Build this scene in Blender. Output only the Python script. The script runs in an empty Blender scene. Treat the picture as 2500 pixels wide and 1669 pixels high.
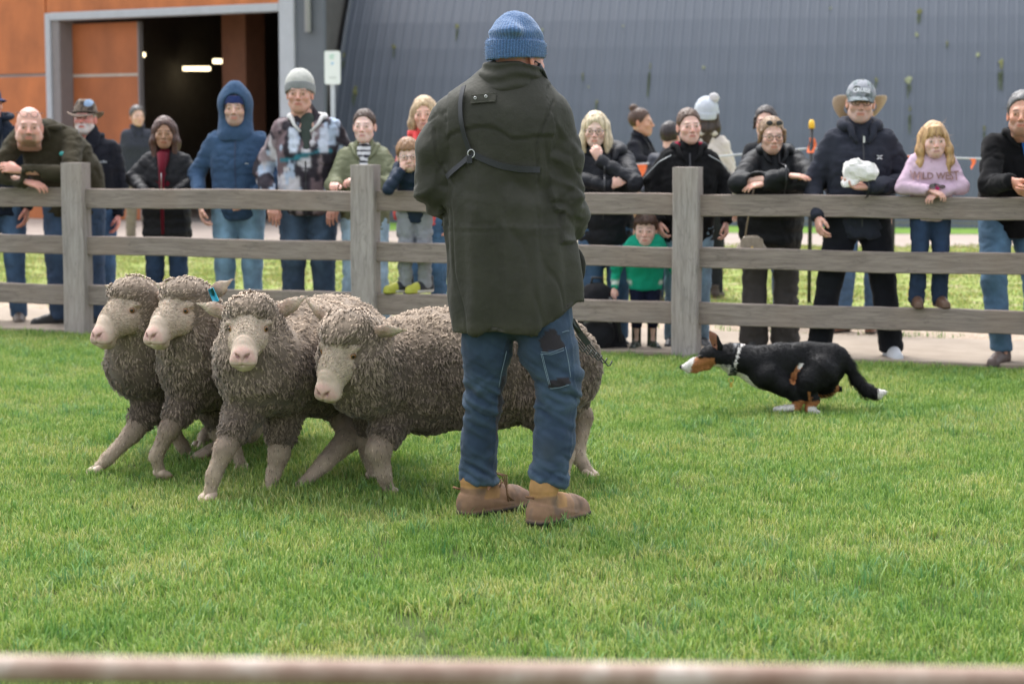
import bpy, math, random
import numpy as np
from mathutils import Vector, Matrix, Euler
random.seed(7); rng = np.random.default_rng(7)
S = bpy.context.scene
C = S.collection
R = math.radians
# ---------------------------------------------------------------- camera, light, exposure
FPX = 4900.0; CAMH = 1.39; PITCH = math.atan(502/4900.0)
cam = bpy.data.objects.new('camera', bpy.data.cameras.new('camera')); C.objects.link(cam)
cam.location = (0, 0, CAMH); cam.rotation_euler = (R(90)-PITCH, 0, 0)
cam.data.sensor_width = 36; cam.data.lens = FPX/2500*36
cam.data.clip_start = .1; cam.data.clip_end = 400
cam.data.dof.use_dof = True; cam.data.dof.focus_distance = 7.5; cam.data.dof.aperture_fstop = 4.0
S.camera = cam
SUN_EL, SUN_AZ = R(64), R(335)     # high bright overcast, brightest above and beyond the scene
w = bpy.data.worlds.new('World'); S.world = w; w.use_nodes = True
nt = w.node_tree; nt.nodes.clear()
sky = nt.nodes.new('ShaderNodeTexSky'); sky.sky_type = 'NISHITA'; sky.sun_disc = False
sky.sun_elevation = SUN_EL; sky.sun_rotation = SUN_AZ; sky.air_density = 1.0; sky.dust_density = 3.0; sky.ozone_density = 1.0
hs = nt.nodes.new('ShaderNodeHueSaturation'); hs.inputs['Saturation'].default_value = .30
bg = nt.nodes.new('ShaderNodeBackground'); bg.inputs['Strength'].default_value = .15
wo = nt.nodes.new('ShaderNodeOutputWorld')
nt.links.new(sky.outputs[0], hs.inputs['Color']); nt.links.new(hs.outputs[0], bg.inputs[0]); nt.links.new(bg.outputs[0], wo.inputs[0])
sd = bpy.data.lights.new('sun', 'SUN'); sd.energy = 1.0; sd.angle = R(35); sd.color = (1, .98, .955)
sun = bpy.data.objects.new('sun', sd); C.objects.link(sun)
sdir = Vector((math.sin(SUN_AZ)*math.cos(SUN_EL), math.cos(SUN_AZ)*math.cos(SUN_EL), math.sin(SUN_EL)))
sun.rotation_euler = sdir.to_track_quat('Z', 'Y').to_euler()
S.view_settings.view_transform = 'Standard'; S.view_settings.look = 'None'
S.view_settings.exposure = 1.55; S.view_settings.gamma = 1; S.view_settings.use_curve_mapping = False
S.cycles.max_bounces = 6; S.cycles.transparent_max_bounces = 8; S.cycles.use_denoising = True

# ---------------------------------------------------------------- helpers: places
_rot = cam.rotation_euler.to_matrix()
def W(px, py, Y):                       # a pixel of the 2500-wide photograph and a distance -> world point
    d = _rot @ Vector(((px-1250)/FPX, (834.5-py)/FPX, -1))
    t = Y/d.y
    return Vector((d.x*t, Y, CAMH+d.z*t))
D = 2500/2349.0
def WD(x, y, Y): return W(x*D, y*D, Y)
def fence_y(x): return 12.56-(x-1.097)*.3487
FO = Vector((1.097, 12.56, 0)); FU = Vector((2.065, -.72, 0)).normalized(); FV = Vector((-FU.y, FU.x, 0))
def FP(u, v, z=0): 
    p = FO+FU*u+FV*v; return (p.x, p.y, z)

# ---------------------------------------------------------------- helpers: numpy noise, meshes
def _h(ix, iy, iz, s):
    n = (ix*374761393 + iy*668265263 + iz*2147483647 + s*974711) & 0xffffffff
    n = ((n ^ (n >> 13))*1274126177) & 0xffffffff
    n = (n ^ (n >> 16)) & 0xffff
    return n/65535.0
def vnoise(P, s=0):                     # value noise in [-1, 1]
    P = np.asarray(P, float); f = np.floor(P).astype(np.int64); t = P-f; t = t*t*(3-2*t)
    r = 0
    for dx in (0, 1):
        for dy in (0, 1):
            for dz in (0, 1):
                wgt = (t[:, 0] if dx else 1-t[:, 0])*(t[:, 1] if dy else 1-t[:, 1])*(t[:, 2] if dz else 1-t[:, 2])
                r = r+wgt*_h(f[:, 0]+dx, f[:, 1]+dy, f[:, 2]+dz, s)
    return r*2-1
def fbm(P, s=0, o=3):
    r = 0; a = 1; P = np.asarray(P, float)
    for i in range(o): r = r+a*vnoise(P, s+i*17); P = P*2.03; a *= .5
    return r/1.75
def vnormals(V, Q, T=None):
    N = np.zeros_like(V)
    for F in (Q, T):
        if F is None or len(F) == 0: continue
        a = V[F[:, 0]]; b = V[F[:, 1]]; c = V[F[:, 2]]
        n = np.cross(V[F[:, 2]]-a, V[F[:, -1]]-b) if F.shape[1] == 4 else np.cross(b-a, c-a)
        for i in range(F.shape[1]):
            for k in range(3): N[:, k] += np.bincount(F[:, i], n[:, k], len(V))
    return N/(np.linalg.norm(N, axis=1)[:, None]+1e-12)
class G:                                # a bag of geometry: vertices, quads, triangles, colours
    def __init__(s, V=None, Q=None, T=None, col=None):
        s.V = np.zeros((0, 3)) if V is None else np.asarray(V, float).reshape(-1, 3)
        s.Q = np.zeros((0, 4), int) if Q is None else np.asarray(Q, int).reshape(-1, 4)
        s.T = np.zeros((0, 3), int) if T is None else np.asarray(T, int).reshape(-1, 3)
        s.col = np.ones((len(s.V), 3)) if col is None else np.broadcast_to(np.asarray(col, float), (len(s.V), 3)).copy()
    def add(s, o):
        n = len(s.V)
        s.V = np.vstack([s.V, o.V]); s.Q = np.vstack([s.Q, o.Q+n]); s.T = np.vstack([s.T, o.T+n]); s.col = np.vstack([s.col, o.col])
        return s
    def tr(s, M):
        M = np.array(M); s2 = G(s.V@M[:3, :3].T+M[:3, 3], s.Q, s.T, s.col)
        if np.linalg.det(M[:3, :3]) < 0: s2.Q = s2.Q[:, ::-1]; s2.T = s2.T[:, ::-1]
        return s2
    def copy(s): return G(s.V.copy(), s.Q.copy(), s.T.copy(), s.col.copy())
    def paint(s, c): s.col[:] = c; return s
    def N(s): return vnormals(s.V, s.Q, s.T)
    def push(s, amt): s.V = s.V+s.N()*np.asarray(amt)[:, None]; return s
    def smooth(s, it=1, f=.5):
        E = np.vstack([s.Q[:, [0, 1]], s.Q[:, [1, 2]], s.Q[:, [2, 3]], s.Q[:, [3, 0]]]) if len(s.Q) else np.vstack([s.T[:, [0, 1]], s.T[:, [1, 2]], s.T[:, [2, 0]]])
        n = len(s.V); cnt = np.bincount(E[:, 0], minlength=n)+np.bincount(E[:, 1], minlength=n)
        for _ in range(it):
            A = np.zeros_like(s.V)
            for k in range(3):
                A[:, k] = np.bincount(E[:, 0], s.V[E[:, 1], k], n)+np.bincount(E[:, 1], s.V[E[:, 0], k], n)
            s.V = s.V*(1-f)+f*A/np.maximum(cnt, 1)[:, None]
        return s
def mesh_data(name, g, smooth=True):
    me = bpy.data.meshes.new(name)
    nq, ntr = len(g.Q), len(g.T)
    me.vertices.add(len(g.V)); me.vertices.foreach_set('co', g.V.astype(np.float32).ravel())
    me.loops.add(nq*4+ntr*3); me.loops.foreach_set('vertex_index', np.concatenate([g.Q.ravel(), g.T.ravel()]).astype(np.int32))
    me.polygons.add(nq+ntr)
    me.polygons.foreach_set('loop_start', np.concatenate([np.arange(nq)*4, nq*4+np.arange(ntr)*3]).astype(np.int32))
    me.polygons.foreach_set('use_smooth', np.full(nq+ntr, smooth and not getattr(g, 'flat', False)))
    me.update(calc_edges=True)
    ca = me.color_attributes.new('Col', 'FLOAT_COLOR', 'POINT')
    ca.data.foreach_set('color', np.hstack([g.col, np.ones((len(g.V), 1))]).astype(np.float32).ravel())
    return me
def obj(name, g, mat, parent=None, smooth=True, loc=None):
    me = g if isinstance(g, bpy.types.Mesh) else mesh_data(name, g, smooth)
    if mat and not me.materials: me.materials.append(mat)
    o = bpy.data.objects.new(name, me); C.objects.link(o)
    if parent: o.parent = parent
    if loc is not None: o.location = loc
    return o
def empty(name, loc=(0, 0, 0), rz=0):
    o = bpy.data.objects.new(name, None); C.objects.link(o); o.location = loc; o.rotation_euler.z = rz; o.empty_display_size = .1
    return o
def tag(o, label=None, cat=None, group=None, kind=None):
    if label: o['label'] = label
    if cat: o['category'] = cat
    if group: o['group'] = group
    if kind: o['kind'] = kind
    return o

# ---------------------------------------------------------------- helpers: implicit shapes
def A3(v): return np.array(v, float)
class SDF:
    def __init__(s, lo, hi, v):
        s.lo = A3(lo); s.v = v; s.n = np.ceil((A3(hi)-s.lo)/v).astype(int)+1
        s.ax = [s.lo[i]+v*np.arange(s.n[i]) for i in range(3)]
        s.d = np.full(s.n, .5)
    def win(s, lo, hi, m):
        i0 = np.clip(np.floor((A3(lo)-m-s.lo)/s.v).astype(int), 0, s.n-1); i1 = np.clip(np.ceil((A3(hi)+m-s.lo)/s.v).astype(int)+1, 1, s.n)
        sl = tuple(slice(a, b) for a, b in zip(i0, i1))
        X = s.ax[0][sl[0]][:, None, None]; Y = s.ax[1][sl[1]][None, :, None]; Z = s.ax[2][sl[2]][None, None, :]
        return sl, X, Y, Z
    def mix(s, sl, d, k, op):
        o = s.d[sl]
        if o.size == 0: return
        if op == 'add':
            h = np.maximum(k-np.abs(o-d), 0)/k if k > 0 else 0; s.d[sl] = np.minimum(o, d)-h*h*k*.25
        elif op == 'sub':
            d = -d; h = np.maximum(k-np.abs(o-d), 0)/k if k > 0 else 0; s.d[sl] = np.maximum(o, d)+h*h*k*.25
        elif op == 'and': s.d[sl] = np.maximum(o, d)
    def cap(s, a, b, ra, rb=None, k=.02, flat=None, op='add'):     # tapered capsule; flat = (axis vector, factor)
        rb = ra if rb is None else rb; a = A3(a); b = A3(b); r = max(ra, rb)
        sl, X, Y, Z = s.win(np.minimum(a, b)-r, np.maximum(a, b)+r, k+2*s.v)
        ba = b-a; L = max(ba@ba, 1e-9)
        px, py, pz = X-a[0], Y-a[1], Z-a[2]
        t = np.clip((px*ba[0]+py*ba[1]+pz*ba[2])/L, 0, 1)
        ox, oy, oz = px-t*ba[0], py-t*ba[1], pz-t*ba[2]
        f = 1
        if flat is not None:
            n = A3(flat[0]); n = n/np.linalg.norm(n); f = flat[1]; q = (ox*n[0]+oy*n[1]+oz*n[2])*(1/f-1)
            ox, oy, oz = ox+q*n[0], oy+q*n[1], oz+q*n[2]
        d = (np.sqrt(ox*ox+oy*oy+oz*oz)-(ra+(rb-ra)*t))*min(1, (1+f)/2)
        s.mix(sl, d, k, op); return s
    def chain(s, pts, rs, k=.02, flat=None, op='add'):
        for i in range(len(pts)-1): s.cap(pts[i], pts[i+1], rs[i], rs[i+1], k, flat, op)
        return s
    def ell(s, c, r, k=.02, rot=None, op='add'):
        c = A3(c); r = A3(r) if np.ndim(r) else A3([r, r, r]); m = max(r)
        sl, X, Y, Z = s.win(c-m, c+m, k+2*s.v)
        x, y, z = X-c[0], Y-c[1], Z-c[2]
        if rot is not None:
            M = np.array(Euler([R(q) for q in rot]).to_matrix()).T
            x, y, z = (M[i][0]*x+M[i][1]*y+M[i][2]*z for i in range(3))
        k0 = np.sqrt((x/r[0])**2+(y/r[1])**2+(z/r[2])**2); k1 = np.sqrt((x/r[0]**2)**2+(y/r[1]**2)**2+(z/r[2]**2)**2)
        s.mix(sl, k0*(k0-1)/(k1+1e-9), k, op); return s
    def plane(s, n, c, op='and'):          # keeps the side where n.p < c
        n = A3(n); n = n/np.linalg.norm(n)
        d = n[0]*s.ax[0][:, None, None]+n[1]*s.ax[1][None, :, None]+n[2]*s.ax[2][None, None, :]-c
        s.d = np.maximum(s.d, d); return s
    def fn(s, f, op='and'):
        d = f(s.ax[0][:, None, None], s.ax[1][None, :, None], s.ax[2][None, None, :])
        s.d = np.maximum(s.d, d) if op == 'and' else np.minimum(s.d, d); return s
    def mesh(s, sm=1):
        d = s.d.copy()
        for ax in range(3):
            for e in (0, -1):
                i = [slice(None)]*3; i[ax] = e; d[tuple(i)] = np.maximum(d[tuple(i)], s.v*.3)
        ins = d < 0; n = s.n-1
        c = [ins[dx:dx+n[0], dy:dy+n[1], dz:dz+n[2]] for dx in (0, 1) for dy in (0, 1) for dz in (0, 1)]
        tot = sum(x.astype(np.int8) for x in c); act = (tot > 0) & (tot < 8)
        idx = -np.ones(n, int); I = np.argwhere(act); idx[act] = np.arange(len(I))
        val = {(dx, dy, dz): d[I[:, 0]+dx, I[:, 1]+dy, I[:, 2]+dz] for dx in (0, 1) for dy in (0, 1) for dz in (0, 1)}
        acc = np.zeros((len(I), 3)); cnt = np.zeros(len(I))
        for ax in range(3):
            o = [i for i in range(3) if i != ax]
            for p in (0, 1):
                for q in (0, 1):
                    a = [0, 0, 0]; a[o[0]] = p; a[o[1]] = q; b = list(a); b[ax] = 1
                    va, vb = val[tuple(a)], val[tuple(b)]; m = (va < 0) != (vb < 0)
                    t = va/(va-vb+1e-20)
                    pt = np.tile(A3(a), (len(I), 1)); pt[:, ax] = t
                    acc[m] += pt[m]; cnt[m] += 1
        V = (I+acc/np.maximum(cnt, 1)[:, None])*s.v+s.lo
        Qs = []
        for ax in range(3):
            o = [(ax+1) % 3, (ax+2) % 3]
            a = [slice(1, n[0]), slice(1, n[1]), slice(1, n[2])]; a[ax] = slice(0, n[ax]); b = list(a); b[ax] = slice(1, n[ax]+1)
            ia, ib = ins[tuple(a)], ins[tuple(b)]
            for flip, m in ((0, ia & ~ib), (1, ~ia & ib)):
                E = np.argwhere(m)
                if len(E) == 0: continue
                st = A3([1, 1, 1]).astype(int); st[ax] = 0; E = E+st
                def g(u, v_):
                    e = E.copy(); e[:, o[0]] -= u; e[:, o[1]] -= v_; return idx[e[:, 0], e[:, 1], e[:, 2]]
                q = np.stack([g(1, 1), g(0, 1), g(0, 0), g(1, 0)], 1)
                Qs.append(q[:, ::-1] if flip else q)
        g = G(V, np.vstack(Qs) if Qs else None)
        if sm: g.smooth(sm, .4)
        return g
# ---------------------------------------------------------------- helpers: direct shapes
def box(lo, hi, bev=0):
    g = _box(lo, hi, bev); g.flat = True; return g
def _box(lo, hi, bev=0):
    x0, y0, z0 = lo; x1, y1, z1 = hi
    if bev <= 0:
        V = [(x, y, z) for x in (x0, x1) for y in (y0, y1) for z in (z0, z1)]
        return G(V, [(0, 1, 3, 2), (4, 6, 7, 5), (0, 4, 5, 1), (2, 3, 7, 6), (0, 2, 6, 4), (1, 5, 7, 3)])
    V = []; idx = {}
    for i, x in enumerate((x0, x1)):
        for j, y in enumerate((y0, y1)):
            for k, z in enumerate((z0, z1)):
                sx, sy, sz = (bev if i == 0 else -bev), (bev if j == 0 else -bev), (bev if k == 0 else -bev)
                for a, v in (('x', (x, y+sy, z+sz)), ('y', (x+sx, y, z+sz)), ('z', (x+sx, y+sy, z))):
                    idx[(i, j, k, a)] = len(V); V.append(v)
    Q = []; T = []
    for a, ax in (('x', 0), ('y', 1), ('z', 2)):
        for e in (0, 1):
            c = []
            for p, q in ((0, 0), (1, 0), (1, 1), (0, 1)):
                k = [0, 0, 0]; k[ax] = e; k[(ax+1) % 3] = p; k[(ax+2) % 3] = q; c.append(idx[(*k, a)])
            Q.append(c if e else c[::-1])
    for ax in range(3):
        n1, n2 = (ax+1) % 3, (ax+2) % 3; names = 'xyz'
        for p in (0, 1):
            for q in (0, 1):
                k0 = [0, 0, 0]; k0[n1] = p; k0[n2] = q; k1 = list(k0); k1[ax] = 1
                f = [idx[(*k0, names[n1])], idx[(*k1, names[n1])], idx[(*k1, names[n2])], idx[(*k0, names[n2])]]
                Q.append(f if (p == q) else f[::-1])
    for i in (0, 1):
        for j in (0, 1):
            for k in (0, 1):
                t = [idx[(i, j, k, a)] for a in 'xyz']; T.append(t if (i+j+k) % 2 else t[::-1])
    return G(V, Q, T)
def tube(pts, rad, n=8, closed=False, cap=True):
    P = [Vector(p) for p in pts]; m = len(P); rad = [rad]*m if np.ndim(rad) == 0 else list(rad)
    V = []; up = None
    for i in range(m):
        t = (P[(i+1) % m]-P[i-1]) if closed else (P[min(i+1, m-1)]-P[max(i-1, 0)])
        t.normalize()
        if up is None: up = Vector((0, 0, 1)) if abs(t.z) < .9 else Vector((1, 0, 0))
        x = up.cross(t).normalized(); up = t.cross(x).normalized()
        for j in range(n):
            a = 2*math.pi*j/n; V.append(P[i]+(x*math.cos(a)+up*math.sin(a))*rad[i])
    Q = [(i*n+j, i*n+(j+1) % n, ((i+1) % m)*n+(j+1) % n, ((i+1) % m)*n+j) for i in range(m if closed else m-1) for j in range(n)]
    T = []
    if cap and not closed:
        V += [P[0], P[-1]]; a, b = m*n, m*n+1
        T = [(a, (j+1) % n, j) for j in range(n)]+[(b, (m-1)*n+j, (m-1)*n+(j+1) % n) for j in range(n)]
    return G([tuple(v) for v in V], Q, T)
def sphere(c, r, nu=12, nv=8):
    c = A3(c); r = A3(r) if np.ndim(r) else A3([r]*3); V = [c+r*A3((0, 0, 1)), c-r*A3((0, 0, 1))]
    for i in range(1, nv):
        for j in range(nu):
            a = math.pi*i/nv; b = 2*math.pi*j/nu; V.append(c+r*A3((math.sin(a)*math.cos(b), math.sin(a)*math.sin(b), math.cos(a))))
    Q = [(2+i*nu+j, 2+(i+1)*nu+j, 2+(i+1)*nu+(j+1) % nu, 2+i*nu+(j+1) % nu) for i in range(nv-2) for j in range(nu)]
    T = [(0, 2+j, 2+(j+1) % nu) for j in range(nu)]+[(1, 2+(nv-2)*nu+(j+1) % nu, 2+(nv-2)*nu+j) for j in range(nu)]
    return G(V, Q, T)
def strip(path, widths, nrm, th=.002):    # a strap: flat band along a path, nrm = outward normals per point
    P = [Vector(p) for p in path]; V = []; m = len(P)
    for i in range(m):
        t = (P[min(i+1, m-1)]-P[max(i-1, 0)]).normalized(); n = Vector(nrm[i]).normalized(); s_ = t.cross(n).normalized(); w_ = widths if np.ndim(widths) == 0 else widths[i]
        for a, b in ((-1, 0), (1, 0), (1, 1), (-1, 1)): V.append(tuple(P[i]+s_*(a*w_/2)+n*(th*b)))
    Q = [(i*4+j, i*4+(j+1) % 4, i*4+4+(j+1) % 4, i*4+4+j) for i in range(m-1) for j in range(4)]
    Q += [(3, 2, 1, 0), tuple((m-1)*4+j for j in range(4))]
    g = G(V, Q); g.flat = True; return g

# ---------------------------------------------------------------- materials
def newmat(name):
    m = bpy.data.materials.new(name); m.use_nodes = True; return m, m.node_tree.nodes, m.node_tree.links, m.node_tree.nodes['Principled BSDF']
def nd(ns, t, **k):
    n = ns.new(t)
    for a, b in k.items():
        if a.startswith('i_'): n.inputs[a[2:].replace('_', ' ')].default_value = b
        else: setattr(n, a, b)
    return n
def mat(name, col=(.5, .5, .5), rough=.8, vc=False, var=.12, vs=6, bump=.0, bs=60, bd=.01, coords='Object', stretch=(1, 1, 1), sheen=0, metal=0, sss=0, spec=.5, weave=0, vs2=None, wb=.4):
    m, ns, ln, b = newmat(name)
    b.inputs['Roughness'].default_value = rough; b.inputs['Metallic'].default_value = metal; b.inputs['Specular IOR Level'].default_value = spec
    if sheen: b.inputs['Sheen Weight'].default_value = sheen; b.inputs['Sheen Roughness'].default_value = .5
    if sss: b.inputs['Subsurface Weight'].default_value = sss; b.inputs['Subsurface Radius'].default_value = (.012, .004, .002); b.inputs['Subsurface Scale'].default_value = .6
    tc = nd(ns, 'ShaderNodeTexCoord'); mp = nd(ns, 'ShaderNodeMapping'); mp.inputs['Scale'].default_value = stretch; ln.new(tc.outputs[coords], mp.inputs[0])
    n1 = nd(ns, 'ShaderNodeTexNoise', i_Scale=vs, i_Detail=6.0, i_Roughness=.6); ln.new(mp.outputs[0], n1.inputs['Vector'])
    mr = nd(ns, 'ShaderNodeMapRange'); mr.inputs[1].default_value = .3; mr.inputs[2].default_value = .7; mr.inputs[3].default_value = 1-var; mr.inputs[4].default_value = 1+var; ln.new(n1.outputs[0], mr.inputs[0])
    vm = nd(ns, 'ShaderNodeVectorMath', operation='SCALE')
    if vc:
        at = nd(ns, 'ShaderNodeVertexColor', layer_name='Col'); ln.new(at.outputs[0], vm.inputs[0])
    else: vm.inputs[0].default_value = col
    ln.new(mr.outputs[0], vm.inputs['Scale']); last = vm.outputs[0]
    ln.new(last, b.inputs['Base Color'])
    if bump:
        n2 = nd(ns, 'ShaderNodeTexNoise', i_Scale=bs, i_Detail=5.0); ln.new(mp.outputs[0], n2.inputs['Vector']); h = n2.outputs[0]
        if weave:
            wv = nd(ns, 'ShaderNodeTexWave', i_Scale=weave, i_Distortion=1.5); ln.new(mp.outputs[0], wv.inputs['Vector'])
            ad = nd(ns, 'ShaderNodeMath', operation='MULTIPLY_ADD'); ad.inputs[1].default_value = wb; ln.new(wv.outputs[0], ad.inputs[0]); ln.new(h, ad.inputs[2]); h = ad.outputs[0]
        bp = nd(ns, 'ShaderNodeBump', i_Strength=bump, i_Distance=bd); ln.new(h, bp.inputs['Height']); ln.new(bp.outputs[0], b.inputs['Normal'])
    return m
# ================================================================ SETTING
def ground_mat(name, c1, c2, scale, c3=None, bump=.3, bs=80, rough=.95):
    m, ns, ln, b = newmat(name); b.inputs['Roughness'].default_value = rough; b.inputs['Specular IOR Level'].default_value = .2
    tc = nd(ns, 'ShaderNodeTexCoord')
    n1 = nd(ns, 'ShaderNodeTexNoise', i_Scale=scale, i_Detail=8.0, i_Roughness=.65); ln.new(tc.outputs['Object'], n1.inputs['Vector'])
    cr = nd(ns, 'ShaderNodeValToRGB'); cr.color_ramp.elements[0].position = .36; cr.color_ramp.elements[1].position = .64
    cr.color_ramp.elements[0].color = (*c1, 1); cr.color_ramp.elements[1].color = (*c2, 1); ln.new(n1.outputs[0], cr.inputs[0]); last = cr.outputs[0]
    n2 = nd(ns, 'ShaderNodeTexNoise', i_Scale=bs, i_Detail=5.0); ln.new(tc.outputs['Object'], n2.inputs['Vector'])
    if c3:
        mr = nd(ns, 'ShaderNodeMapRange'); mr.inputs[1].default_value = .52; mr.inputs[2].default_value = .62; ln.new(n2.outputs[0], mr.inputs[0])
        mx = nd(ns, 'ShaderNodeMix', data_type='RGBA'); mx.inputs['B'].default_value = (*c3, 1); ln.new(last, mx.inputs['A']); ln.new(mr.outputs[0], mx.inputs['Factor']); last = mx.outputs['Result']
    ln.new(last, b.inputs['Base Color'])
    bp = nd(ns, 'ShaderNodeBump', i_Strength=bump, i_Distance=.02); ln.new(n2.outputs[0], bp.inputs['Height']); ln.new(bp.outputs[0], b.inputs['Normal'])
    return m
def sheet(pts, z, nx=1, ny=1):
    P = [A3(p) for p in pts]; V = []
    for j in range(ny+1):
        for i in range(nx+1):
            a = P[0]+(P[1]-P[0])*i/nx; b = P[3]+(P[2]-P[3])*i/nx; p = a+(b-a)*j/ny; V.append((p[0], p[1], z))
    return G(V, [(j*(nx+1)+i, j*(nx+1)+i+1, (j+1)*(nx+1)+i+1, (j+1)*(nx+1)+i) for j in range(ny) for i in range(nx)])
M_turf = ground_mat('turf', (.045, .07, .018), (.07, .10, .025), 3)
M_lawn = ground_mat('lawn_soil', (.05, .07, .02), (.075, .10, .03), 14)
M_verge = ground_mat('verge_turf', (.20, .27, .06), (.25, .28, .085), 1.2, c3=(.30, .25, .15), bs=5)
M_dirt = ground_mat('gravel_dirt', (.28, .21, .15), (.42, .33, .25), 9, c3=(.5, .42, .34), bs=60, bump=.8)
M_pave = ground_mat('pavement', (.31, .26, .225), (.37, .31, .27), 1.5, bs=120, bump=.1)
M_conc = ground_mat('concrete', (.27, .222, .175), (.33, .275, .22), 4, bs=150, bump=.15, rough=.85)
tag(obj('ground', sheet([(-120, -60, 0), (120, -60, 0), (120, 180, 0), (-120, 180, 0)], -.02), M_turf), kind='structure')
tag(obj('lawn', sheet([(-9, -3, 0), (9, -3, 0), FP(8, .0), FP(-11, .0)], -.004), M_lawn), kind='structure')
pth = tag(obj('path', sheet([FP(-12, .02), FP(9, .02), FP(9, 1.5), FP(-12, 1.5)], .002), M_dirt), kind='structure')
k = 0; u = -11.6
slab = None
while u < 8:
    o = obj('slab', mesh_data('slab', box((0, 0, 0), (2.385, 1.44, .03), .006)) if slab is None else slab, M_conc, pth)
    slab = o.data; p = FP(u, .045, .004-.0015*(k % 2)); o.location = p; o.rotation_euler.z = math.atan2(FU.y, FU.x); u += 2.4; k += 1
tag(obj('dirt_strip', sheet([FP(-13, 1.5), FP(10, 1.5), FP(11, 3.4), FP(-14, 3.4)], .006), M_dirt), kind='structure')
tag(obj('verge', sheet([FP(-20, 3.0), FP(16, 3.0), (14, 26.2, 0), (-16, 27.6, 0)], .010, 1, 1), M_verge), kind='structure')
tag(obj('pavement', sheet([(-26, 27.8, 0), (14, 24.2, 0), (16, 27.2, 0), (-16, 44, 0)], .016), M_pave), kind='structure')
tag(obj('shed_verge', sheet([(-2.4, 29.4, 0), (16, 27.0, 0), (16, 31.5, 0), (-2.6, 33.2, 0)], .022), ground_mat('shed_verge_turf', (.10, .20, .03), (.16, .26, .05), 3)), kind='structure')

# ---- grass
def blades(n, rad, h0, h1, wd, seed, lean=.5):
    r = random.Random(seed); g = G()
    V = []; Q = []; T = []; Cc = []
    for i in range(n):
        a = r.random()*6.283; d = rad*math.sqrt(r.random()); x, y = d*math.cos(a), d*math.sin(a)
        b = r.random()*6.283; L = r.uniform(h0, h1); ln_ = r.random()*lean; dx, dy = math.cos(b)*ln_, math.sin(b)*ln_
        sx, sy = -math.sin(b), math.cos(b); ww = wd*r.uniform(.7, 1.3)/2; o = len(V)
        if r.random() < .5: sx, sy = math.cos(b+.9), math.sin(b+.9)
        c = r.choice([(1, 1, 1), (.75, .88, 1), (1.15, 1.05, .9), (.6, .72, .7), (1.35, 1.2, 1.1), (1.6, 1.35, 1.9)])
        if r.random() < .06: c = (2.0, 1.1, 1.6)
        for t, wt in ((0, .8), (.45, 1), (.8, .7)):
            X = x+dx*L*t*t; Y = y+dy*L*t*t; Z = L*t*(1-.25*ln_*t)
            V += [(X-sx*ww*wt, Y-sy*ww*wt, Z), (X+sx*ww*wt, Y+sy*ww*wt, Z)]; Cc += [c, c]
        V.append((x+dx*L, y+dy*L, L*(1-.3*ln_))); Cc.append(c)
        Q += [(o, o+1, o+3, o+2), (o+2, o+3, o+5, o+4)]; T.append((o+4, o+5, o+6))
    return G(V, Q, T, Cc)
def grass_mat(name, c1, c2, c3):
    m, ns, ln, b = newmat(name); b.inputs['Roughness'].default_value = .55; b.inputs['Specular IOR Level'].default_value = .35
    b.inputs['Transmission Weight'].default_value = 0
    ge = nd(ns, 'ShaderNodeNewGeometry'); oi = nd(ns, 'ShaderNodeObjectInfo'); at = nd(ns, 'ShaderNodeVertexColor', layer_name='Col')
    n1 = nd(ns, 'ShaderNodeTexNoise', i_Scale=1.3, i_Detail=5.0, i_Roughness=.62); ln.new(ge.outputs['Position'], n1.inputs['Vector'])
    ad = nd(ns, 'ShaderNodeMath', operation='MULTIPLY_ADD'); ad.inputs[1].default_value = .40; ln.new(oi.outputs['Random'], ad.inputs[0]); ln.new(n1.outputs[0], ad.inputs[2])
    cr = nd(ns, 'ShaderNodeValToRGB'); e = cr.color_ramp.elements; e[0].position = .45; e[0].color = (*c1, 1); e[1].position = .68; e[1].color = (*c2, 1)
    e2 = cr.color_ramp.elements.new(.95); e2.color = (*c3, 1); ln.new(ad.outputs[0], cr.inputs[0])
    mu = nd(ns, 'ShaderNodeMix', data_type='RGBA', blend_type='MULTIPLY'); mu.inputs['Factor'].default_value = 1; ln.new(cr.outputs[0], mu.inputs['A']); ln.new(at.outputs[0], mu.inputs['B'])
    ln.new(mu.outputs['Result'], b.inputs['Base Color'])
    tr = nd(ns, 'ShaderNodeBsdfTranslucent'); ln.new(mu.outputs['Result'], tr.inputs[0]); mx = nd(ns, 'ShaderNodeMixShader'); mx.inputs[0].default_value = .32
    ou = ns['Material Output']; ln.new(b.outputs[0], mx.inputs[1]); ln.new(tr.outputs[0], mx.inputs[2]); ln.new(mx.outputs[0], ou.inputs[0])
    return m
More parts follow.
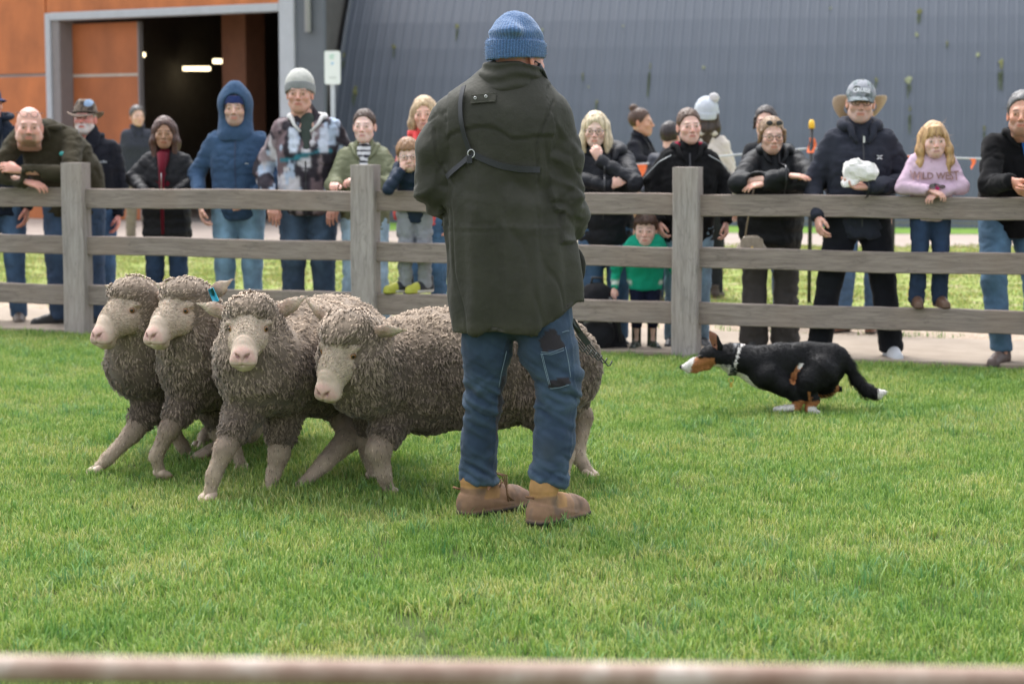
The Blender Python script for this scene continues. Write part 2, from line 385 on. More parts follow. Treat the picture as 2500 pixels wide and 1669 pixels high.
def scatter(name, g, tuft, dens, s0, s1, m, seed, nscale=1.6):
    src = bpy.data.objects.new(name+'_tuft', mesh_data(name+'_tuft', tuft)); src.data.materials.append(m)
    o = obj(name, g, m)
    t = bpy.data.node_groups.new(name+'_scatter', 'GeometryNodeTree')
    t.interface.new_socket('Geometry', in_out='INPUT', socket_type='NodeSocketGeometry'); t.interface.new_socket('Geometry', in_out='OUTPUT', socket_type='NodeSocketGeometry')
    ns, ln = t.nodes, t.links; gi = ns.new('NodeGroupInput'); go = ns.new('NodeGroupOutput')
    dp = ns.new('GeometryNodeDistributePointsOnFaces'); dp.inputs['Density'].default_value = dens; dp.inputs['Seed'].default_value = seed
    ip = ns.new('GeometryNodeInstanceOnPoints'); ob = ns.new('GeometryNodeObjectInfo'); ob.inputs['Object'].default_value = src
    rv = ns.new('FunctionNodeRandomValue'); rv.data_type = 'FLOAT_VECTOR'; rv.inputs[0].default_value = (-.12, -.12, 0); rv.inputs[1].default_value = (.12, .12, 6.283)
    rs = ns.new('FunctionNodeRandomValue'); rs.data_type = 'FLOAT'; rs.inputs[2].default_value = s0; rs.inputs[3].default_value = s1; rs.inputs['Seed'].default_value = 5
    nz = ns.new('ShaderNodeTexNoise'); nz.inputs['Scale'].default_value = nscale; nz.inputs['Detail'].default_value = 4
    mr = ns.new('ShaderNodeMapRange'); mr.inputs[1].default_value = .3; mr.inputs[2].default_value = .7; mr.inputs[3].default_value = .65; mr.inputs[4].default_value = 1.3
    mu = ns.new('ShaderNodeMath'); mu.operation = 'MULTIPLY'
    ln.new(gi.outputs[0], dp.inputs['Mesh']); ln.new(dp.outputs['Points'], ip.inputs['Points']); ln.new(ob.outputs['Geometry'], ip.inputs['Instance'])
    ln.new(rv.outputs[0], ip.inputs['Rotation']); ln.new(rs.outputs[1], mu.inputs[0]); ln.new(nz.outputs[0], mr.inputs[0]); ln.new(mr.outputs[0], mu.inputs[1]); ln.new(mu.outputs[0], ip.inputs['Scale'])
    ln.new(ip.outputs[0], go.inputs[0])
    md = o.modifiers.new('scatter', 'NODES'); md.node_group = t
    return o
def lawn_region(y0, n=10):
    V = []; Q = []
    for j in range(n+1):
        for sx in (-1, 1):
            t = j/n
            y = y0+(8.8-y0)*t if j < n else None
            if y is None:
                x = 4.3*sx; y = fence_y(x)-.06; 
            V.append((sx*(.262*y+.45) if j < n else x, y, .0))
    for j in range(n): Q.append((2*j, 2*j+1, 2*j+3, 2*j+2))
    return G(V, Q)
M_grass = grass_mat('grass', (.132, .262, .045), (.208, .338, .068), (.36, .41, .13))
M_vgr = grass_mat('verge_grass', (.19, .27, .055), (.235, .30, .07), (.29, .29, .115))
M_tuss = grass_mat('tussock_grass', (.10, .235, .06), (.155, .30, .085), (.26, .35, .13))
tag(scatter('lawn_grass', lawn_region(3.6), blades(24, .05, .025, .055, .0034, 1, .75), 800, .6, 1.08, M_grass, 3), 'short bright green lawn grass inside the fenced ring', 'grass', kind='stuff')
tag(scatter('long_grass', lawn_region(3.6), blades(14, .035, .045, .075, .0036, 2, .9), 60, .5, 1.05, M_tuss, 9, .9), 'longer darker tufts of grass scattered over the lawn', 'grass', kind='stuff')
tag(scatter('verge_grass', sheet([FP(-12, 3.1), FP(8, 3.1), (9, 25, 0), (-11, 27.4, 0)], .011), blades(16, .1, .015, .035, .006, 4, .9), 90, .6, 1.2, M_vgr, 5, .5), 'patchy yellow green grass beyond the spectators', 'grass', kind='stuff')
tag(scatter('path_edge_grass', sheet([FP(-11, 1.5), FP(8, 1.5), FP(8, 1.95), FP(-11, 1.95)], .007), blades(10, .04, .02, .05, .004, 6, .8), 26, .6, 1.3, M_tuss, 8, .8), 'weedy grass along the far edge of the concrete path', 'grass', kind='stuff')

# ---- timber fence
def wood_mat(name, col, warm):
    m, ns, ln, b = newmat(name); b.inputs['Roughness'].default_value = .85; b.inputs['Specular IOR Level'].default_value = .25
    tc = nd(ns, 'ShaderNodeTexCoord'); oi = nd(ns, 'ShaderNodeObjectInfo')
    ad = nd(ns, 'ShaderNodeVectorMath', operation='ADD'); ln.new(tc.outputs['Object'], ad.inputs[0])
    cm = nd(ns, 'ShaderNodeCombineXYZ'); mm = nd(ns, 'ShaderNodeMath', operation='MULTIPLY'); mm.inputs[1].default_value = 37; ln.new(oi.outputs['Random'], mm.inputs[0]); ln.new(mm.outputs[0], cm.inputs[0]); ln.new(mm.outputs[0], cm.inputs[2]); ln.new(cm.outputs[0], ad.inputs[1])
    mp = nd(ns, 'ShaderNodeMapping'); mp.inputs['Scale'].default_value = (1.2, 14, 14); ln.new(ad.outputs[0], mp.inputs[0])
    n1 = nd(ns, 'ShaderNodeTexNoise', i_Scale=4.0, i_Detail=8.0, i_Roughness=.7, i_Distortion=.6); ln.new(mp.outputs[0], n1.inputs['Vector'])
    n2 = nd(ns, 'ShaderNodeTexNoise', i_Scale=2.2, i_Detail=3.0); ln.new(ad.outputs[0], n2.inputs['Vector'])
    cr = nd(ns, 'ShaderNodeValToRGB'); e = cr.color_ramp.elements; e[0].position = .28; e[0].color = (col[0]*.5, col[1]*.48, col[2]*.48, 1); e[1].position = .6; e[1].color = (*col, 1); ln.new(n1.outputs[0], cr.inputs[0])
    mx = nd(ns, 'ShaderNodeMix', data_type='RGBA'); mx.inputs['B'].default_value = (*warm, 1); ln.new(cr.outputs[0], mx.inputs['A'])
    mr = nd(ns, 'ShaderNodeMapRange'); mr.inputs[1].default_value = .45; mr.inputs[2].default_value = .75; mr.inputs[4].default_value = .6; ln.new(n2.outputs[0], mr.inputs[0]); ln.new(mr.outputs[0], mx.inputs['Factor'])
    # dark drying cracks that wander along the grain
    mp2 = nd(ns, 'ShaderNodeMapping'); mp2.inputs['Scale'].default_value = (1.0, 6, 6); ln.new(ad.outputs[0], mp2.inputs[0])
    n3 = nd(ns, 'ShaderNodeTexNoise', i_Scale=1.6, i_Detail=5.0, i_Distortion=.8); ln.new(mp2.outputs[0], n3.inputs['Vector'])
    sb = nd(ns, 'ShaderNodeMath', operation='SUBTRACT'); sb.inputs[1].default_value = .5; ln.new(n3.outputs[0], sb.inputs[0]); ab = nd(ns, 'ShaderNodeMath', operation='ABSOLUTE'); ln.new(sb.outputs[0], ab.inputs[0])
    m3 = nd(ns, 'ShaderNodeMapRange'); m3.inputs[1].default_value = 0; m3.inputs[2].default_value = .008; m3.inputs[3].default_value = .72; m3.inputs[4].default_value = 1; ln.new(ab.outputs[0], m3.inputs[0])
    vs_ = nd(ns, 'ShaderNodeVectorMath', operation='SCALE'); ln.new(mx.outputs['Result'], vs_.inputs[0]); ln.new(m3.outputs[0], vs_.inputs['Scale'])
    ln.new(vs_.outputs[0], b.inputs['Base Color'])
    bp = nd(ns, 'ShaderNodeBump', i_Strength=.7, i_Distance=.004); ln.new(n1.outputs[0], bp.inputs['Height']); ln.new(bp.outputs[0], b.inputs['Normal'])
    return m
M_wood = wood_mat('weathered_wood', (.31, .258, .225), (.28, .205, .160))
M_post = wood_mat('weathered_post', (.40, .358, .335), (.36, .295, .255))
FRZ = math.atan2(FU.y, FU.x)
fence = tag(empty('timber_fence', FO, FRZ), 'grey weathered timber post and rail fence across the ring', 'fence')
BAY = 2.187
posts_u = [-BAY*3, -BAY*2, -BAY, 0, BAY, BAY*2]
def rough_box(lo, hi, seed, amp=.003, bev=.005):     # sawn timber with slightly wavering faces, grain along x
    n = 24; x0, y0, z0 = lo; x1, y1, z1 = hi; V = []; r = np.random.default_rng(seed)
    prof = [(y0+bev, z0), (y1-bev, z0), (y1, z0+bev), (y1, z1-bev), (y1-bev, z1), (y0+bev, z1), (y0, z1-bev), (y0, z0+bev)]
    for i in range(n+1):
        x = x0+(x1-x0)*i/n; dy = amp*math.sin(i*.5+seed)+r.normal()*amp*.25; dz = amp*math.sin(i*.31+seed*2)+r.normal()*amp*.25
        for a, b in prof: V.append((x, a+dy*.5, b+dz))
    Q = [(i*8+j, i*8+8+j, i*8+8+(j+1) % 8, i*8+(j+1) % 8) for i in range(n) for j in range(8)]
    g = G(V, Q); m = len(g.V)
    g.add(G([(x0, (y0+y1)/2, (z0+z1)/2), (x1, (y0+y1)/2, (z0+z1)/2)]))
    g.T = np.array([(m, j, (j+1) % 8) for j in range(8)]+[(m+1, n*8+(j+1) % 8, n*8+j) for j in range(8)])
    return g
for i, u in enumerate(posts_u):
    g = rough_box((-.02, -.065, -.083), (1.21-.004*i, .065, .083), i+3, .002, .007)
    o = obj('post', g, M_post, fence, smooth=False, loc=(u, 0, 0)); o.rotation_euler = (0, -math.pi/2, 0)
for i, u in enumerate(posts_u[:-1]):
    for k, (z0, z1) in enumerate(((.90, 1.035), (.568, .697), (.213, .352))):
        g = rough_box((u+.02, -.022, z0), (u+BAY-.02, .028, z1), i*5+k, .0035)
        obj('rail', g, M_wood, fence, smooth=False, loc=(0, .012, .004*((i*3+k) % 3-1)))

# ---- big curved steel shed
def steel_mat():
    m, ns, ln, b = newmat('blue_grey_steel'); b.inputs['Roughness'].default_value = .42; b.inputs['Specular IOR Level'].default_value = .5
    tc = nd(ns, 'ShaderNodeTexCoord'); mp = nd(ns, 'ShaderNodeMapping'); mp.inputs['Scale'].default_value = (3, .3, .3); ln.new(tc.outputs['Object'], mp.inputs[0])
    n1 = nd(ns, 'ShaderNodeTexNoise', i_Scale=2.0, i_Detail=7.0, i_Roughness=.65); ln.new(mp.outputs[0], n1.inputs['Vector'])
    cr = nd(ns, 'ShaderNodeValToRGB'); e = cr.color_ramp.elements; e[0].position = .3; e[0].color = (.080, .095, .122, 1); e[1].position = .7; e[1].color = (.095, .111, .142, 1); ln.new(n1.outputs[0], cr.inputs[0])
    n2 = nd(ns, 'ShaderNodeTexNoise', i_Scale=1.2, i_Detail=6.0, i_Roughness=.7); ln.new(tc.outputs['Object'], n2.inputs['Vector'])
    mr = nd(ns, 'ShaderNodeMapRange'); mr.inputs[1].default_value = .66; mr.inputs[2].default_value = .76; mr.inputs[4].default_value = .45; ln.new(n2.outputs[0], mr.inputs[0])
    mx = nd(ns, 'ShaderNodeMix', data_type='RGBA'); mx.inputs['B'].default_value = (.13, .14, .12, 1); ln.new(cr.outputs[0], mx.inputs['A']); ln.new(mr.outputs[0], mx.inputs['Factor'])
    ln.new(mx.outputs['Result'], b.inputs['Base Color']); return m
M_steel = steel_mat()
SO = Vector((-2.98, 32.2, 0)); SU = Vector((10.63, -2.35, 0)).normalized(); SV = Vector((-SU.y, SU.x, 0)); SRZ = math.atan2(SU.y, SU.x)
shed = tag(empty('steel_shed', SO, SRZ), 'large shed with a curved blue grey corrugated steel wall', 'shed')
arc = [(0, 0)]; s_ = 0
while s_ < 9:
    a = R(14+5.2*s_); arc.append((arc[-1][0]+math.sin(a)*.5, arc[-1][1]+math.cos(a)*.5)); s_ += .5
def arcp(h):
    for (a, b), (c, d) in zip(arc, arc[1:]):
        if h <= d: t = (h-b)/(d-b); return a+(c-a)*t
    return arc[-1][0]
pitch = .152; NR = 5; PW = pitch*NR
prof = []
for r_ in range(NR):
    for t, hh in ((0, 0), (.36, 0), (.46, .006), (.54, .006), (.64, .0)): prof.append(((r_+t)*pitch, hh))
prof.append((PW+.02, 0))
V = []
for (v, z) in arc:
    i = arc.index((v, z)); a = R(14+5.2*.5*i)
    for (x, hh) in prof: V.append((x, v-hh*math.cos(a), z+hh*math.sin(a)))
n_ = len(prof)
pm = mesh_data('wall_panel', G(V, [(j*n_+i, j*n_+i+1, (j+1)*n_+i+1, (j+1)*n_+i) for j in range(len(arc)-1) for i in range(n_-1)]), False)
for k in range(22):
    o = obj('wall_panel', pm, M_steel, shed, loc=(k*PW, .004*(k % 2), 0))
obj('wall_base', box((-.05, .02, 0), (16.5, .3, .12)), mat('shed_concrete', (.16, .16, .16)), shed)
M_dgrey = mat('dark_grey_cladding', (.105, .118, .138), .6, var=.1, vs=2)
M_lgrey = mat('light_grey_steel', (.36, .38, .42), .5, var=.08, vs=3)
V = [(-.02, v, z) for v, z in arc]+[(-.02, arc[-1][0], 0)]
ge = G([(x, v, z) for x in (-.06, -.01) for v, z in arc]+[(x, arc[-1][0], z) for x in (-.06, -.01) for v, z in arc])
L_ = len(arc); ge.Q = np.array([q for j in range(L_-1) for q in ((j, j+1, 2*L_+j+1, 2*L_+j), (j+1, j, L_+j, L_+j+1))])
obj('end_wall', ge, M_dgrey, shed, smooth=False)
obj('verge_trim', tube([(-.03, v-.02, z) for v, z in arc], .035, 6), M_dgrey, shed)
# moss patches and little pale lichens on the sheeting
M_moss = mat('moss', (.17, .19, .075), .95, vc=True, var=.4, vs=30, bump=.6)
def blob_patch(w, h, seed, col, streak=0):
    r = np.random.default_rng(seed); g = G()
    for q in range(9):
        cx, cz = r.normal(0, w*.25), r.normal(0, h*.22); rr = w*r.uniform(.12, .34)
        n = 9; cx *= .6; cz *= .6; V = [(cx, -.012, cz)]+[(cx+math.cos(a)*rr*r.uniform(.6, 1.2), 0, cz+math.sin(a)*rr*1.4*r.uniform(.6, 1.2)) for a in np.arange(n)*2*math.pi/n]
        g.add(G(V, None, [(0, 1+(j+1) % n, 1+j) for j in range(n)], [A3(col)*r.uniform(.7, 1.25)]*len(V)))
    for q in range(streak):
        x = r.normal(0, w*.15); zz = -h*r.uniform(.3, .6); n = 5; ll = h*r.uniform(.5, 1.6)
        V = []
        for i in range(n): 
            ww = .012*(1-i/n)+.004; V += [(x-ww, -.004, zz-ll*i/n), (x+ww, -.004, zz-ll*i/n)]
        g.add(G(V, [(2*i, 2*i+1, 2*i+3, 2*i+2) for i in range(n-1)], None, (.08, .10, .06)))
    return g
Mi = shed.matrix_basis = Matrix.Translation(SO) @ Matrix.Rotation(SRZ, 4, 'Z')
def shed_hit(x, y):      # where the sight line through a photo point meets the curved wall
    a = Vector((0, 0, CAMH)); d = (WD(x, y, 10)-a); Minv = Mi.inverted(); a = Minv @ a; d = Minv.to_3x3() @ d
    t = 2.5
    for _ in range(4000):
        p = a+d*t
        if p.z >= 0 and p.y >= arcp(p.z): return p
        t += .002
    return p
for i, (x, y, w_, h_, c, st) in enumerate([(2085, 185, .13, .2, 1, 3), (2108, 28, .12, .16, 0, 2), (2104, 80, .09, .10, 1, 0), (2010, 182, .06, .12, 0, 1), (2243, 126, .08, .11, 1, 0), (1615, 155, .08, .08, 1, 0), (1245, 70, .07, .08, 1, 0),
        (1049, 62, .10, .20, 0, 2), (1338, 172, .05, .1, 0, 1), (905, 110, .1, .12, 0, 1), (817, 205, .1, .3, 0, 2), (790, 128, .1, .22, 0, 2), (2296, 150, .12, .3, 0, 5), (2172, 98, .05, .1, 0, 1), (1085, 194, .09, .08, 1, 0), (1370, 234, .05, .12, 0, 1),
        (1180, 215, .05, .05, 1, 0), (1492, 150, .05, .45, 0, 5), (2088, 250, .05, .3, 0, 4), (2258, 295, .06, .2, 0, 2), (1352, 200, .04, .04, 1, 0), (1215, 120, .04, .04, 1, 0), (1905, 20, .05, .05, 1, 0), (1430, 60, .04, .04, 1, 0)]):
    p = shed_hit(x, y); a = R(14+5.2*2)
    o = obj('moss_patch', blob_patch(w_*.85, h_*.85, i, (.24, .26, .16) if c else (.16, .165, .07), st), M_moss, shed, loc=(p.x, p.y-.035, p.z)); o.rotation_euler.x = -a

# ---- orange building with the big doorway
M_or = mat('rust_orange_panel', (.44, .135, .040), .65, var=.30, vs=1.6, stretch=(1, 1, .6), bump=.1, bs=20)
M_or2 = mat('rust_orange_door', (.35, .105, .033), .65, var=.28, vs=1.3, stretch=(1, 1, .6), bump=.1, bs=20)
M_seam = mat('pale_seam', (.42, .36, .31), .7)
M_seam2 = mat('grey_seam', (.34, .34, .36), .7)
OA = Vector((-7.68, 33.5, 0)); OB = Vector((-3.31, 30.8, 0)); OU = (OB-OA).normalized(); ORZ = math.atan2(OU.y, OU.x); OL = (OB-OA).length
barn = tag(empty('orange_barn', OA, ORZ), 'rust orange panel clad barn with a wide open doorway', 'barn')
HT = 3.28
obj('lintel_panel', box((.0, 0, HT+.02), (OL-.20, .12, 8)), M_or, barn)
for k in range(6):
    for j, (z0, z1) in enumerate(((0.02, 2.375), (2.425, 8))):
        obj('wall_panel', box((-1.3*(k+1)-.03+.006, .002*(k % 2), z0), (-1.3*k-.036, .12, z1), .004), M_or, barn)
obj('seam_strip', box((-7.8, .05, 2.37), (-.035, .11, 2.43)), M_seam2, barn)
M_frame = mat('pale_grey_frame', (.40, .42, .46), .5, var=.06)
M_fr2 = mat('brown_grey_reveal', (.20, .18, .18), .6, var=.06)
obj('frame_post', box((-.03, -.03, 0), (.09, .20, HT+.12), .01), M_frame, barn)
obj('frame_reveal', box((.0905, .0, 0), (.27, .35, HT-.002), .01), M_fr2, barn)
obj('frame_head', box((.0915, -.035, HT), (OL-.271, .20, HT+.125), .01), M_frame, barn)
obj('frame_post', box((OL-.27, -.035, 0), (OL+.02, .22, 8), .01), M_frame, barn)
obj('grey_wall_panel', box((OL+.022, .01, 0), (OL+.55, .08, 8), .005), M_dgrey, barn)
obj('downpipe', tube([(OL+.30, -.05, 2.95), (OL+.30, -.05, 8)], .05, 10), M_lgrey, barn)
door = obj('sliding_door', box((.275, .30, 0.03), (1.72, .36, HT-.05)), M_or2, barn)
obj('seam_strip', box((.28, .29, 2.36), (1.715, .2985, 2.405)), M_seam, door)
obj('door_edge', box((1.721, .28, 0.03), (1.75, .38, HT-.05)), M_fr2, door)
# interior
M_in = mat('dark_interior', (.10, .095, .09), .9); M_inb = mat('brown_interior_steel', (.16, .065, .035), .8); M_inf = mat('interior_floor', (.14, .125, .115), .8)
bi = (Matrix.Translation(OA) @ Matrix.Rotation(ORZ, 4, 'Z')).inverted()
def prism(pts, z0, z1):       # a flat slab over a ground outline given in world coordinates
    n = len(pts); L2 = [bi @ Vector((x, y, 0)) for x, y in pts]
    g = G([(p.x, p.y, z) for z in (z0, z1) for p in L2], [(i, (i+1) % n, n+(i+1) % n, n+i) for i in range(n)], [(0, i+1, i) for i in range(1, n-1)]+[(n, n+i, n+i+1) for i in range(1, n-1)]); g.flat = True; return g
q0 = OB+SV*.35-SU*.02+OU*(-.1); q1 = q0+SV*12; q2 = q1-OU*9; q3 = OA+Vector((-OU.y, OU.x, 0))*.4
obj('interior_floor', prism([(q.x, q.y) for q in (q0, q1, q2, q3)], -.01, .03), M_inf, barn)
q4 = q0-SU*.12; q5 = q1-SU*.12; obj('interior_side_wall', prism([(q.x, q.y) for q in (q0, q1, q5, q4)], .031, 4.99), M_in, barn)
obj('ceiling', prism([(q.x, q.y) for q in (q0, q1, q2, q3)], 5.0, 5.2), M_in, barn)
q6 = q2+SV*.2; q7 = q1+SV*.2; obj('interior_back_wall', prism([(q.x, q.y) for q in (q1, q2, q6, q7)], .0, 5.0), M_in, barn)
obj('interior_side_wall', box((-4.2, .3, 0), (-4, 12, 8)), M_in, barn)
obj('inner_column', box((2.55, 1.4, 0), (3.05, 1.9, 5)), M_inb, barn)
for k in range(4): obj('roof_beam', box((.0, 1.5+k*2.6, 4.1-.1*k), (OL-1.2, 1.75+k*2.6, 4.45-.1*k)), M_inb, barn)
for k in range(3): obj('inner_rail', tube([(1.8, 6, .5+.4*k), (OL+.1, 6, .5+.4*k)], .03, 6), M_in, barn)
m, ns, ln, b = newmat('lamp_glow'); b.inputs['Emission Color'].default_value = (1, .82, .5, 1); b.inputs['Emission Strength'].default_value = 1.5; M_glow = m
m, ns, ln, b = newmat('dim_lamp_glow'); b.inputs['Emission Color'].default_value = (.8, .75, .7, 1); b.inputs['Emission Strength'].default_value = .5; M_glow2 = m
for i, (x, y, dep, wd, m_) in enumerate([(316, 126, 40, .28, M_glow), (451, 158, 42, .55, M_glow), (524, 141, 40, .6, M_glow), (520, 160, 52, .6, M_glow2), (610, 158, 52, .75, M_glow2)]):
    p = bi @ WD(x, y, dep); q = WD(x, y, dep)
    lb = ['short lit lamp seen beside the sliding door edge', 'lower of the two bright lamps in the doorway', 'upper right bright lamp in the doorway', 'dim strip lamp left of the other dim one, far back in the barn', 'dim strip lamp nearest the right door frame, far back in the barn'][i]
    t = tag(empty('ceiling_light', (q.x, q.y, q.z), 0), lb, 'ceiling light', 'strip lights inside the barn')
    obj('diffuser', box((-wd/2, -.08, -.04), (wd/2, .08, .04), .01), m_, t); obj('housing', box((-wd/2-.03, -.1, .042), (wd/2+.03, .1, .09), .01), M_in, t)
# ---- sign on a pole
M_white = mat('white_sign', (.80, .82, .86), .4, var=.03); M_gal = mat('galvanised', (.36, .38, .39), .45, metal=.3)
sp = WD(766, 520, 27.0); sg = tag(empty('parking_sign', (sp.x, 27, 0)), 'small white sign on a grey pole before the shed', 'sign')
obj('pole', tube([(0, .03, 0), (0, .03, 2.42)], .03, 10), M_gal, sg)
zt = WD(766, 117, 27).z; zb = WD(766, 194, 27).z; ww = 18*27/4604.
def rrect(w_, h_, r_, y0, y1, n=5):
    pts = []
    for cx, cz, a0 in ((w_-r_, h_-r_, 0), (-w_+r_, h_-r_, 90), (-w_+r_, -h_+r_, 180), (w_-r_, -h_+r_, 270)):
        for i in range(n+1): a = R(a0+90*i/n); pts.append((cx+math.cos(a)*r_, cz+math.sin(a)*r_))
    m_ = len(pts); V = [(x, y0, z) for x, z in pts]+[(x, y1, z) for x, z in pts]+[(0, y0, 0), (0, y1, 0)]
    return G(V, [(j, m_+j, m_+(j+1) % m_, (j+1) % m_) for j in range(m_)], [(2*m_, j, (j+1) % m_) for j in range(m_)]+[(2*m_+1, m_+(j+1) % m_, m_+j) for j in range(m_)])
pl = obj('sign_plate', rrect(ww, (zt-zb)/2, .03, -.012, 0), M_white, sg, smooth=False, loc=(0, 0, (zt+zb)/2))
M_gsym = mat('green_symbol', (.32, .62, .50), .5); M_bsym = mat('blue_symbol', (.35, .55, .80), .5); M_dsym = mat('grey_lettering', (.45, .47, .5), .5)
obj('symbol', tube([(math.cos(a)*.028, -.0125, .145+math.sin(a)*.024) for a in np.linspace(.3, 5.4, 9)], .007, 4), M_gsym, pl)
obj('symbol', sphere((0, -.012, .055), (.02, .004, .02), 8, 5), M_bsym, pl)
for k in range(5): obj('lettering', box((-.045+.019*k, -.0145, -.142), (-.032+.019*k, -.0125, -.125)), M_dsym, pl)
# ---- bunting line
M_rope = mat('grey_rope', (.50, .52, .54), .7); M_flag = mat('orange_flag', (.95, .20, .06), .6, var=.08); M_blk = mat('black_plastic', (.012, .012, .014), .5); M_yel = mat('yellow_cap', (.85, .50, .04), .5)
YB = 16.6
def stake(px, top, label, cap=True):
    p = WD(px, top, YB); t = tag(empty('stake', (p.x, YB, 0)), label, 'stake', 'stakes of the bunting line')
    obj('rod', tube([(0, 0, -.02), (0, 0, p.z-.05)], .017, 8), M_blk, t)
    if cap: obj('cap', tube([(0, 0, p.z-.07), (0, 0, p.z-.02), (0, 0, p.z)], [.026, .024, .014], 10), M_yel, t)
    return t
stake(1862, 275, 'black stake with a yellow cap between the handbag woman and the capped man')
stake(2052, 330, 'dark stake close behind the right shoulder of the capped man', False)
bt = tag(empty('bunting_line', (WD(1440, 378, YB).x, YB, 1.1)), 'grey rope with small orange flags strung behind the spectators', 'bunting')
rp = [(1440, 379), (1500, 374), (1600, 364), (1700, 354), (1780, 346), (1862, 340), (1960, 350), (2060, 357), (2150, 361), (2240, 364), (2349, 366), (2480, 362)]
B0 = bt.location
pts = [WD(x, y, YB+.03)-B0 for x, y in rp]
obj('rope', tube(pts, .0085, 6), M_rope, bt)
for x, y, w_, h_, tw in ((1466, 378, 24, 42, 0), (1862, 322, 12, 34, 1), (2092, 357, 22, 12, .3), (2231, 364, 9, 24, .1)):
    p = WD(x, y, YB)-B0; a = w_*YB/4604; h = h_*YB/4604
    V = [];
    for i in range(7):
        t = i/6; ww_ = a*(1-t*.92) if not tw == 1 else a*(1-.5*abs(t-.5))
        for s_ in (-1, 0, 1): V.append((p.x+s_*ww_*.75+.01*math.sin(t*5), p.y-.006+.02*math.sin(t*4+s_*1.4)*(.3+tw), p.z-h*t+(.02 if tw == 1 else 0)))
    obj('flag', G(V, [(i*3+j, i*3+j+1, i*3+j+4, i*3+j+3) for i in range(6) for j in range(2)]), M_flag, bt)
# ---- rusty rail in the foreground
M_rust = mat('rusty_painted_rail', (.34, .19, .135), .7, var=.5, vs=5, stretch=(1, 1, 1), bump=.4, bs=40)
m, ns, ln, b = newmat('rusty_rail'); M_rust = m; b.inputs['Roughness'].default_value = .55
tc = nd(ns, 'ShaderNodeTexCoord'); n1 = nd(ns, 'ShaderNodeTexNoise', i_Scale=9.0, i_Detail=5.0, i_Roughness=.7); ln.new(tc.outputs['Object'], n1.inputs['Vector'])
cr = nd(ns, 'ShaderNodeValToRGB'); e = cr.color_ramp.elements; e[0].position = .38; e[0].color = (.22, .125, .085, 1); e[1].position = .56; e[1].color = (.36, .26, .20, 1); e2 = e.new(.70); e2.color = (.60, .54, .48, 1); ln.new(n1.outputs[0], cr.inputs[0]); ln.new(cr.outputs[0], b.inputs['Base Color'])
p1 = W(-900, 1620, 2.0); p2 = W(3400, 1672, 2.0)
fr = tag(empty('rusty_rail', tuple((p1+p2)/2)), 'blurred rusty metal rail right in front of the camera', 'rail')
ctr = (p1+p2)/2
obj('rail_tube', tube([(p1+(p2-p1)*t)-ctr for t in np.linspace(0, 1, 30)], .0142, 14), M_rust, fr)
for px in (-700, 3200):
    q = W(px, 1630, 2.0); obj('rail_stand', tube([(q.x-ctr.x, .0, q.z-ctr.z-.012), (q.x-ctr.x, 0, -ctr.z)], .0125, 12), M_rust, fr)
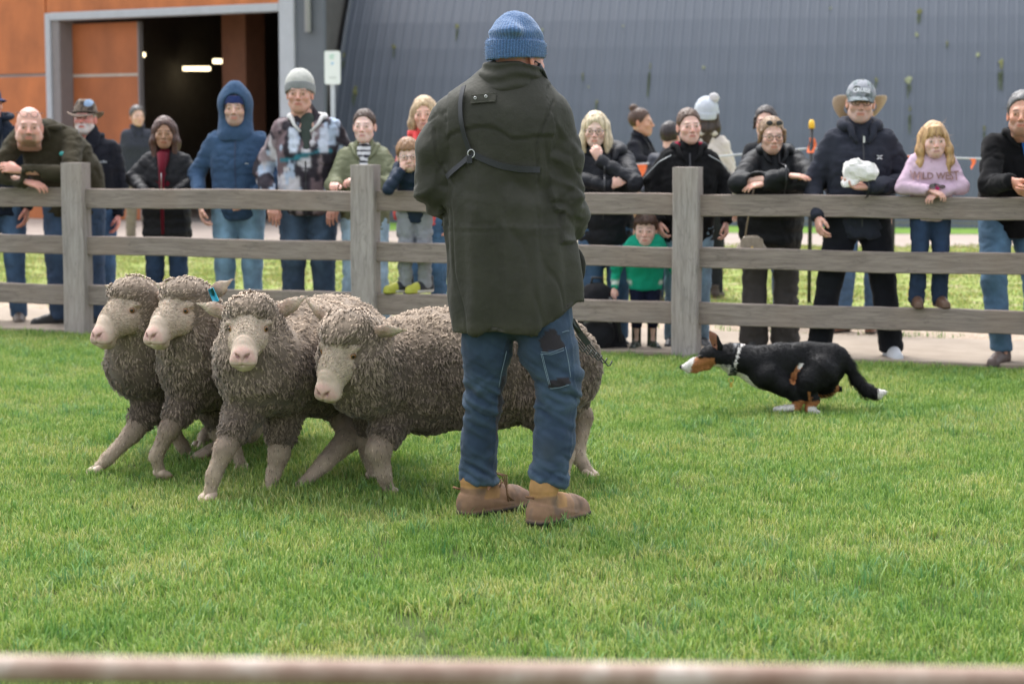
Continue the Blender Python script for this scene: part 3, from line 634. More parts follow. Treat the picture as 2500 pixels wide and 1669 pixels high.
# ================================================================ PEOPLE: templates
def M4(loc=(0, 0, 0), rot=(0, 0, 0), sc=1):
    s = sc if np.ndim(sc) else (sc, sc, sc)
    return np.array(Matrix.Translation(Vector(loc)) @ Euler([R(a) for a in rot], 'XYZ').to_matrix().to_4x4() @ Matrix.Diagonal((*s, 1)))
def sm01(x, a, b): t = np.clip((x-a)/(b-a), 0, 1); return t*t*(3-2*t)
def lerpc(c, k, t): return c*(1-t[:, None])+A3(k)*t[:, None]
_heads = {}
def head_geo(kind='man', vox=.0042):
    if (kind, vox) in _heads: return _heads[(kind, vox)]
    ch = kind == 'child'; wo_ = kind == 'woman'
    jw = {'man': 1.0, 'woman': .86, 'child': .84, 'heavy': 1.2}[kind]
    f = SDF((-.11, -.15, -.24), (.11, .13, .14), vox)
    f.ell((0, .018, .03), (.076, .095, .088), 0); f.ell((0, -.028, -.035), (.061, .063, .082), .03)
    cj = .0 if not ch else .012
    f.ell((0, -.066, -.095+cj), (.024*jw, .022, .021), .035)
    for s in (-1, 1):
        f.cap((s*.052*jw, -.005, -.062+cj), (s*.02*jw, -.06, -.093+cj), .018, .016, .03)
        if kind in ('heavy',): f.ell((s*.045, -.045, -.065), (.03, .035, .035), .03)
        f.ell((s*.042, -.062, -.028), (.02, .021, .018 if not ch else .022), .025)
        f.ell((s*.078, .014, -.012), (.007, .018, .030), .006, (0, 0, s*-20)); f.ell((s*.083, .006, -.008), (.004, .010, .018), .004, op='sub')
    if kind != 'child' : f.cap((-.034, -.079, .018), (.034, -.079, .018), .009 if wo_ else .013, k=.02)
    for s in (-1, 1): f.ell((s*.031, -.100, .000), (.017, .018, .010), .014, op='sub')
    for s in (-1, 1):
        f.ell((s*.031, -.078, .0), (.0155, .0135, .0125), .003)
        f.cap((s*.018, -.0905, .0060), (s*.043, -.0835, .0048), .0046, .0042, .004); f.cap((s*.019, -.0885, -.0085), (s*.042, -.082, -.0070), .0036, .0032, .005)
    nl = .78 if ch else (.9 if wo_ else 1)
    f.cap((0, -.086, .010), (0, -.088-.026*nl, -.032), .0075, .0105*nl**.5, .014)
    for s in (-1, 1): f.ell((s*.0115, -.100, -.037), (.0085, .0095, .0075), .008)
    for s in (-1, 1): f.ell((s*.0065, -.106, -.0455), (.0035, .005, .003), .002, op='sub')
    f.ell((0, -.082, -.064), (.026, .016, .018), .014)
    f.cap((-.019, -.0885, -.0615), (.019, -.0885, -.0615), .0052, k=.006); f.cap((-.016, -.0885, -.0715), (.016, -.0885, -.0715), .0062, k=.006)
    f.cap((-.022, -.1, -.0662), (.022, -.1, -.0662), .0022, k=.004, op='sub')
    nr = {'man': .058, 'woman': .046, 'child': .042, 'heavy': .072}[kind]
    f.cap((0, .022, -.07), (0, .035, -.22), nr, nr*1.05, .03)
    g = f.mesh(1)
    for s in (-1, 1):                        # eyeballs with iris
        e = sphere((0, 0, 0), .0122, 14, 10); M = np.array(Matrix.Rotation(R(90), 4, 'X')); e = e.tr(M)
        y = e.V[:, 1]; e.paint((.22, .20, .19)); rr = np.hypot(e.V[:, 0], e.V[:, 2])
        fr = y < 0; e.col[fr & (rr < .0082)] = (.09, .06, .04); e.col[fr & (rr < .0036)] = (.005, .005, .005)
        e.V += A3((s*.031, -.0795, -.0012)); e.col = -e.col; g.add(e)
    _heads[(kind, vox)] = g; return g
def paint_head(g, skin, brow=(.12, .08, .05), lip=None, blush=.35, beard=None, beard_col=None, bald_line=None, seed=0, browz=.019, smile=0):
    skin = A3(skin)*A3((1.10, 1.20, 1.22)); P = g.V; blush = blush*.65; eye = g.col[:, 0] < 0; c = np.tile(A3(skin), (len(P), 1))
    n = fbm(P*60, seed)[:, None]; c *= 1+.07*n
    red = A3(skin)*A3((1.12, .74, .66))
    def ellm(cx, cy, cz, rx, rz, ry=.04): return np.exp(-(((P[:, 0]-cx)/rx)**2+((P[:, 1]-cy)/ry)**2+((P[:, 2]-cz)/rz)**2)*1.2)
    for s in (-1, 1): c = lerpc(c, red, blush*ellm(s*.042, -.07, -.03, .022, .02))
    c = lerpc(c, red, blush*1.1*ellm(0, -.11, -.03, .016, .016)); 
    for s in (-1, 1): c = lerpc(c, red, .7*ellm(s*.08, .01, -.01, .012, .035))
    if beard:
        bm = sm01(-P[:, 2], .035, .05)*(P[:, 1] < .0)*np.exp(-np.clip(np.abs(P[:, 0])-(.03 if beard == 'goatee' else .09), 0, 1)**2/.0002)
        bm = np.maximum(bm*(1-.0), np.exp(-(((P[:, 0])/.028)**4+((P[:, 2]+.05)/.008)**4))*(P[:, 1] < -.07))*(P[:, 2] > -.125)
        bm *= (1-np.exp(-((P[:, 0]/.02)**4+((P[:, 2]+.068)/.008)**4)))
        c = lerpc(c, A3(beard_col)*1, np.clip(bm*(.85+.3*vnoise(P*300)), 0, .9)*(.55 if beard == 'stubble' else 1))
    lp = A3(skin)*A3((1.0, .56, .52)) if lip is None else A3(lip)
    lm = np.exp(-((P[:, 0]/.0215)**6+((P[:, 2]+.0667)/.0085)**4))*(P[:, 1] < -.082); c = lerpc(c, lp, lm*.95)
    ml = np.exp(-((P[:, 0]/.021)**6+((P[:, 2]+.0664)/.0022)**2))*(P[:, 1] < -.08); c = lerpc(c, A3(skin)*.25, ml*.8)
    for s in (-1, 1):
        x = (P[:, 0]*s-.031)/.0175; z = (P[:, 2]-browz+.002*x*x)/.0042
        bm = np.exp(-(np.abs(x)**4+np.abs(z)**3))*(P[:, 1] < -.05); c = lerpc(c, brow, np.clip(bm*(.8+.4*vnoise(P*250, 5)), 0, .9))
        x = (P[:, 0]*s-.031)/.0150; z = (P[:, 2]-.0068+.003*x*x)/.0021
        lm = np.exp(-(np.abs(x)**4+z*z))*(P[:, 1] < -.07); c = lerpc(c, (.06, .035, .03), lm*.45)
    c[eye] = -g.col[eye]; g.col = np.clip(c, 0, 1); return g
_hands = {}
def hand_geo(curl=40, spread=1, vox=.0034):
    key = (curl, spread, vox)
    if key in _hands: return _hands[key]
    f = SDF((-.08, -.1, -.21), (.09, .05, .05), vox)
    f.chain([(0, .0, .03), (0, 0, -.01), (0, 0, -.05)], [.026, .027, .03], .015, flat=((0, 1, 0), .62))
    for i, (x, z, L) in enumerate([(.030, -.088, .074), (.010, -.094, .082), (-.011, -.090, .076), (-.031, -.080, .060)]):
        f.cap((x*.6, 0, -.03), (x, .002, z+.008), .0145, .0115, .012)
        p = A3((x, .001, z)); a = R(curl*.35); sx = x*.12*spread*4
        for k, fr in enumerate((.45, .32, .26)):
            a += R(curl*(.5+.12*i*.5)); q = p+A3((sx*fr, -math.sin(a-R(curl*.3)), -math.cos(a-R(curl*.3))))*L*fr
            f.cap(p, q, .0093-.0008*k, .0086-.0008*k, .004); p = q
    f.chain([(.018, -.004, -.012), (.043, -.014, -.044), (.050, -.028, -.072), (.046, -.040, -.094)], [.017, .0125, .0105, .009], .008)
    g = f.mesh(1); _hands[key] = g; return g
def hand_at(wrist, direc, palm, curl=40, side=1, sc=1.0, spread=1):       # side 1: thumb on the hand's own +x
    d = Vector(direc).normalized(); p = Vector(palm); p = (p-d*p.dot(d)).normalized()
    z = -d; y = -p; x = y.cross(z)
    M = Matrix((x*sc*side, y*sc, z*sc)).transposed().to_4x4(); M.translation = Vector(wrist)
    return hand_geo(curl, spread).tr(M)
# ---- materials shared by the people
M_skin = mat('skin', vc=True, rough=.5, var=.05, vs=40, bump=.15, bs=300, bd=.002, sss=.25)
def cloth(name, kind='cotton', var=.1):
    k = {'cotton': dict(rough=.92, bump=.35, bs=90, bd=.004, sheen=.03, spec=.2), 'denim': dict(rough=.92, bump=.5, bs=140, bd=.003, weave=260, var=.22, vs=14), 'puffer': dict(rough=.62, spec=.3, bump=.7, bs=34, bd=.008),
         'fleece': dict(rough=1, bump=.8, bs=220, bd=.004, sheen=.06, spec=.15), 'wool': dict(rough=1, bump=.9, bs=120, bd=.006, sheen=.4), 'leather': dict(rough=.5, bump=.4, bs=120, bd=.003), 'rubber': dict(rough=.3)}[kind]
    k = dict(k); k.setdefault('var', var)
    if kind in ('cotton', 'fleece'): k.update(bs=26, bd=.010, bump=.5, weave=180, wb=.06)
    return mat(name, vc=True, **k)
M_cot = cloth('cotton'); M_den = cloth('denim', 'denim'); M_puf = cloth('puffer', 'puffer'); M_fle = cloth('fleece', 'fleece'); M_wool = cloth('knit', 'wool'); M_lea = cloth('leather', 'leather'); M_rub = cloth('rubber', 'rubber')
m, ns, ln, b = newmat('hair'); M_hair = m; b.inputs['Roughness'].default_value = .45; b.inputs['Anisotropic'].default_value = .4
at = nd(ns, 'ShaderNodeVertexColor', layer_name='Col'); tc = nd(ns, 'ShaderNodeTexCoord'); mp = nd(ns, 'ShaderNodeMapping'); mp.inputs['Scale'].default_value = (160, 160, 9); ln.new(tc.outputs['Object'], mp.inputs[0])
n1 = nd(ns, 'ShaderNodeTexNoise', i_Scale=1.0, i_Detail=4.0); ln.new(mp.outputs[0], n1.inputs['Vector']); mr = nd(ns, 'ShaderNodeMapRange'); mr.inputs[1].default_value = .3; mr.inputs[2].default_value = .7; mr.inputs[3].default_value = .55; mr.inputs[4].default_value = 1.35; ln.new(n1.outputs[0], mr.inputs[0])
vm = nd(ns, 'ShaderNodeVectorMath', operation='SCALE'); ln.new(at.outputs[0], vm.inputs[0]); ln.new(mr.outputs[0], vm.inputs['Scale']); ln.new(vm.outputs[0], b.inputs['Base Color'])
bp = nd(ns, 'ShaderNodeBump', i_Strength=.9, i_Distance=.004); ln.new(n1.outputs[0], bp.inputs['Height']); ln.new(bp.outputs[0], b.inputs['Normal'])
M_glasses = mat('dark_glasses_frame', (.02, .02, .022), .3); M_metal = mat('bright_metal', (.6, .6, .6), .3, metal=.9)
m, ns, ln, b = newmat('lens_glass'); M_lens = m; b.inputs['Transmission Weight'].default_value = 1; b.inputs['Roughness'].default_value = .02; b.inputs['IOR'].default_value = 1.05
M_dlens = mat('dark_lens', (.05, .045, .05), .1)
M_print = mat('white_print', (.75, .76, .78), .6, var=.04)

# ---- hair and hats, all in the head's own frame
def hair_geo(style, col, seed=0):
    f = SDF((-.16, -.14, -.42), (.16, .2, .2), .006)
    if style in ('short', 'crop'):
        t = .006 if style == 'crop' else .013
        f.ell((0, .022, .036), (.079+t*.5, .097+t*.6, .090+t), 0); f.fn(lambda x, y, z: -(z-(-.045+.0*x)-np.clip(-(y-.02)*1.45, -.05, .13)))
        f.ell((0, -.11, .005), (.064, .06, .062), .01, op='sub')
    elif style == 'boyfringe':
        f.ell((0, .018, .040), (.088, .106, .096), 0); f.fn(lambda x, y, z: -(z-(-.05)-np.clip(-(y-.03)*1.3, -.02, .095)+.006*np.sin(x*150)))
    elif style in ('bun', 'tied', 'updo'):
        f.ell((0, .020, .034), (.082, .101, .093), 0); f.fn(lambda x, y, z: -(z+.055-np.clip(-(y-.015)*1.5, -.05, .135))); f.ell((0, -.105, .005), (.062, .05, .064), .01, op='sub')
        if style == 'bun': f.ell((0, .07, .125), (.042, .04, .035), .015)
        if style == 'tied': f.ell((0, .125, .03), (.03, .035, .04), .02)
        if style == 'updo':
            f.ell((0, .09, .03), (.07, .05, .06), .03)
            for s in (-1, 1): f.cap((s*.076, -.03, .03), (s*.085, -.01, -.045), .014, .010, .015)
    elif style in ('long', 'bob', 'wavy', 'girl'):
        L = {'long': -.33, 'bob': -.15, 'wavy': -.38, 'girl': -.22}[style]; wd = {'long': .078, 'bob': .092, 'wavy': .095, 'girl': .098}[style]
        f.ell((0, .018, .034), (.083, .104, .0935), 0)
        for s in (-1, 1):
            f.chain([(s*.07, .0, .02), (s*wd*.93, -.012, -.06), (s*wd, -.02, L*.65), (s*wd*.85, -.03, L)], [.026, .027, .025, .016], .03)
            f.chain([(s*.05, .06, .02), (s*.07, .05, -.08), (s*.06, .05, L)], [.05, .045, .03], .03)
        f.chain([(0, .07, .0), (0, .07, -.1), (0, .065, L*.95)], [.055, .055, .035], .03)
        f.ell((0.006, -.118, -.016), (.059, .087, .098 if style == 'long' else .090 if style != 'girl' else .066), .010, op='sub')
        f.cap((0, -.09, -.05), (0, -.10, -.4), .06, .07, .02, op='sub'); f.ell((0, -.0, -.09), (.058, .09, .085), .01, op='sub')
        if style == 'girl':
            for s in (-1, -.45, .1, .6, 1): f.cap((s*.03, -.07, .085), (s*.058, -.099+abs(s)*.02, .028), .016, .006, .012)
    g = f.mesh(1); P = g.V
    st = fbm(np.c_[P[:, 0]*70, P[:, 1]*70, P[:, 2]*8], seed, 3); g.push(st*.006)
    if style in ('wavy', 'girl', 'bob'): g.V[:, 0] += np.sin(P[:, 2]*40+seed)*.008*sm01(-P[:, 2], .05, .2)
    c = A3(col); c2 = c*A3((.6, .55, .5)); t = sm01(fbm(np.c_[P[:, 0]*60, P[:, 1]*60, P[:, 2]*6], seed+4, 2), -.4, .5)
    g.col = c2*(1-t[:, None])+c*t[:, None]
    # loose strands that break the outline
    r = np.random.default_rng(seed+5); N = g.N(); n_str = {'short': 260, 'crop': 120, 'boyfringe': 320, 'girl': 420, 'wavy': 300, 'long': 240, 'bob': 240}.get(style, 200)
    ii = r.choice(len(P), n_str); SV_ = []; SQ = []; sc_ = []
    for q, i in enumerate(ii):
        p = g.V[i]; n = N[i]; d = A3((r.normal()*.25, r.normal()*.25, -1)) if style in ('long', 'wavy', 'bob', 'girl') else A3((r.normal()*.6, -.3+r.normal()*.4, -.1))
        L = r.uniform(.012, .03)*(1.3 if style in ('girl', 'wavy') else 1); s = np.cross(n, d); s = s/(np.linalg.norm(s)+1e-6)*.0013; o = len(SV_)
        if style == 'girl' and r.random() < .25: d = A3((np.sign(p[0])*1.2, r.normal()*.3, -.3+r.normal()*.5))
        for t in (0, .5, 1):
            c_ = p-n*.002+n*L*.35*t+d*L*t*(.6+.4*t); SV_ += [c_-s*(1-.7*t), c_+s*(1-.7*t)]
        SQ += [(o, o+1, o+3, o+2), (o+2, o+3, o+5, o+4)]; sc_ += [g.col[i]*r.uniform(.8, 1.3)]*6
    return g.add(G(SV_, SQ, None, sc_))
def rib(g, n, amp, c=(0, .015)):          # knitted ribs running up and down a hat
    a = np.arctan2(g.V[:, 0]-c[0], g.V[:, 1]-c[1]); return g.push(amp*np.sin(a*n))
def hat_geo(style, col, col2=None, seed=0):
    f = SDF((-.24, -.24, -.1), (.24, .24, .26), .0058 if style in ('brim', 'fedora') else .0042); parts = []
    if style == 'beanie':
        f.ell((0, .02, .055), (.092, .108, .105), 0); f.fn(lambda x, y, z: -(z-.035+.25*(y))); g = f.mesh(1).paint(col)
        g.push(.0025*fbm(g.V*25, seed)); rib(g, 46, .0012)
        f = SDF((-.13, -.14, -.08), (.13, .16, .14), .0042); f.ell((0, .02, .035), (.0965, .1135, .15), 0); f.fn(lambda x, y, z: np.maximum(-(z-.005+.25*y), z-.058+.25*y)); h = f.mesh(1).paint(col2 or col); rib(h, 46, .0014)
        return [('crown', g, M_wool), ('cuff', h, M_wool)]
    if style == 'cap':
        f.ell((0, .012, .040), (.087, .106, .096), 0); f.fn(lambda x, y, z: -(z-.030)); g = f.mesh(1).paint(col)
        V = []; Q = []
        for i in range(17):
            u = (i-8)/8; a = u*R(66)
            for k in range(6):
                t = k/5; x = math.sin(a)*(.086-.006*t); y = .012-math.cos(a)*.104-t*.068*math.cos(u*R(84)); z = .037-t*.020-.020*u*u*(.4+t*.6)
                V += [(x, y, z), (x, y, z-.0035)]
        for i in range(16):
            for k in range(5): a0, a1, b0, b1 = (i*6+k)*2, (i*6+k+1)*2, (i*6+6+k)*2, (i*6+7+k)*2; Q += [(a0, a1, b1, b0), (a0+1, b0+1, b1+1, a1+1)]
            a0, b0 = (i*6+5)*2, (i*6+11)*2; Q.append((a0, a0+1, b0+1, b0))
        h = G(V, Q).paint(col2 or col)
        return [('crown', g, M_cot), ('visor', h, M_cot)]
    if style in ('brim', 'fedora'):
        br = (.185, .20) if style == 'brim' else (.135, .15)
        f.ell((0, .015, .05), (.085, .102, .115 if style == 'fedora' else .11), 0); f.plane((0, 0, 1), .145); f.ell((0, .0, .19), (.03, .075, .045), .03, op='sub'); f.fn(lambda x, y, z: -(z-.03)); g = f.mesh(1).paint(col)
        n = 40; V = []; C_ = []
        for i in range(n):
            a = 2*math.pi*i/n
            for k in range(6):
                t = .6+.4*k/5; x = math.sin(a)*br[0]*t; y = .015+math.cos(a)*br[1]*t; z = .034-.0*t+(.06 if style == 'brim' else .018)*(abs(math.sin(a))**2*max(0, (t-.6)/.4)**2)-(.025 if style == 'brim' else .03)*abs(math.cos(a))**2*max(0, (t-.6)/.4)
                V += [(x, y, z), (x, y, z-.004)]
        Q = []
        for i in range(n):
            j = (i+1) % n
            for k in range(5): a0, a1, b0, b1 = (i*6+k)*2, (i*6+k+1)*2, (j*6+k)*2, (j*6+k+1)*2; Q += [(a0, b0, b1, a1), (a0+1, a1+1, b1+1, b0+1)]
            a0, b0 = (i*6+5)*2, (j*6+5)*2; Q.append((a0, b0, b0+1, a0+1))
        h = G(V, Q).paint(col2 or col)
        band = tube([(math.sin(a)*.088, .015+math.cos(a)*.105, .045) for a in np.arange(24)*math.pi/12], .011, 6, closed=True).paint(A3(col)*.4)
        return [('crown', g, M_cot), ('brim', h, M_cot), ('hat_band', band, M_cot)]
    if style == 'hood':
        f = SDF((-.17, -.16, -.22), (.17, .19, .2), .0055)
        f.ell((0, .018, .035), (.118, .128, .130), 0); f.chain([(0, .05, .02), (0, .05, -.09), (0, .03, -.18)], [.105, .105, .13], .04, flat=((0, 1, 0), .85)); f.ell((0, .0, .13), (.05, .06, .055), .05)
        f.ell((0, -.11, -.01), (.080, .13, .105), .012, op='sub'); f.cap((0, -.12, -.05), (0, -.14, -.2), .07, .05, .02, op='sub')
        g = f.mesh(1); g.push(.004*fbm(g.V*18, seed)).paint(col); g.col *= 1+.1*fbm(g.V*90, 3)[:, None]
        return [('hood', g, M_fle)]
def glasses_geo(z=.0, y=-.103, col=(.02, .02, .022), w=.0225, h=.016, tilt=0, arms=True):
    g = G()
    for s in (-1, 1): g.add(tube([(s*.032+math.cos(a)*w, y+.010*abs(math.cos(a))*.3, z+math.sin(a)*h*(1 if math.sin(a) > 0 else 1.15)) for a in np.arange(16)*math.pi/8], .0016, 5, closed=True))
    g.add(tube([(-.011, y, z+.005), (0, y-.003, z+.008), (.011, y, z+.005)], .002, 5))
    if arms:
        for s in (-1, 1): g.add(tube([(s*(.031+w), y, z+.006), (s*.078, y+.03, z+.007), (s*.082, .005, z+.004)], .002, 5))
    g.paint(col)
    if tilt: g = g.tr(M4(rot=(tilt, 0, 0)))
    return g
# ---- garment folds
def folds(g, segs, amp=.006, f=28, seed=0, long=.35):
    """wrinkles that run across the limbs, denser near the joints"""
    P = g.V; n = fbm(np.c_[P[:, 0]*f*.45, P[:, 1]*f*.45, P[:, 2]*f], seed, 2); rid = 1-2*np.abs(n)
    w_ = .45+.55*sm01(fbm(P*5, seed+3, 1), -.3, .5)
    m2 = fbm(np.c_[P[:, 0]*f*.9, P[:, 1]*f*.9, P[:, 2]*f*.22], seed+9, 2)
    g.push(1.3*amp*(rid*w_+m2*long)); P = g.V; n2 = fbm(np.c_[P[:, 0]*f*.35+P[:, 2]*f*.25, P[:, 1]*f*.35, P[:, 2]*f*.6-P[:, 0]*f*.3], seed+31, 2); return g.push(-amp*1.3*np.exp(-(n2/.07)**2)*w_)
def quilt(g, segs, q=.065, amp=.010):
    P = g.V; best = np.full(len(P), 1e9); ss = np.zeros(len(P)); off = 0
    for a, b in segs:
        a = A3(a); b = A3(b); L = np.linalg.norm(b-a); d = (b-a)/L; t = np.clip((P-a)@d, 0, L); dd = np.linalg.norm(P-a-t[:, None]*d, axis=1)
        m = dd < best; best = np.where(m, dd, best); ss = np.where(m, (P-a)@d+off, ss); off += L
    return g.push(amp*(np.abs(np.sin(ss*math.pi/q))**.55-.75))
ALLP = {}
def person(key, label, x=None, y=None, px=None, dd=.45, top=None, Y=None, H=None, yaw=0, kind='man', w=1.0, skin=(.52, .30, .21), head=(0, 0, 0), headoff=(0, 0, 0), lean=0, twist=0, side=0,
           arms=None, jacket=None, pants=None, shoes=None, hair=None, hat=None, glasses=None, group='spectators along the fence', facekw=None, legs=None, shtilt=None, zfoot=0.0, hands=None, shirt=None, collar=None, hatH=.0, quilt_=None, extra=None, hipoff=(0, 0), shift=0):
    if Y is None and y is None: kx = (px*D-1250)/FPX; y = (12.943+dd)/(1+.3487*kx)
    elif Y is not None: y = Y
    if x is None: x = (px*D-1250)/FPX*y
    if H is None: H = W(0, top*D, y).z-hatH-zfoot
    s = H/1.78; hs = s*1.08 if kind != 'child' else 1.06*.205/.235*(.9+.1*H/1.2)
    root = tag(empty('person', (x, y, zfoot), R(yaw)), label, 'person', group)
    q = math.radians
    def up(p):                              # a point of the upper body after lean and twist
        p = Vector(p); piv = Vector((0, 0, .95*s)); v = p-piv
        v = Matrix.Rotation(q(twist), 3, 'Z') @ (Matrix.Rotation(q(side), 3, 'Y') @ (Matrix.Rotation(q(lean), 3, 'X') @ v)); v = v+piv; return v+Vector((shift, 0, 0))
    k = s; ww = w
    pel = Vector((hipoff[0], hipoff[1], .95*s)); che = up((0, 0, 1.26*s)); nb = up((0, .015*s, 1.49*s)); hc = up((0, -.015*s, H-.12*hs))+Vector(headoff)
    sw = (.168 if kind in ('man', 'heavy') else .150 if kind == 'woman' else .155)*s*(1+(w-1)*.35)
    sh = {1: up((sw, 0, 1.405*s)), -1: up((-sw, 0, 1.405*s))}
    if shtilt is not None:
        c_ = up((0, 0, 1.405*s)); sh = {a: c_+Vector((math.cos(q(shtilt)), 0, -math.sin(q(shtilt))))*a*sw for a in (-1, 1)}
    arms = arms or {}; el = {}; wr = {}
    for sd_ in (-1, 1):
        a = arms.get(sd_, None)
        if a is None:
            el[sd_] = up((sd_*(sw+.045*s), .02*s, 1.12*s)); wr[sd_] = up((sd_*(sw+.035*s), -.06*s, .88*s))
        else:
            el[sd_], wr[sd_] = Vector(a[0]), Vector(a[1])
            if abs(el[sd_].x) > .2 and kind not in ('heavy',): el[sd_].x *= .84
    legs = legs or {}; hip = {}; kn = {}; an = {}
    for sd_ in (-1, 1):
        l = legs.get(sd_, None); hip[sd_] = pel+Vector((sd_*.088*s*(.6+.4*w), 0, -.05*s))
        if l is None: kn[sd_] = Vector((hipoff[0]*.5+sd_*.10*s, -.03*s+hipoff[1]*.5, .50*s)); an[sd_] = Vector((sd_*.11*s, .02*s, .09*s))
        else: kn[sd_], an[sd_] = Vector(l[0]), Vector(l[1])
    F_ = ((0, 1, 0), .72)
    # body: one continuous mesh (coarse where clothes hide it, fine head and hands joined in)
    pts = [pel, che, nb, hc]+list(sh.values())+list(el.values())+list(wr.values())+list(kn.values())+list(an.values())
    lo = A3([min(p[i] for p in pts)-.26 for i in range(3)]); hi = A3([max(p[i] for p in pts)+.26 for i in range(3)]); lo[2] = -.01
    bw = .021
    f = SDF(lo, hi, bw)
    f.cap(pel, che, .105*s*ww, .11*s*ww, .04, F_); f.cap(sh[-1]*.7+sh[1]*.3, sh[-1]*.3+sh[1]*.7, .075*s, k=.05); f.cap(che, nb, .10*s*ww, .05*s, .05, F_); f.cap(nb, hc+Vector((0, .02, -.08*hs)), .05*s, .05*s, .03)
    for a in (-1, 1):
        f.chain([sh[a], el[a], wr[a]], [.045*s, .036*s, .024*s], .02); f.chain([hip[a], kn[a], an[a], an[a]+Vector((0, -.03*s, -.04*s))], [.075*s, .05*s, .036*s, .022*s], .03)
    body = f.mesh(1).paint(A3(skin)*A3((1.1, 1.2, 1.22)))
    HM = Matrix.Translation(hc) @ Euler([q(v) for v in head], 'XYZ').to_matrix().to_4x4() @ Matrix.Scale(hs*(1.0 if kind != 'child' else 1.0), 4)
    hg = head_geo(kind).copy(); fk = dict(facekw or {}); paint_head(hg, skin, seed=len(key), **fk); hg.V[:, 1] += np.maximum(0, -.085-hg.V[:, 2])*math.tan(q(min(lean+head[0], 50)))*1.1; hg.V[:, 2] = np.where((hg.V[:, 2] < -.125) & (lean > 15), -.125+(hg.V[:, 2]+.125)*.3, hg.V[:, 2]); hg = hg.tr(HM); body.add(hg)
    hands = hands or {}; fa = {}
    for a in (-1, 1):
        hh = hands.get(a, {})
        if hh is None: continue
        d = hh.get('dir', tuple(wr[a]-el[a])); pn = hh.get('palm', (-a, 0.0, 0) if arms.get(a) is None else (0, .3, -1))
        # thumb side: +x of the hand for palm facing -y; choose mirror so that the thumb points forward/up
        hg = hand_at(wr[a]+Vector(d).normalized()*.012*s, d, pn, hh.get('curl', 45), hh.get('m', a), (.98 if kind == 'man' else .88)*s if kind != 'child' else s*.95, hh.get('spread', 1)).paint(A3(skin)*A3((1.1, 1.2, 1.22)))
        hg.col *= A3((1.04, .92, .9)); body.add(hg)
    obj('body', body, M_skin, root)
    # jacket
    J = dict(col=(.05, .05, .06), mat=M_cot, fat=1.0, hem=.80, amp=.006, sleeve=1.0, arm=1.0, quilt=0, cuff=1.0, open=0, flare=0); J.update(jacket or {})
    v = .0125; f = SDF(lo, hi, v); ft = J['fat']*ww
    hemz = J['hem']*s
    f.cap(pel+Vector((0, 0, -.12*s)) if hemz < .85*s else pel, pel+Vector((0, 0, .1*s)), .150*s*ft+J['flare'], .142*s*ft, .05, F_)
    f.cap(pel+Vector((0, 0, .06*s)), che, .145*s*ft, .158*s*ft, .06, F_)
    shl, shr = sh[-1]*.82+sh[1]*.18, sh[-1]*.18+sh[1]*.82; down = (che-nb).normalized()*.03*s
    f.cap(shl+down, shr+down, .082*s*ft**.5, k=.07, flat=((0, 1, 0), .85)); f.cap(che, nb+(che-nb)*.2, .155*s*ft, .08*s, .06, F_); f.cap(nb+(che-nb)*.1, hc*.42+nb*.58, .075*s, .060*s, .05)
    for a in (-1, 1):
        ar = J['arm']; e = J['cuff']
        wre = wr[a]+(el[a]-wr[a])*(1-J['sleeve'])
        f.chain([sh[a]+(nb-sh[a])*.1, el[a], wre], [.066*s*ar**.6, .054*s*ar**.6, .041*s*ar**.6*e], .03)
    f.plane((0, 0, -1), -hemz) if J.get('hemslope') is None else f.fn(lambda X, Y_, Z: hemz+J['hemslope']*X-Z)
    for a in (-1, 1):
        dv = (wr[a]-el[a]).normalized(); c = wr[a]+(el[a]-wr[a])*(1-J['sleeve'])+dv*.012
        rr = .11*s; sl = tuple(slice(max(0, int((c[i]-rr-lo[i])/v)), int((c[i]+rr-lo[i])/v)+2) for i in range(3))
        X = f.ax[0][sl[0]][:, None, None]-c[0]; Y_ = f.ax[1][sl[1]][None, :, None]-c[1]; Z = f.ax[2][sl[2]][None, None, :]-c[2]
        dpl = X*dv[0]+Y_*dv[1]+Z*dv[2]; near = (X*X+Y_*Y_+Z*Z) < rr*rr; lat = np.sqrt(np.maximum(X*X+Y_*Y_+Z*Z-dpl*dpl, 0)) < .075*s
        sub = f.d[sl]; f.d[sl] = np.where(near & lat & (dpl > -v), np.maximum(sub, dpl), sub)
    if J['open']:                              # open neckline showing what is under it
        o_ = J['open']; ax_ = (che-nb); n_f = Vector((0, -1, 0)); wf = ww**.7; f.chain([nb-ax_*.35+n_f*.085*s, nb+ax_*.15+n_f*.115*s*wf, nb+ax_*(.30+.40*o_)+n_f*.135*s*wf], [.052*s*o_, .047*s*o_, .018*s], .010, op='sub')
    g = f.mesh(1); segs = [(pel-Vector((0, 0, .3)), che), (sh[1], el[1]), (el[1], wr[1]), (sh[-1], el[-1]), (el[-1], wr[-1])]
    if J['quilt']: quilt(g, segs, J['quilt'], .0095*s); g.push(.004*fbm(g.V*A3((30, 30, 16)), 7))
    folds(g, segs, J['amp'], 22/s**.5, len(label), .5)
    g.paint(J['col'])
    if callable(J.get('paint')):
        g.col = J['paint'](g.V/s, g); gc = G(g.col.copy(), g.Q); gc.smooth(1, .5); g.col = gc.V
    jo = obj(J.get('name', 'jacket'), g, J['mat'], root)
    # trousers
    T = dict(col=(.06, .1, .2), mat=M_den, fat=1.0, flare=1.0, amp=.006, cuffz=.06); T.update(pants or {})
    f = SDF((lo[0], lo[1], 0), (hi[0], hi[1], 1.12*s), v); ft = T['fat']*(.5+.5*ww)
    f.cap(pel+Vector((-.05*s, 0, -.02*s)), pel+Vector((.05*s, 0, -.02*s)), .108*s*ft, k=.03, flat=((0, 1, 0), .80)); f.cap(pel, pel+Vector((0, 0, .06*s)), .105*s*ft, .10*s*ft, .04, F_)
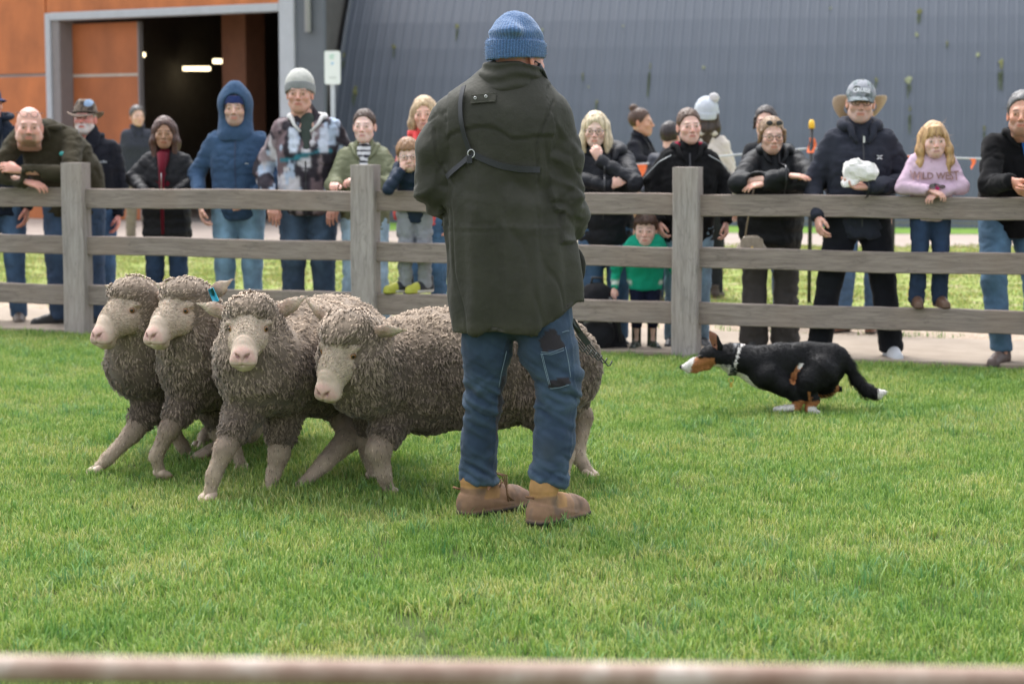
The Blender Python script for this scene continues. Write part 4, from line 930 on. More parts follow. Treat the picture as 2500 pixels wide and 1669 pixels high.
    for a in (-1, 1): f.chain([hip[a], kn[a], an[a]], [.096*s*ft, .066*s*ft, .056*s*ft*T['flare']], .025)
    f.plane((0, 0, -1), -T['cuffz']*s if zfoot == 0 or True else 0)
    g = f.mesh(1); folds(g, None, T['amp'], 26/s**.5, len(label)+5, .25); P = g.V/s
    g.paint(T['col'])
    if T['mat'] is M_den: fade = np.exp(-((np.abs(P[:, 0])-.1)/.05)**2)*sm01(-P[:, 1], 0, .06)*sm01(P[:, 2], .25, .6); g.col *= 1+.55*fade[:, None]+.12*fbm(P*12, 2)[:, None]
    if callable(T.get('paint')): g.col = T['paint'](P, g)
    obj('trousers', g, T['mat'], root)
    # shoes
    Sx = dict(col=(.06, .04, .03), sole=(.05, .045, .04), mat=M_lea, h=.10, yaw=14, L=1.0); Sx.update(shoes or {})
    for a in (-1, 1):
        f = SDF((-.1, -.26, 0), (.1, .12, Sx['h']+.07), .008)
        f.chain([(0, .035, .045), (0, -.06, .045), (0, -.17*Sx['L'], .034)], [.042, .043, .040], .02, flat=((1, 0, 0), .92)); f.ell((0, -.07, .06), (.034, .075, .038), .02); f.cap((0, .03, .05), (0, .025, Sx['h']+.05), .045, .047 if Sx['h'] < .25 else .072, .03)
        f.plane((0, 0, 1), Sx['h']+.045); f.plane((0, 0, -1), -.004); g = f.mesh(1)
        sole = sm01(.026-g.V[:, 2], 0, .004); V0 = g.V.copy(); g.V[:, :2] += (g.N()[:, :2]*.006)*sole[:, None]; g.paint(Sx['col']); g.col = lerpc(g.col, Sx['sole'], sole)
        if callable(Sx.get('paint')): g.col = Sx['paint'](V0, g)
        dz = max(0, an[a].z-.09*s)
        g = g.tr(np.array(Matrix.Translation((an[a].x, an[a].y, dz)) @ Matrix.Rotation(R(a*Sx['yaw']+Sx.get('turn', 0)), 4, 'Z') @ Matrix.Scale(Sx.get('sc', 1)*s*(1 if kind == 'man' or kind == 'heavy' else .93), 4)))
        obj(Sx.get('name', 'shoe'), g, Sx['mat'], root)
    if hair: obj('hair', hair_geo(hair[0], hair[1], len(label)).tr(HM), M_hair, root)
    if hat:
        ho = empty('hat'); ho.parent = root
        for n, gg, mm in hat_geo(*hat):
            if key in HATPAINT: gg = HATPAINT[key](n, gg)
            if key == 'pompom': gg.V = (gg.V-A3((0, .02, .03)))*1.09+A3((0, .02, .04))
            obj(n, gg.tr(HM), mm, ho)
    if glasses:
        gl = dict(glasses) if isinstance(glasses, dict) else {}; lens = gl.pop('lens', None)
        go = obj('glasses', glasses_geo(**gl).tr(HM), M_glasses if not lens else M_glasses, root)
        if lens:
            for a in (-1, 1):
                e = sphere((a*.032, gl.get('y', -.103), gl.get('z', 0)), (.022, .002, .016), 12, 6)
                if gl.get('tilt'): e = e.tr(M4(rot=(gl['tilt'], 0, 0)))
                obj('lens', e.tr(HM), M_dlens, go)
    if collar:                                 # raised collar or hood lying round the neck
        cc = dict(r=.07, t=.02, z=0.0, col=J['col'], mat=J['mat'], gap=.25, back=.02); cc.update(collar)
        pts_ = []; a0 = cc['gap']*math.pi
        for i in range(25):
            a = a0+(2*math.pi-2*a0)*i/24; fr = (1-math.cos(a))/2
            pts_.append(nb+(up((0, 0, 2))-up((0, 0, 1)))*(cc['z']+.025+cc['back']*fr*1.0)*s+Vector((math.sin(a)*cc['r']*1.12*s, -math.cos(a)*cc['r']*s-.01, 0)))
        wf = w**.7; e0, e1 = pts_[0], pts_[-1]; dn = (che-nb)*.42*cc.get('lap', 1)
        for e_, sg_ in ((e0, 1), (e1, -1)):
            q_ = nb+dn+Vector((sg_*.035*s, -.128*s*wf, 0)); pts_ = ([q_, (q_+e_)/2+Vector((sg_*.012*s, -.012*s, 0))]+pts_) if sg_ == 1 else (pts_+[(q_+e_)/2+Vector((sg_*.012*s, -.012*s, 0)), q_])
        n_c = len(pts_); cg = tube(pts_, [cc['t']*s*(.30+.70*min(1, min(i, n_c-1-i)/3.5)) for i in range(n_c)], 10).paint(cc['col']); cg.push(.005*fbm(cg.V*40, 3)); obj('collar' if cc.get('name') is None else cc['name'], cg, cc['mat'], root)
    ALLP[key] = dict(root=root, s=s, HM=HM, el=el, wr=wr, sh=sh, nb=nb, che=che, hc=hc, pel=pel, an=an, jacket=jo, y=y, x=x)
    if shirt:                                  # what shows in the open neck
        st_ = dict(col=(.1, .1, .1), z0=1.20, w=.07, mat=M_cot, paint=None, y=-.02); st_.update(shirt)
        f = SDF(A3(nb)-.35, A3(nb)+.2, .011); f.cap(che+Vector((0, st_['y']*s, 0)), nb+(che-nb)*.12+Vector((0, st_['y']*s*.8, 0)), st_['w']*1.5*s*ww, .066*s, .05, F_); g = f.mesh(1).paint(st_['col'])
        if st_['paint']: g.col = st_['paint'](g.V/s, g)
        obj('shirt', g, st_['mat'], root)
    return root
HATPAINT = {}
def text_geo(txt, size, th=.001, sub=2, bold=0):
    cu = bpy.data.curves.new('lettering', 'FONT'); cu.body = txt; cu.size = size; cu.align_x = 'CENTER'; cu.align_y = 'CENTER'; cu.offset = bold; cu.resolution_u = 3
    o = bpy.data.objects.new('t', cu); C.objects.link(o); dg = bpy.context.evaluated_depsgraph_get(); me = o.evaluated_get(dg).to_mesh()
    me.calc_loop_triangles(); V = np.array([v.co[:] for v in me.vertices]); T = np.array([t.vertices[:] for t in me.loop_triangles])
    o.evaluated_get(dg).to_mesh_clear(); bpy.data.objects.remove(o); bpy.data.curves.remove(cu)
    return G(np.c_[V[:, 0], np.zeros(len(V)), V[:, 1]], None, T)
# ================================================================ PEOPLE at the fence
fair = (.58, .33, .25); ruddy = (.56, .26, .19); pale = (.66, .42, .34); tan_ = (.34, .17, .10)
denim = (.055, .105, .19); denim_d = (.022, .045, .09); denim_l = (.20, .31, .43); blackc = (.010, .011, .014); navy = (.018, .026, .048)
def splotch(P, cols, f, seed):
    n = [fbm(P*A3(f), seed+i*11, 3) for i in range(len(cols))]; i = np.argmax(np.array(n), 0); return A3(cols)[i]
def stripes(P, c1, c2, per, th=.5): return np.where(((P[:, 2]/per) % 1 < th)[:, None], A3(c1), A3(c2))
def mountain(parent_key, u, z, w_=.055, col=None, name='logo'):     # small ridge shaped emblem with a wavy foot line
    p = ALLP[parent_key]; g = G()
    for a, h in ((-.28, .5), (.06, 1), (.36, .55)): 
        pts = [(a-.22, 0), (a, h*.32), (a+.2, 0)]; V = [(x*w_, y_, z_*w_) for x, z_ in pts for y_ in (0, -.002)]; g.add(G(V, [(0, 2, 3, 1), (2, 4, 5, 3), (4, 0, 1, 5)], [(1, 3, 5), (0, 4, 2)]))
    g.add(strip([(-.55*w_, -.001, -.06*w_), (0, -.001, -.1*w_), (.55*w_, -.001, -.06*w_)], .09*w_, [(0, -1, 0)]*3, .002))
    put_on(parent_key, g, u, z, col or M_print, name)
def put_on(key, g, u, z, m_, name, tilt=0, off=.004):                # lay a flat piece on the front of the jacket
    p = ALLP[key]; me = p['jacket'].data; V = np.empty(len(me.vertices)*3, np.float32); me.vertices.foreach_get('co', V); V = V.reshape(-1, 3)
    gx = g.V[:, 0]+u; gz = g.V[:, 2]+z
    out = []
    for x, z_, gy in zip(gx, gz, g.V[:, 1]):
        d = (V[:, 0]-x)**2+(V[:, 2]-z_)**2; m = d < .022**2
        y = (V[m, 1].min() if m.any() else V[np.argmin(d), 1]); out.append(y+gy-off)
    gg = G(np.c_[gx, out, gz], g.Q, g.T, g.col)
    return obj(name, gg, m_, p['jacket'])
# 1 cut by the left edge
person('edge', 'man in a dark navy jacket cut off by the left edge of the photo', px=4, top=190, dd=.55, w=1.1, skin=ruddy, headoff=(-.07, 0, 0), head=(0, 0, 60), hatH=.02, hair=('crop', (.15, .13, .12)), hat=('cap', (.03, .04, .10)), jacket=dict(col=(.014, .02, .034), hem=.82, fat=1.08, amp=.008), collar=dict(r=.085, t=.022, z=.02, back=.03, gap=.1), pants=dict(col=denim, fat=1.05), shoes=dict(col=(.12, .09, .07)))
mountain('edge', .11, 1.28, .085)
# 2 bald man leaning on the rail
def gr_zip(P, g): c = g.col.copy(); return c
person('bald', 'balding man in a dark olive fleece leaning his folded forearms on the top rail', px=172, H=1.86, dd=.56, kind='heavy', w=1.28, skin=(.60, .31, .24), lean=35, side=-17, shtilt=10, head=(3, 2, 12), headoff=(-.02, -.07, -.10), facekw=dict(beard='goatee', beard_col=(.22, .13, .08), blush=.8, brow=(.25, .15, .10)),
       hair=None, glasses=dict(z=.078, y=-.078, tilt=0, arms=True, col=(.25, .24, .24)), jacket=dict(col=(.046, .039, .024), mat=M_fle, fat=1.08, hem=.78, amp=.010, arm=1.15, name='fleece_jacket', sleeve=.93), arms={-1: ((-.46, -.50, 1.13), (-.20, -.60, 1.075)), 1: ((.10, -.52, 1.12), (-.24, -.62, 1.155))},
       hands={-1: dict(dir=(.9, -.25, -.22), palm=(0, .5, -1), curl=35), 1: dict(dir=(-1, -.05, .22), palm=(0, .9, -.4), curl=45)}, collar=dict(r=.10, t=.020, z=-.02, mat=M_fle, gap=.12), pants=dict(col=(.04, .07, .13), fat=1.1), shoes=dict(col=(.02, .02, .02), name='boot', h=.15, turn=-50),
       legs={-1: ((-.12, -.03, .50), (-.12, .0, .09)), 1: ((.12, .0, .5), (.14, .03, .09))})
obj('badge', sphere((0, 0, 0), (.02, .008, .016), 10, 6), mat('teal_badge', (.05, .35, .33), .4), ALLP['bald']['root'], loc=(ALLP['bald']['che'].x+.09, ALLP['bald']['che'].y-.235, ALLP['bald']['che'].z+.02))
# 3 man in felt hat
def feltpaint(n, g):
    P = g.V
    if n == 'crown': g.col = lerpc(g.col, (.05, .04, .035), sm01(fbm(P*18, 3), -.05, .25)); m = ((P[:, 0]-.04)**2+(P[:, 2]-.11)**2 < .028**2) & (P[:, 1] < 0); g.col[m] = (.25, .35, .5)
    return g
HATPAINT['felt'] = feltpaint
person('felt', 'white bearded man in a brown felt hat and charcoal fleece', px=217, top=224, dd=.95, w=1.12, hatH=.035, skin=(.58, .24, .20), head=(-4, 0, -4), headoff=(-.05, 0, 0), facekw=dict(beard='full', beard_col=(.62, .60, .58), blush=1, brow=(.4, .36, .33)), hair=('crop', (.5, .48, .46)), hat=('fedora', (.20, .155, .12), (.15, .11, .085)),
       jacket=dict(col=(.018, .019, .026), mat=M_fle, fat=1.05, hem=.8, arm=1.1), collar=dict(r=.075, t=.018, z=-.01, mat=M_fle, gap=.3), pants=dict(col=(.06, .12, .22)), shirt=dict(col=(.3, .28, .27)))
mountain('felt', .10, 1.20, .05, M_gal)
# 4 far walker
person('walker', 'grey haired person in a dark grey coat walking far behind near the barn door', px=320, Y=26.0, top=244, kind='woman', w=1.15, skin=fair, yaw=18, head=(0, 0, 10), hair=('short', (.11, .10, .10)), jacket=dict(col=(.04, .043, .058), hem=.72, fat=1.15), pants=dict(col=(.22, .18, .15), mat=M_cot), collar=dict(r=.07, t=.022), shoes=dict(col=(.3, .26, .22)), group='people in the background')
# 5 long haired woman
person('longhair', 'woman with long dark brown hair in a long black puffer coat over a burgundy top', px=383, top=268, dd=.55, kind='woman', w=1.08, skin=tan_, head=(4, 0, 6), headoff=(0, -.02, 0), facekw=dict(blush=.1, brow=(.03, .02, .015)), hair=('long', (.10, .042, .028)),
       jacket=dict(col=(.008, .008, .010), mat=M_puf, quilt=.075, hem=.60, fat=1.12, arm=1.12, open=1.25, name='puffer_coat', flare=.02), shirt=dict(col=(.12, .008, .018), w=.085, y=-.055), arms={-1: ((-.27, -.02, 1.10), (-.10, -.26, .99)), 1: ((.27, -.02, 1.10), (.10, -.26, .99))}, hands={-1: dict(dir=(.6, -.6, .2), palm=(0, .6, -1), curl=60), 1: dict(dir=(-.6, -.6, .2), palm=(0, .6, -1), curl=60)}, pants=dict(col=denim_d))
obj('zip_panel', tube([(ALLP['longhair']['x']*0, -.165, .70), (0, -.180, .95), (0, -.165, 1.15), (0, -.125, 1.27)], [.012, .016, .024, .04], 8).paint((.12, .008, .018)), M_cot, ALLP['longhair']['root'])
obj('zip', tube([(0, -.197, .97), (0, -.188, 1.12), (0, -.165, 1.24)], .004, 6), M_metal, ALLP['longhair']['root'])
# 6 hooded man
person('hood', 'man with a blue fleece hood up over a blue beanie and pale blue jeans', px=548, top=196, dd=.6, w=1.16, hatH=.035, skin=(.56, .33, .25), head=(0, 0, 3), headoff=(-.01, -.02, 0), facekw=dict(beard='stubble', beard_col=(.18, .13, .11), brow=(.03, .022, .02)), hat=('hood', (.045, .085, .155)),
       jacket=dict(col=(.045, .085, .155), mat=M_fle, fat=1.02, hem=.84, arm=1.1, name='hooded_fleece', amp=.009), arms={-1: ((-.36, .06, 1.12), (-.24, -.18, .90)), 1: ((.34, .06, 1.12), (.1, -.24, .93))}, hands={-1: dict(dir=(.2, -.3, -1), palm=(.6, 0, 0), curl=50), 1: dict(dir=(-1, -.2, -.2), palm=(0, 1, 0), curl=60)}, pants=dict(col=(.17, .29, .40), fat=1.03), shoes=dict(col=(.2, .2, .2)))
for n_, g_, m_ in hat_geo('beanie', (.012, .03, .14))[1:]: obj('beanie', g_.tr(ALLP['hood']['HM'] @ Matrix.Translation((0, -.004, .004))), m_, ALLP['hood']['root'])
obj('pocket_tab', box((-.012, -.003, -.003), (.012, .003, .003)), M_gal, ALLP['hood']['root'], loc=(.09, -.205, 1.20))
# 7 patterned jacket
def pat(P, g):
    c = splotch(P, [(.035, .03, .038), (.56, .54, .56), (.17, .12, .13), (.26, .21, .22), (.03, .025, .032), (.40, .48, .60)], (11, 11, 7), 4)
    band = ((np.abs(P[:, 2]-1.235+.12*P[:, 0]-.05*np.sin(P[:, 0]*9)) < .012+.012*vnoise(P*20)) & (np.abs(P[:, 0]) < .18)); c[band] = (.04, .20, .26)
    f = ((np.abs(np.abs(P[:, 0]-.02)-.10) < .028+.012*vnoise(P*22)) & (P[:, 2] > 1.25) & (P[:, 2] < 1.42) & (P[:, 1] < .05)); c[f] = (.55, .60, .70); return c
person('pattern', 'tall man in a grey knitted beanie and a black and white landscape patterned jacket', px=708, top=164, dd=.55, w=1.2, hatH=.02, skin=(.52, .27, .20), head=(0, 0, 0), headoff=(-.05, 0, 0), facekw=dict(blush=.6, brow=(.12, .09, .07)), hair=('crop', (.3, .28, .27)), hat=('beanie', (.46, .46, .42), (.24, .25, .25)),
       jacket=dict(col=(.3, .3, .3), paint=pat, fat=1.08, hem=.83, arm=1.22, open=1.55, amp=.010, name='patterned_jacket'), shirt=dict(col=(.055, .07, .06), w=.08, y=-.035), collar=dict(r=.105, t=.024, z=-.03, col=(.60, .59, .58), mat=M_fle, gap=.34, back=.02, name='fleece_collar'), pants=dict(col=(.045, .075, .12), fat=1.08),
       arms={-1: ((-.38, .04, 1.16), (-.24, -.16, .93)), 1: ((.38, .04, 1.16), (.22, -.18, .93))}, shoes=dict(col=(.06, .05, .04)))
# 8 girl in olive jacket
person('olive', 'smiling girl with tied back brown hair in an olive jacket and striped top', px=838, top=251, dd=.55, kind='woman', w=.98, skin=(.66, .42, .35), head=(0, 0, -6), facekw=dict(blush=.7, brow=(.12, .07, .04), lip=(.6, .25, .22)), hair=('tied', (.075, .038, .022)),
       jacket=dict(col=(.155, .165, .095), mat=M_puf, hem=.84, fat=1.18, arm=1.3, open=1.15, name='puffer_jacket', amp=.010), shirt=dict(col=(.7, .7, .7), w=.08, y=-.06, mat=M_cot, paint=lambda P, g: stripes(P, (.72, .72, .74), (.02, .02, .03), .042, .6)), collar=dict(r=.09, t=.026, z=-.03, mat=M_puf, gap=.36),
       pants=dict(col=(.30, .42, .52), fat=1.08, flare=1.7), arms={-1: ((-.24, -.10, 1.06), (-.16, -.34, 1.06)), 1: ((.24, -.12, 1.06), (.0, -.36, 1.09))}, hands={-1: dict(dir=(-.1, -.6, .1), palm=(0, .2, -1), curl=65), 1: dict(dir=(-1, -.2, .1), palm=(0, .2, -1), curl=65)}, shoes=dict(col=(.5, .5, .5)))
# 9 blonde woman
person('blonde', 'long haired blonde woman in a coral top standing behind the boy in glasses', px=975, top=221, dd=.95, kind='woman', w=1.05, skin=(.64, .34, .25), head=(2, -4, -4), facekw=dict(blush=.5, brow=(.28, .18, .10), lip=(.55, .2, .18)), hair=('wavy', (.64, .47, .28)),
       jacket=dict(col=(.80, .13, .12), mat=M_fle, hem=.82, fat=1.0, name='coral_fleece'), collar=dict(r=.085, t=.036, z=-.02, col=(.85, .10, .10), mat=M_fle, gap=.25), pants=dict(col=(.05, .11, .19)), shoes=dict(col=(.1, .1, .1)))
# 10 boy
def sneak(P, g): c = g.col.copy(); m = P[:, 1] < -.09; c[m] = (.42, .42, .05); m = (P[:, 2] > .012) & (P[:, 2] < .034) & (P[:, 1] > -.12); c[m] = (.55, .55, .5); return c
person('boy', 'boy in blue glasses and navy puffer jacket resting his chin in both hands', px=952, H=1.07, dd=.12, zfoot=.352, kind='child', w=1.0, skin=pale, lean=9, head=(4, -4, 4), headoff=(-.035, -.02, -.045), facekw=dict(blush=.9, brow=(.3, .18, .1), lip=(.6, .25, .22)), hair=('boyfringe', (.36, .20, .095)),
       glasses=dict(col=(.05, .09, .25), z=-.002), jacket=dict(col=(.010, .022, .045), mat=M_puf, quilt=.055, hem=.78, fat=1.1, arm=1.25, name='puffer_jacket'), arms={-1: ((-.16, -.17, .70), (-.075, -.17, .815)), 1: ((.15, -.17, .70), (.055, -.17, .815))}, hands={-1: dict(dir=(.2, .1, 1), palm=(.5, .7, 0), curl=70, m=1), 1: dict(dir=(-.2, .1, 1), palm=(-.5, .7, 0), curl=70, m=-1)},
       pants=dict(col=(.27, .28, .30), mat=M_cot, fat=1.12, amp=.012, flare=1.1), shoes=dict(col=(.012, .014, .02), sole=(.45, .45, .4), paint=sneak, yaw=4, turn=-50, L=1.0, sc=1.45, name='sneaker'), collar=dict(r=.075, t=.022, mat=M_puf))
# 11 blonde bob
person('bob', 'woman with a blonde bob and glasses holding her fist to her mouth', px=1388, top=257, dd=.5, kind='woman', w=1.2, skin=pale, head=(8, 0, -6), headoff=(-.07, -.04, -.0), facekw=dict(blush=.8, brow=(.3, .22, .15)), hair=('bob', (.78, .66, .45)), glasses=dict(col=(.04, .02, .02), z=-.004, w=.024, h=.018),
       jacket=dict(col=(.007, .008, .012), mat=M_puf, quilt=.085, hem=.78, fat=1.15, arm=1.3, name='puffer_coat'), arms={-1: ((-.28, -.10, 1.13), (.02, -.30, 1.07)), 1: ((.20, -.30, 1.09), (-.05, -.235, 1.235))}, hands={-1: dict(dir=(.9, -.2, .5), palm=(0, 1, 0), curl=30), 1: dict(dir=(-.45, .0, 1), palm=(-.1, .9, .1), curl=95)},
       collar=dict(r=.105, t=.052, z=-.05, mat=M_puf, gap=.2, back=.06, name='hood_collar'), pants=dict(col=(.05, .10, .18), fat=1.1), shoes=dict(col=(.02, .02, .02)))
# 12 bun woman behind
person('bun', 'woman with her hair in a bun seen in profile, black top and tan skirt', px=1466, Y=17.6, top=249, hatH=.0, kind='woman', w=1.0, skin=(.48, .25, .16), yaw=62, head=(0, 0, 12), hair=('bun', (.09, .045, .025)), jacket=dict(col=(.012, .013, .018), mat=M_fle, hem=.96, arm=1.0, name='pullover'), pants=dict(col=(.36, .22, .13), mat=M_cot, fat=1.18, flare=1.6, amp=.004), collar=dict(r=.06, t=.02, mat=M_fle), group='people in the background', arms={1: ((.22, -.06, 1.18), (.10, -.25, 1.18)), -1: ((-.22, -.06, 1.18), (-.05, -.25, 1.15))})
# 15 dark person behind teen
person('dark', 'person in a dark padded jacket mostly hidden behind the crimson collared woman', px=1535, Y=16.6, top=282, w=1.1, skin=fair, yaw=150, hair=('short', (.03, .02, .02)), jacket=dict(col=(.022, .026, .04), mat=M_puf, quilt=.07, hem=.78, fat=1.1, arm=1.2), pants=dict(col=denim_d), group='people in the background')
# 16 pompom hat
person('pompom', 'person with a pale grey pompom beanie and cream fleece seen from behind', px=1617, Y=17.2, top=232, hatH=.02, kind='woman', w=1.1, skin=(.5, .28, .2), yaw=172, head=(0, 0, 10), hair=('long', (.05, .03, .02)), hat=('beanie', (.50, .54, .60)), jacket=dict(col=(.62, .56, .50), mat=M_fle, hem=.82, arm=1.15), arms={-1: ((-.27, .0, 1.05), (-.25, -.12, .80)), 1: ((.25, .02, 1.1), (.2, -.1, .9))}, pants=dict(col=blackc), collar=dict(r=.08, t=.035, z=-.02, mat=M_fle), group='people in the background')
f = SDF((-.06, -.06, -.06), (.06, .06, .06), .006); f.ell((0, 0, 0), .042, 0); g = f.mesh(1); g.push(.008*vnoise(g.V*160)).paint((.62, .60, .60)); obj('pompom', g, M_wool, ALLP['pompom']['root'], loc=ALLP['pompom']['HM'] @ Vector((-.055, .07, .165)))
# 13 toddler
def green(P, g):
    c = g.col.copy(); m = (np.abs(P[:, 2]-1.29) < .022) & (P[:, 0] < .02); c[m] = (.7, .75, .72); m = (np.abs(P[:, 2]-1.28) < .025) & (P[:, 0] >= .02) & (P[:, 0] < .12); c[m] = (.02, .04, .16)
    m = (np.abs(P[:, 2]-.90) < .02) & (np.abs(P[:, 0]) > .17); c[m] = (.7, .75, .7); return c
def camo(P, g): return splotch(P, [(.03, .05, .035), (.08, .09, .05), (.02, .025, .02)], (40, 40, 40), 2)
person('toddler', 'small child in a bright green hoodie and camouflage rubber boots behind the fence', px=1480, top=489, dd=.32, kind='child', w=1.25, skin=pale, head=(2, 0, -6), facekw=dict(blush=.8, brow=(.2, .12, .08)), hair=('boyfringe', (.10, .05, .03)), jacket=dict(col=(.012, .36, .22), hem=.80, fat=1.1, arm=1.25, paint=green, name='hoodie'), collar=dict(r=.09, t=.035, z=-.02), pants=dict(col=(.010, .014, .035), mat=M_cot, fat=.98, cuffz=.31),
       shoes=dict(col=(.03, .05, .04), paint=camo, h=.24, sc=1.45, mat=M_rub, name='rubber_boot', sole=(.12, .15, .13)), arms={1: ((.24, .02, 1.05*.5), (.25, -.07, .40)), -1: ((-.22, .02, .55), (-.2, -.05, .42))})
# 14 crimson collar
person('crimson', 'young woman with tied back hair in a black jacket with a crimson lined collar', px=1578, top=249, dd=.55, kind='woman', w=1.1, skin=(.62, .36, .29), head=(0, -3, 8), facekw=dict(blush=.9, brow=(.16, .10, .06)), hair=('tied', (.11, .06, .035)), jacket=dict(col=(.007, .007, .008), hem=.80, fat=1.12, arm=1.2, open=.8, amp=.009), shirt=dict(col=(.012, .012, .014), w=.07, y=-.02),
       collar=dict(r=.10, t=.030, z=-.02, gap=.30, back=.02), pants=dict(col=(.16, .24, .32), fat=.98), arms={-1: ((-.28, .04, 1.09), (-.20, -.10, .84)), 1: ((.28, .04, 1.09), (.24, -.08, .84))}, shoes=dict(col=(.03, .03, .035)), hands={-1: dict(dir=(.25, -.3, -1), palm=(.8, .3, 0), curl=60), 1: dict(dir=(0, -.2, -1), palm=(-.8, .3, 0), curl=60)})
cr_ = ALLP['crimson']; pts_ = [(math.sin(a)*.082, -math.cos(a)*.078-.012+cr_['nb'].y, cr_['nb'].z+.01+.02*(1-math.cos(a))/2) for a in np.linspace(.32*math.pi, 1.68*math.pi, 18)]
obj('collar_lining', tube(pts_, .020, 8).paint((.28, .012, .04)), M_cot, cr_['root'])
for a in (-1, 1): obj('piping', tube([(a*.12, -.10, 1.44*cr_['s']), (a*.20, -.09, 1.39*cr_['s']), (a*.30, -.08, 1.27*cr_['s']), (a*.335, -.05, 1.10*cr_['s'])], .003, 5), M_gal, cr_['root'])
# 18 behind the handbag woman
person('behind', 'dark haired person in a black jacket directly behind the woman with the handbag', px=1762, Y=14.6, top=243, kind='woman', w=1.1, skin=fair, head=(0, 0, -12), headoff=(-.03, 0, 0), hair=('updo', (.035, .022, .018)), glasses=dict(col=(.05, .04, .04)), jacket=dict(col=(.014, .015, .018), hem=.85, fat=1.1, arm=1.15), pants=dict(col=denim), shoes=dict(col=(.09, .04, .025), name='boot'), group='people in the background')
# 17 handbag woman
person('handbag', 'woman with sunglasses on her head resting crossed arms on the rail', px=1768, H=1.57, dd=.48, kind='woman', w=1.25, skin=(.60, .35, .27), lean=17, head=(6, 0, 4), headoff=(-.03, -.02, -.03), facekw=dict(blush=.7, brow=(.2, .14, .1)), hair=('updo', (.34, .22, .125)), glasses=dict(col=(.03, .02, .02), w=.026, h=.018, z=-.004),
       jacket=dict(col=(.007, .008, .010), mat=M_puf, quilt=.085, hem=.80, fat=1.2, arm=1.4, name='puffer_jacket', hemslope=-.18), arms={-1: ((-.30, -.38, 1.10), (.03, -.50, 1.15)), 1: ((.27, -.40, 1.10), (-.10, -.46, 1.10))}, hands={-1: dict(dir=(1, -.15, -.05), palm=(0, .3, -1), curl=18), 1: dict(dir=(-1, .0, -.15), palm=(0, .5, -1), curl=30)},
       collar=dict(r=.09, t=.038, z=-.03, mat=M_puf, gap=.25, back=.03), shirt=dict(col=(.3, .24, .2), w=.05), pants=dict(col=(.075, .068, .064), mat=M_cot, fat=1.12, flare=1.45, amp=.008), shoes=dict(col=(.05, .05, .05)), legs={-1: ((-.10, 0, .50), (-.10, .0, .09)), 1: ((.10, 0, .50), (.10, .0, .09))})
hb = ALLP['handbag']; sgl = glasses_geo(z=.088, y=-.078, w=.024, h=.019, arms=False).paint((.5, .36, .22)).tr(hb['HM']); so_ = obj('sunglasses', sgl, mat('tan_frame', (.5, .36, .22), .4), hb['root'])
for a in (-1, 1): obj('lens', sphere((a*.032, -.078, .088), (.022, .003, .017), 12, 6).tr(hb['HM']), M_dlens, so_); obj('earring', sphere((a*.083, -.0, -.045), .007, 8, 6).tr(hb['HM']), mat('gold', (.6, .38, .1), .25, metal=1), hb['root'])
# 20 wide hat behind the capped man
person('widehat', 'person in a tan wide brimmed hat hidden behind the man in the camouflage cap', px=1972, Y=14.2, top=214, hatH=.0, w=1.0, skin=(.55, .3, .2), head=(-28, 0, 0), hair=('crop', (.2, .15, .1)), hat=('brim', (.42, .33, .24)), jacket=dict(col=(.03, .03, .04)), pants=dict(col=(.07, .13, .22)), shoes=dict(col=(.16, .06, .03), name='boot', turn=-30), group='people in the background', headoff=(-.01, 0, 0))
# 19 capped man
def camocap(n, g):
    g.col = splotch(g.V, [(.17, .20, .21), (.30, .31, .34), (.08, .09, .09), (.22, .25, .26)], (26, 26, 34), 5); return g
HATPAINT['capman'] = camocap
person('capman', 'man in a camouflage cap and charcoal hoodie holding a white paper bag', px=1968, top=184, dd=.22, w=1.14, hatH=.01, skin=(.54, .30, .23), head=(2, 2, -8), facekw=dict(blush=.5, beard='stubble', beard_col=(.4, .3, .27), brow=(.25, .2, .17)), hair=('crop', (.42, .40, .38)), hat=('cap', (.2, .2, .2)), glasses=dict(col=(.06, .05, .05), z=-.004, h=.011, w=.024),
       jacket=dict(col=(.026, .029, .042), mat=M_cot, hem=.79, fat=1.1, arm=1.18, name='hoodie', open=.6, amp=.010), shirt=dict(col=(.008, .008, .010), w=.06, y=0), arms={-1: ((-.34, .02, 1.10), (-.27, -.12, .90)), 1: ((.36, -.02, 1.10), (.0, -.30, 1.085))}, hands={-1: dict(palm=(.8, .2, 0), curl=50), 1: dict(dir=(-1, -.12, .06), palm=(-.1, -.3, 1), curl=35, m=-1)},
       collar=dict(r=.10, t=.038, z=-.03, gap=.22, back=.05, name='hood'), pants=dict(col=(.010, .011, .015), mat=M_cot, fat=1.12, flare=1.15), shoes=dict(col=(.62, .64, .68), sole=(.5, .5, .5), mat=M_cot, name='sneaker', L=.95, yaw=4), legs={-1: ((-.17, 0, .5), (-.22, .05, .09)), 1: ((.16, 0, .5), (.22, .0, .09))})
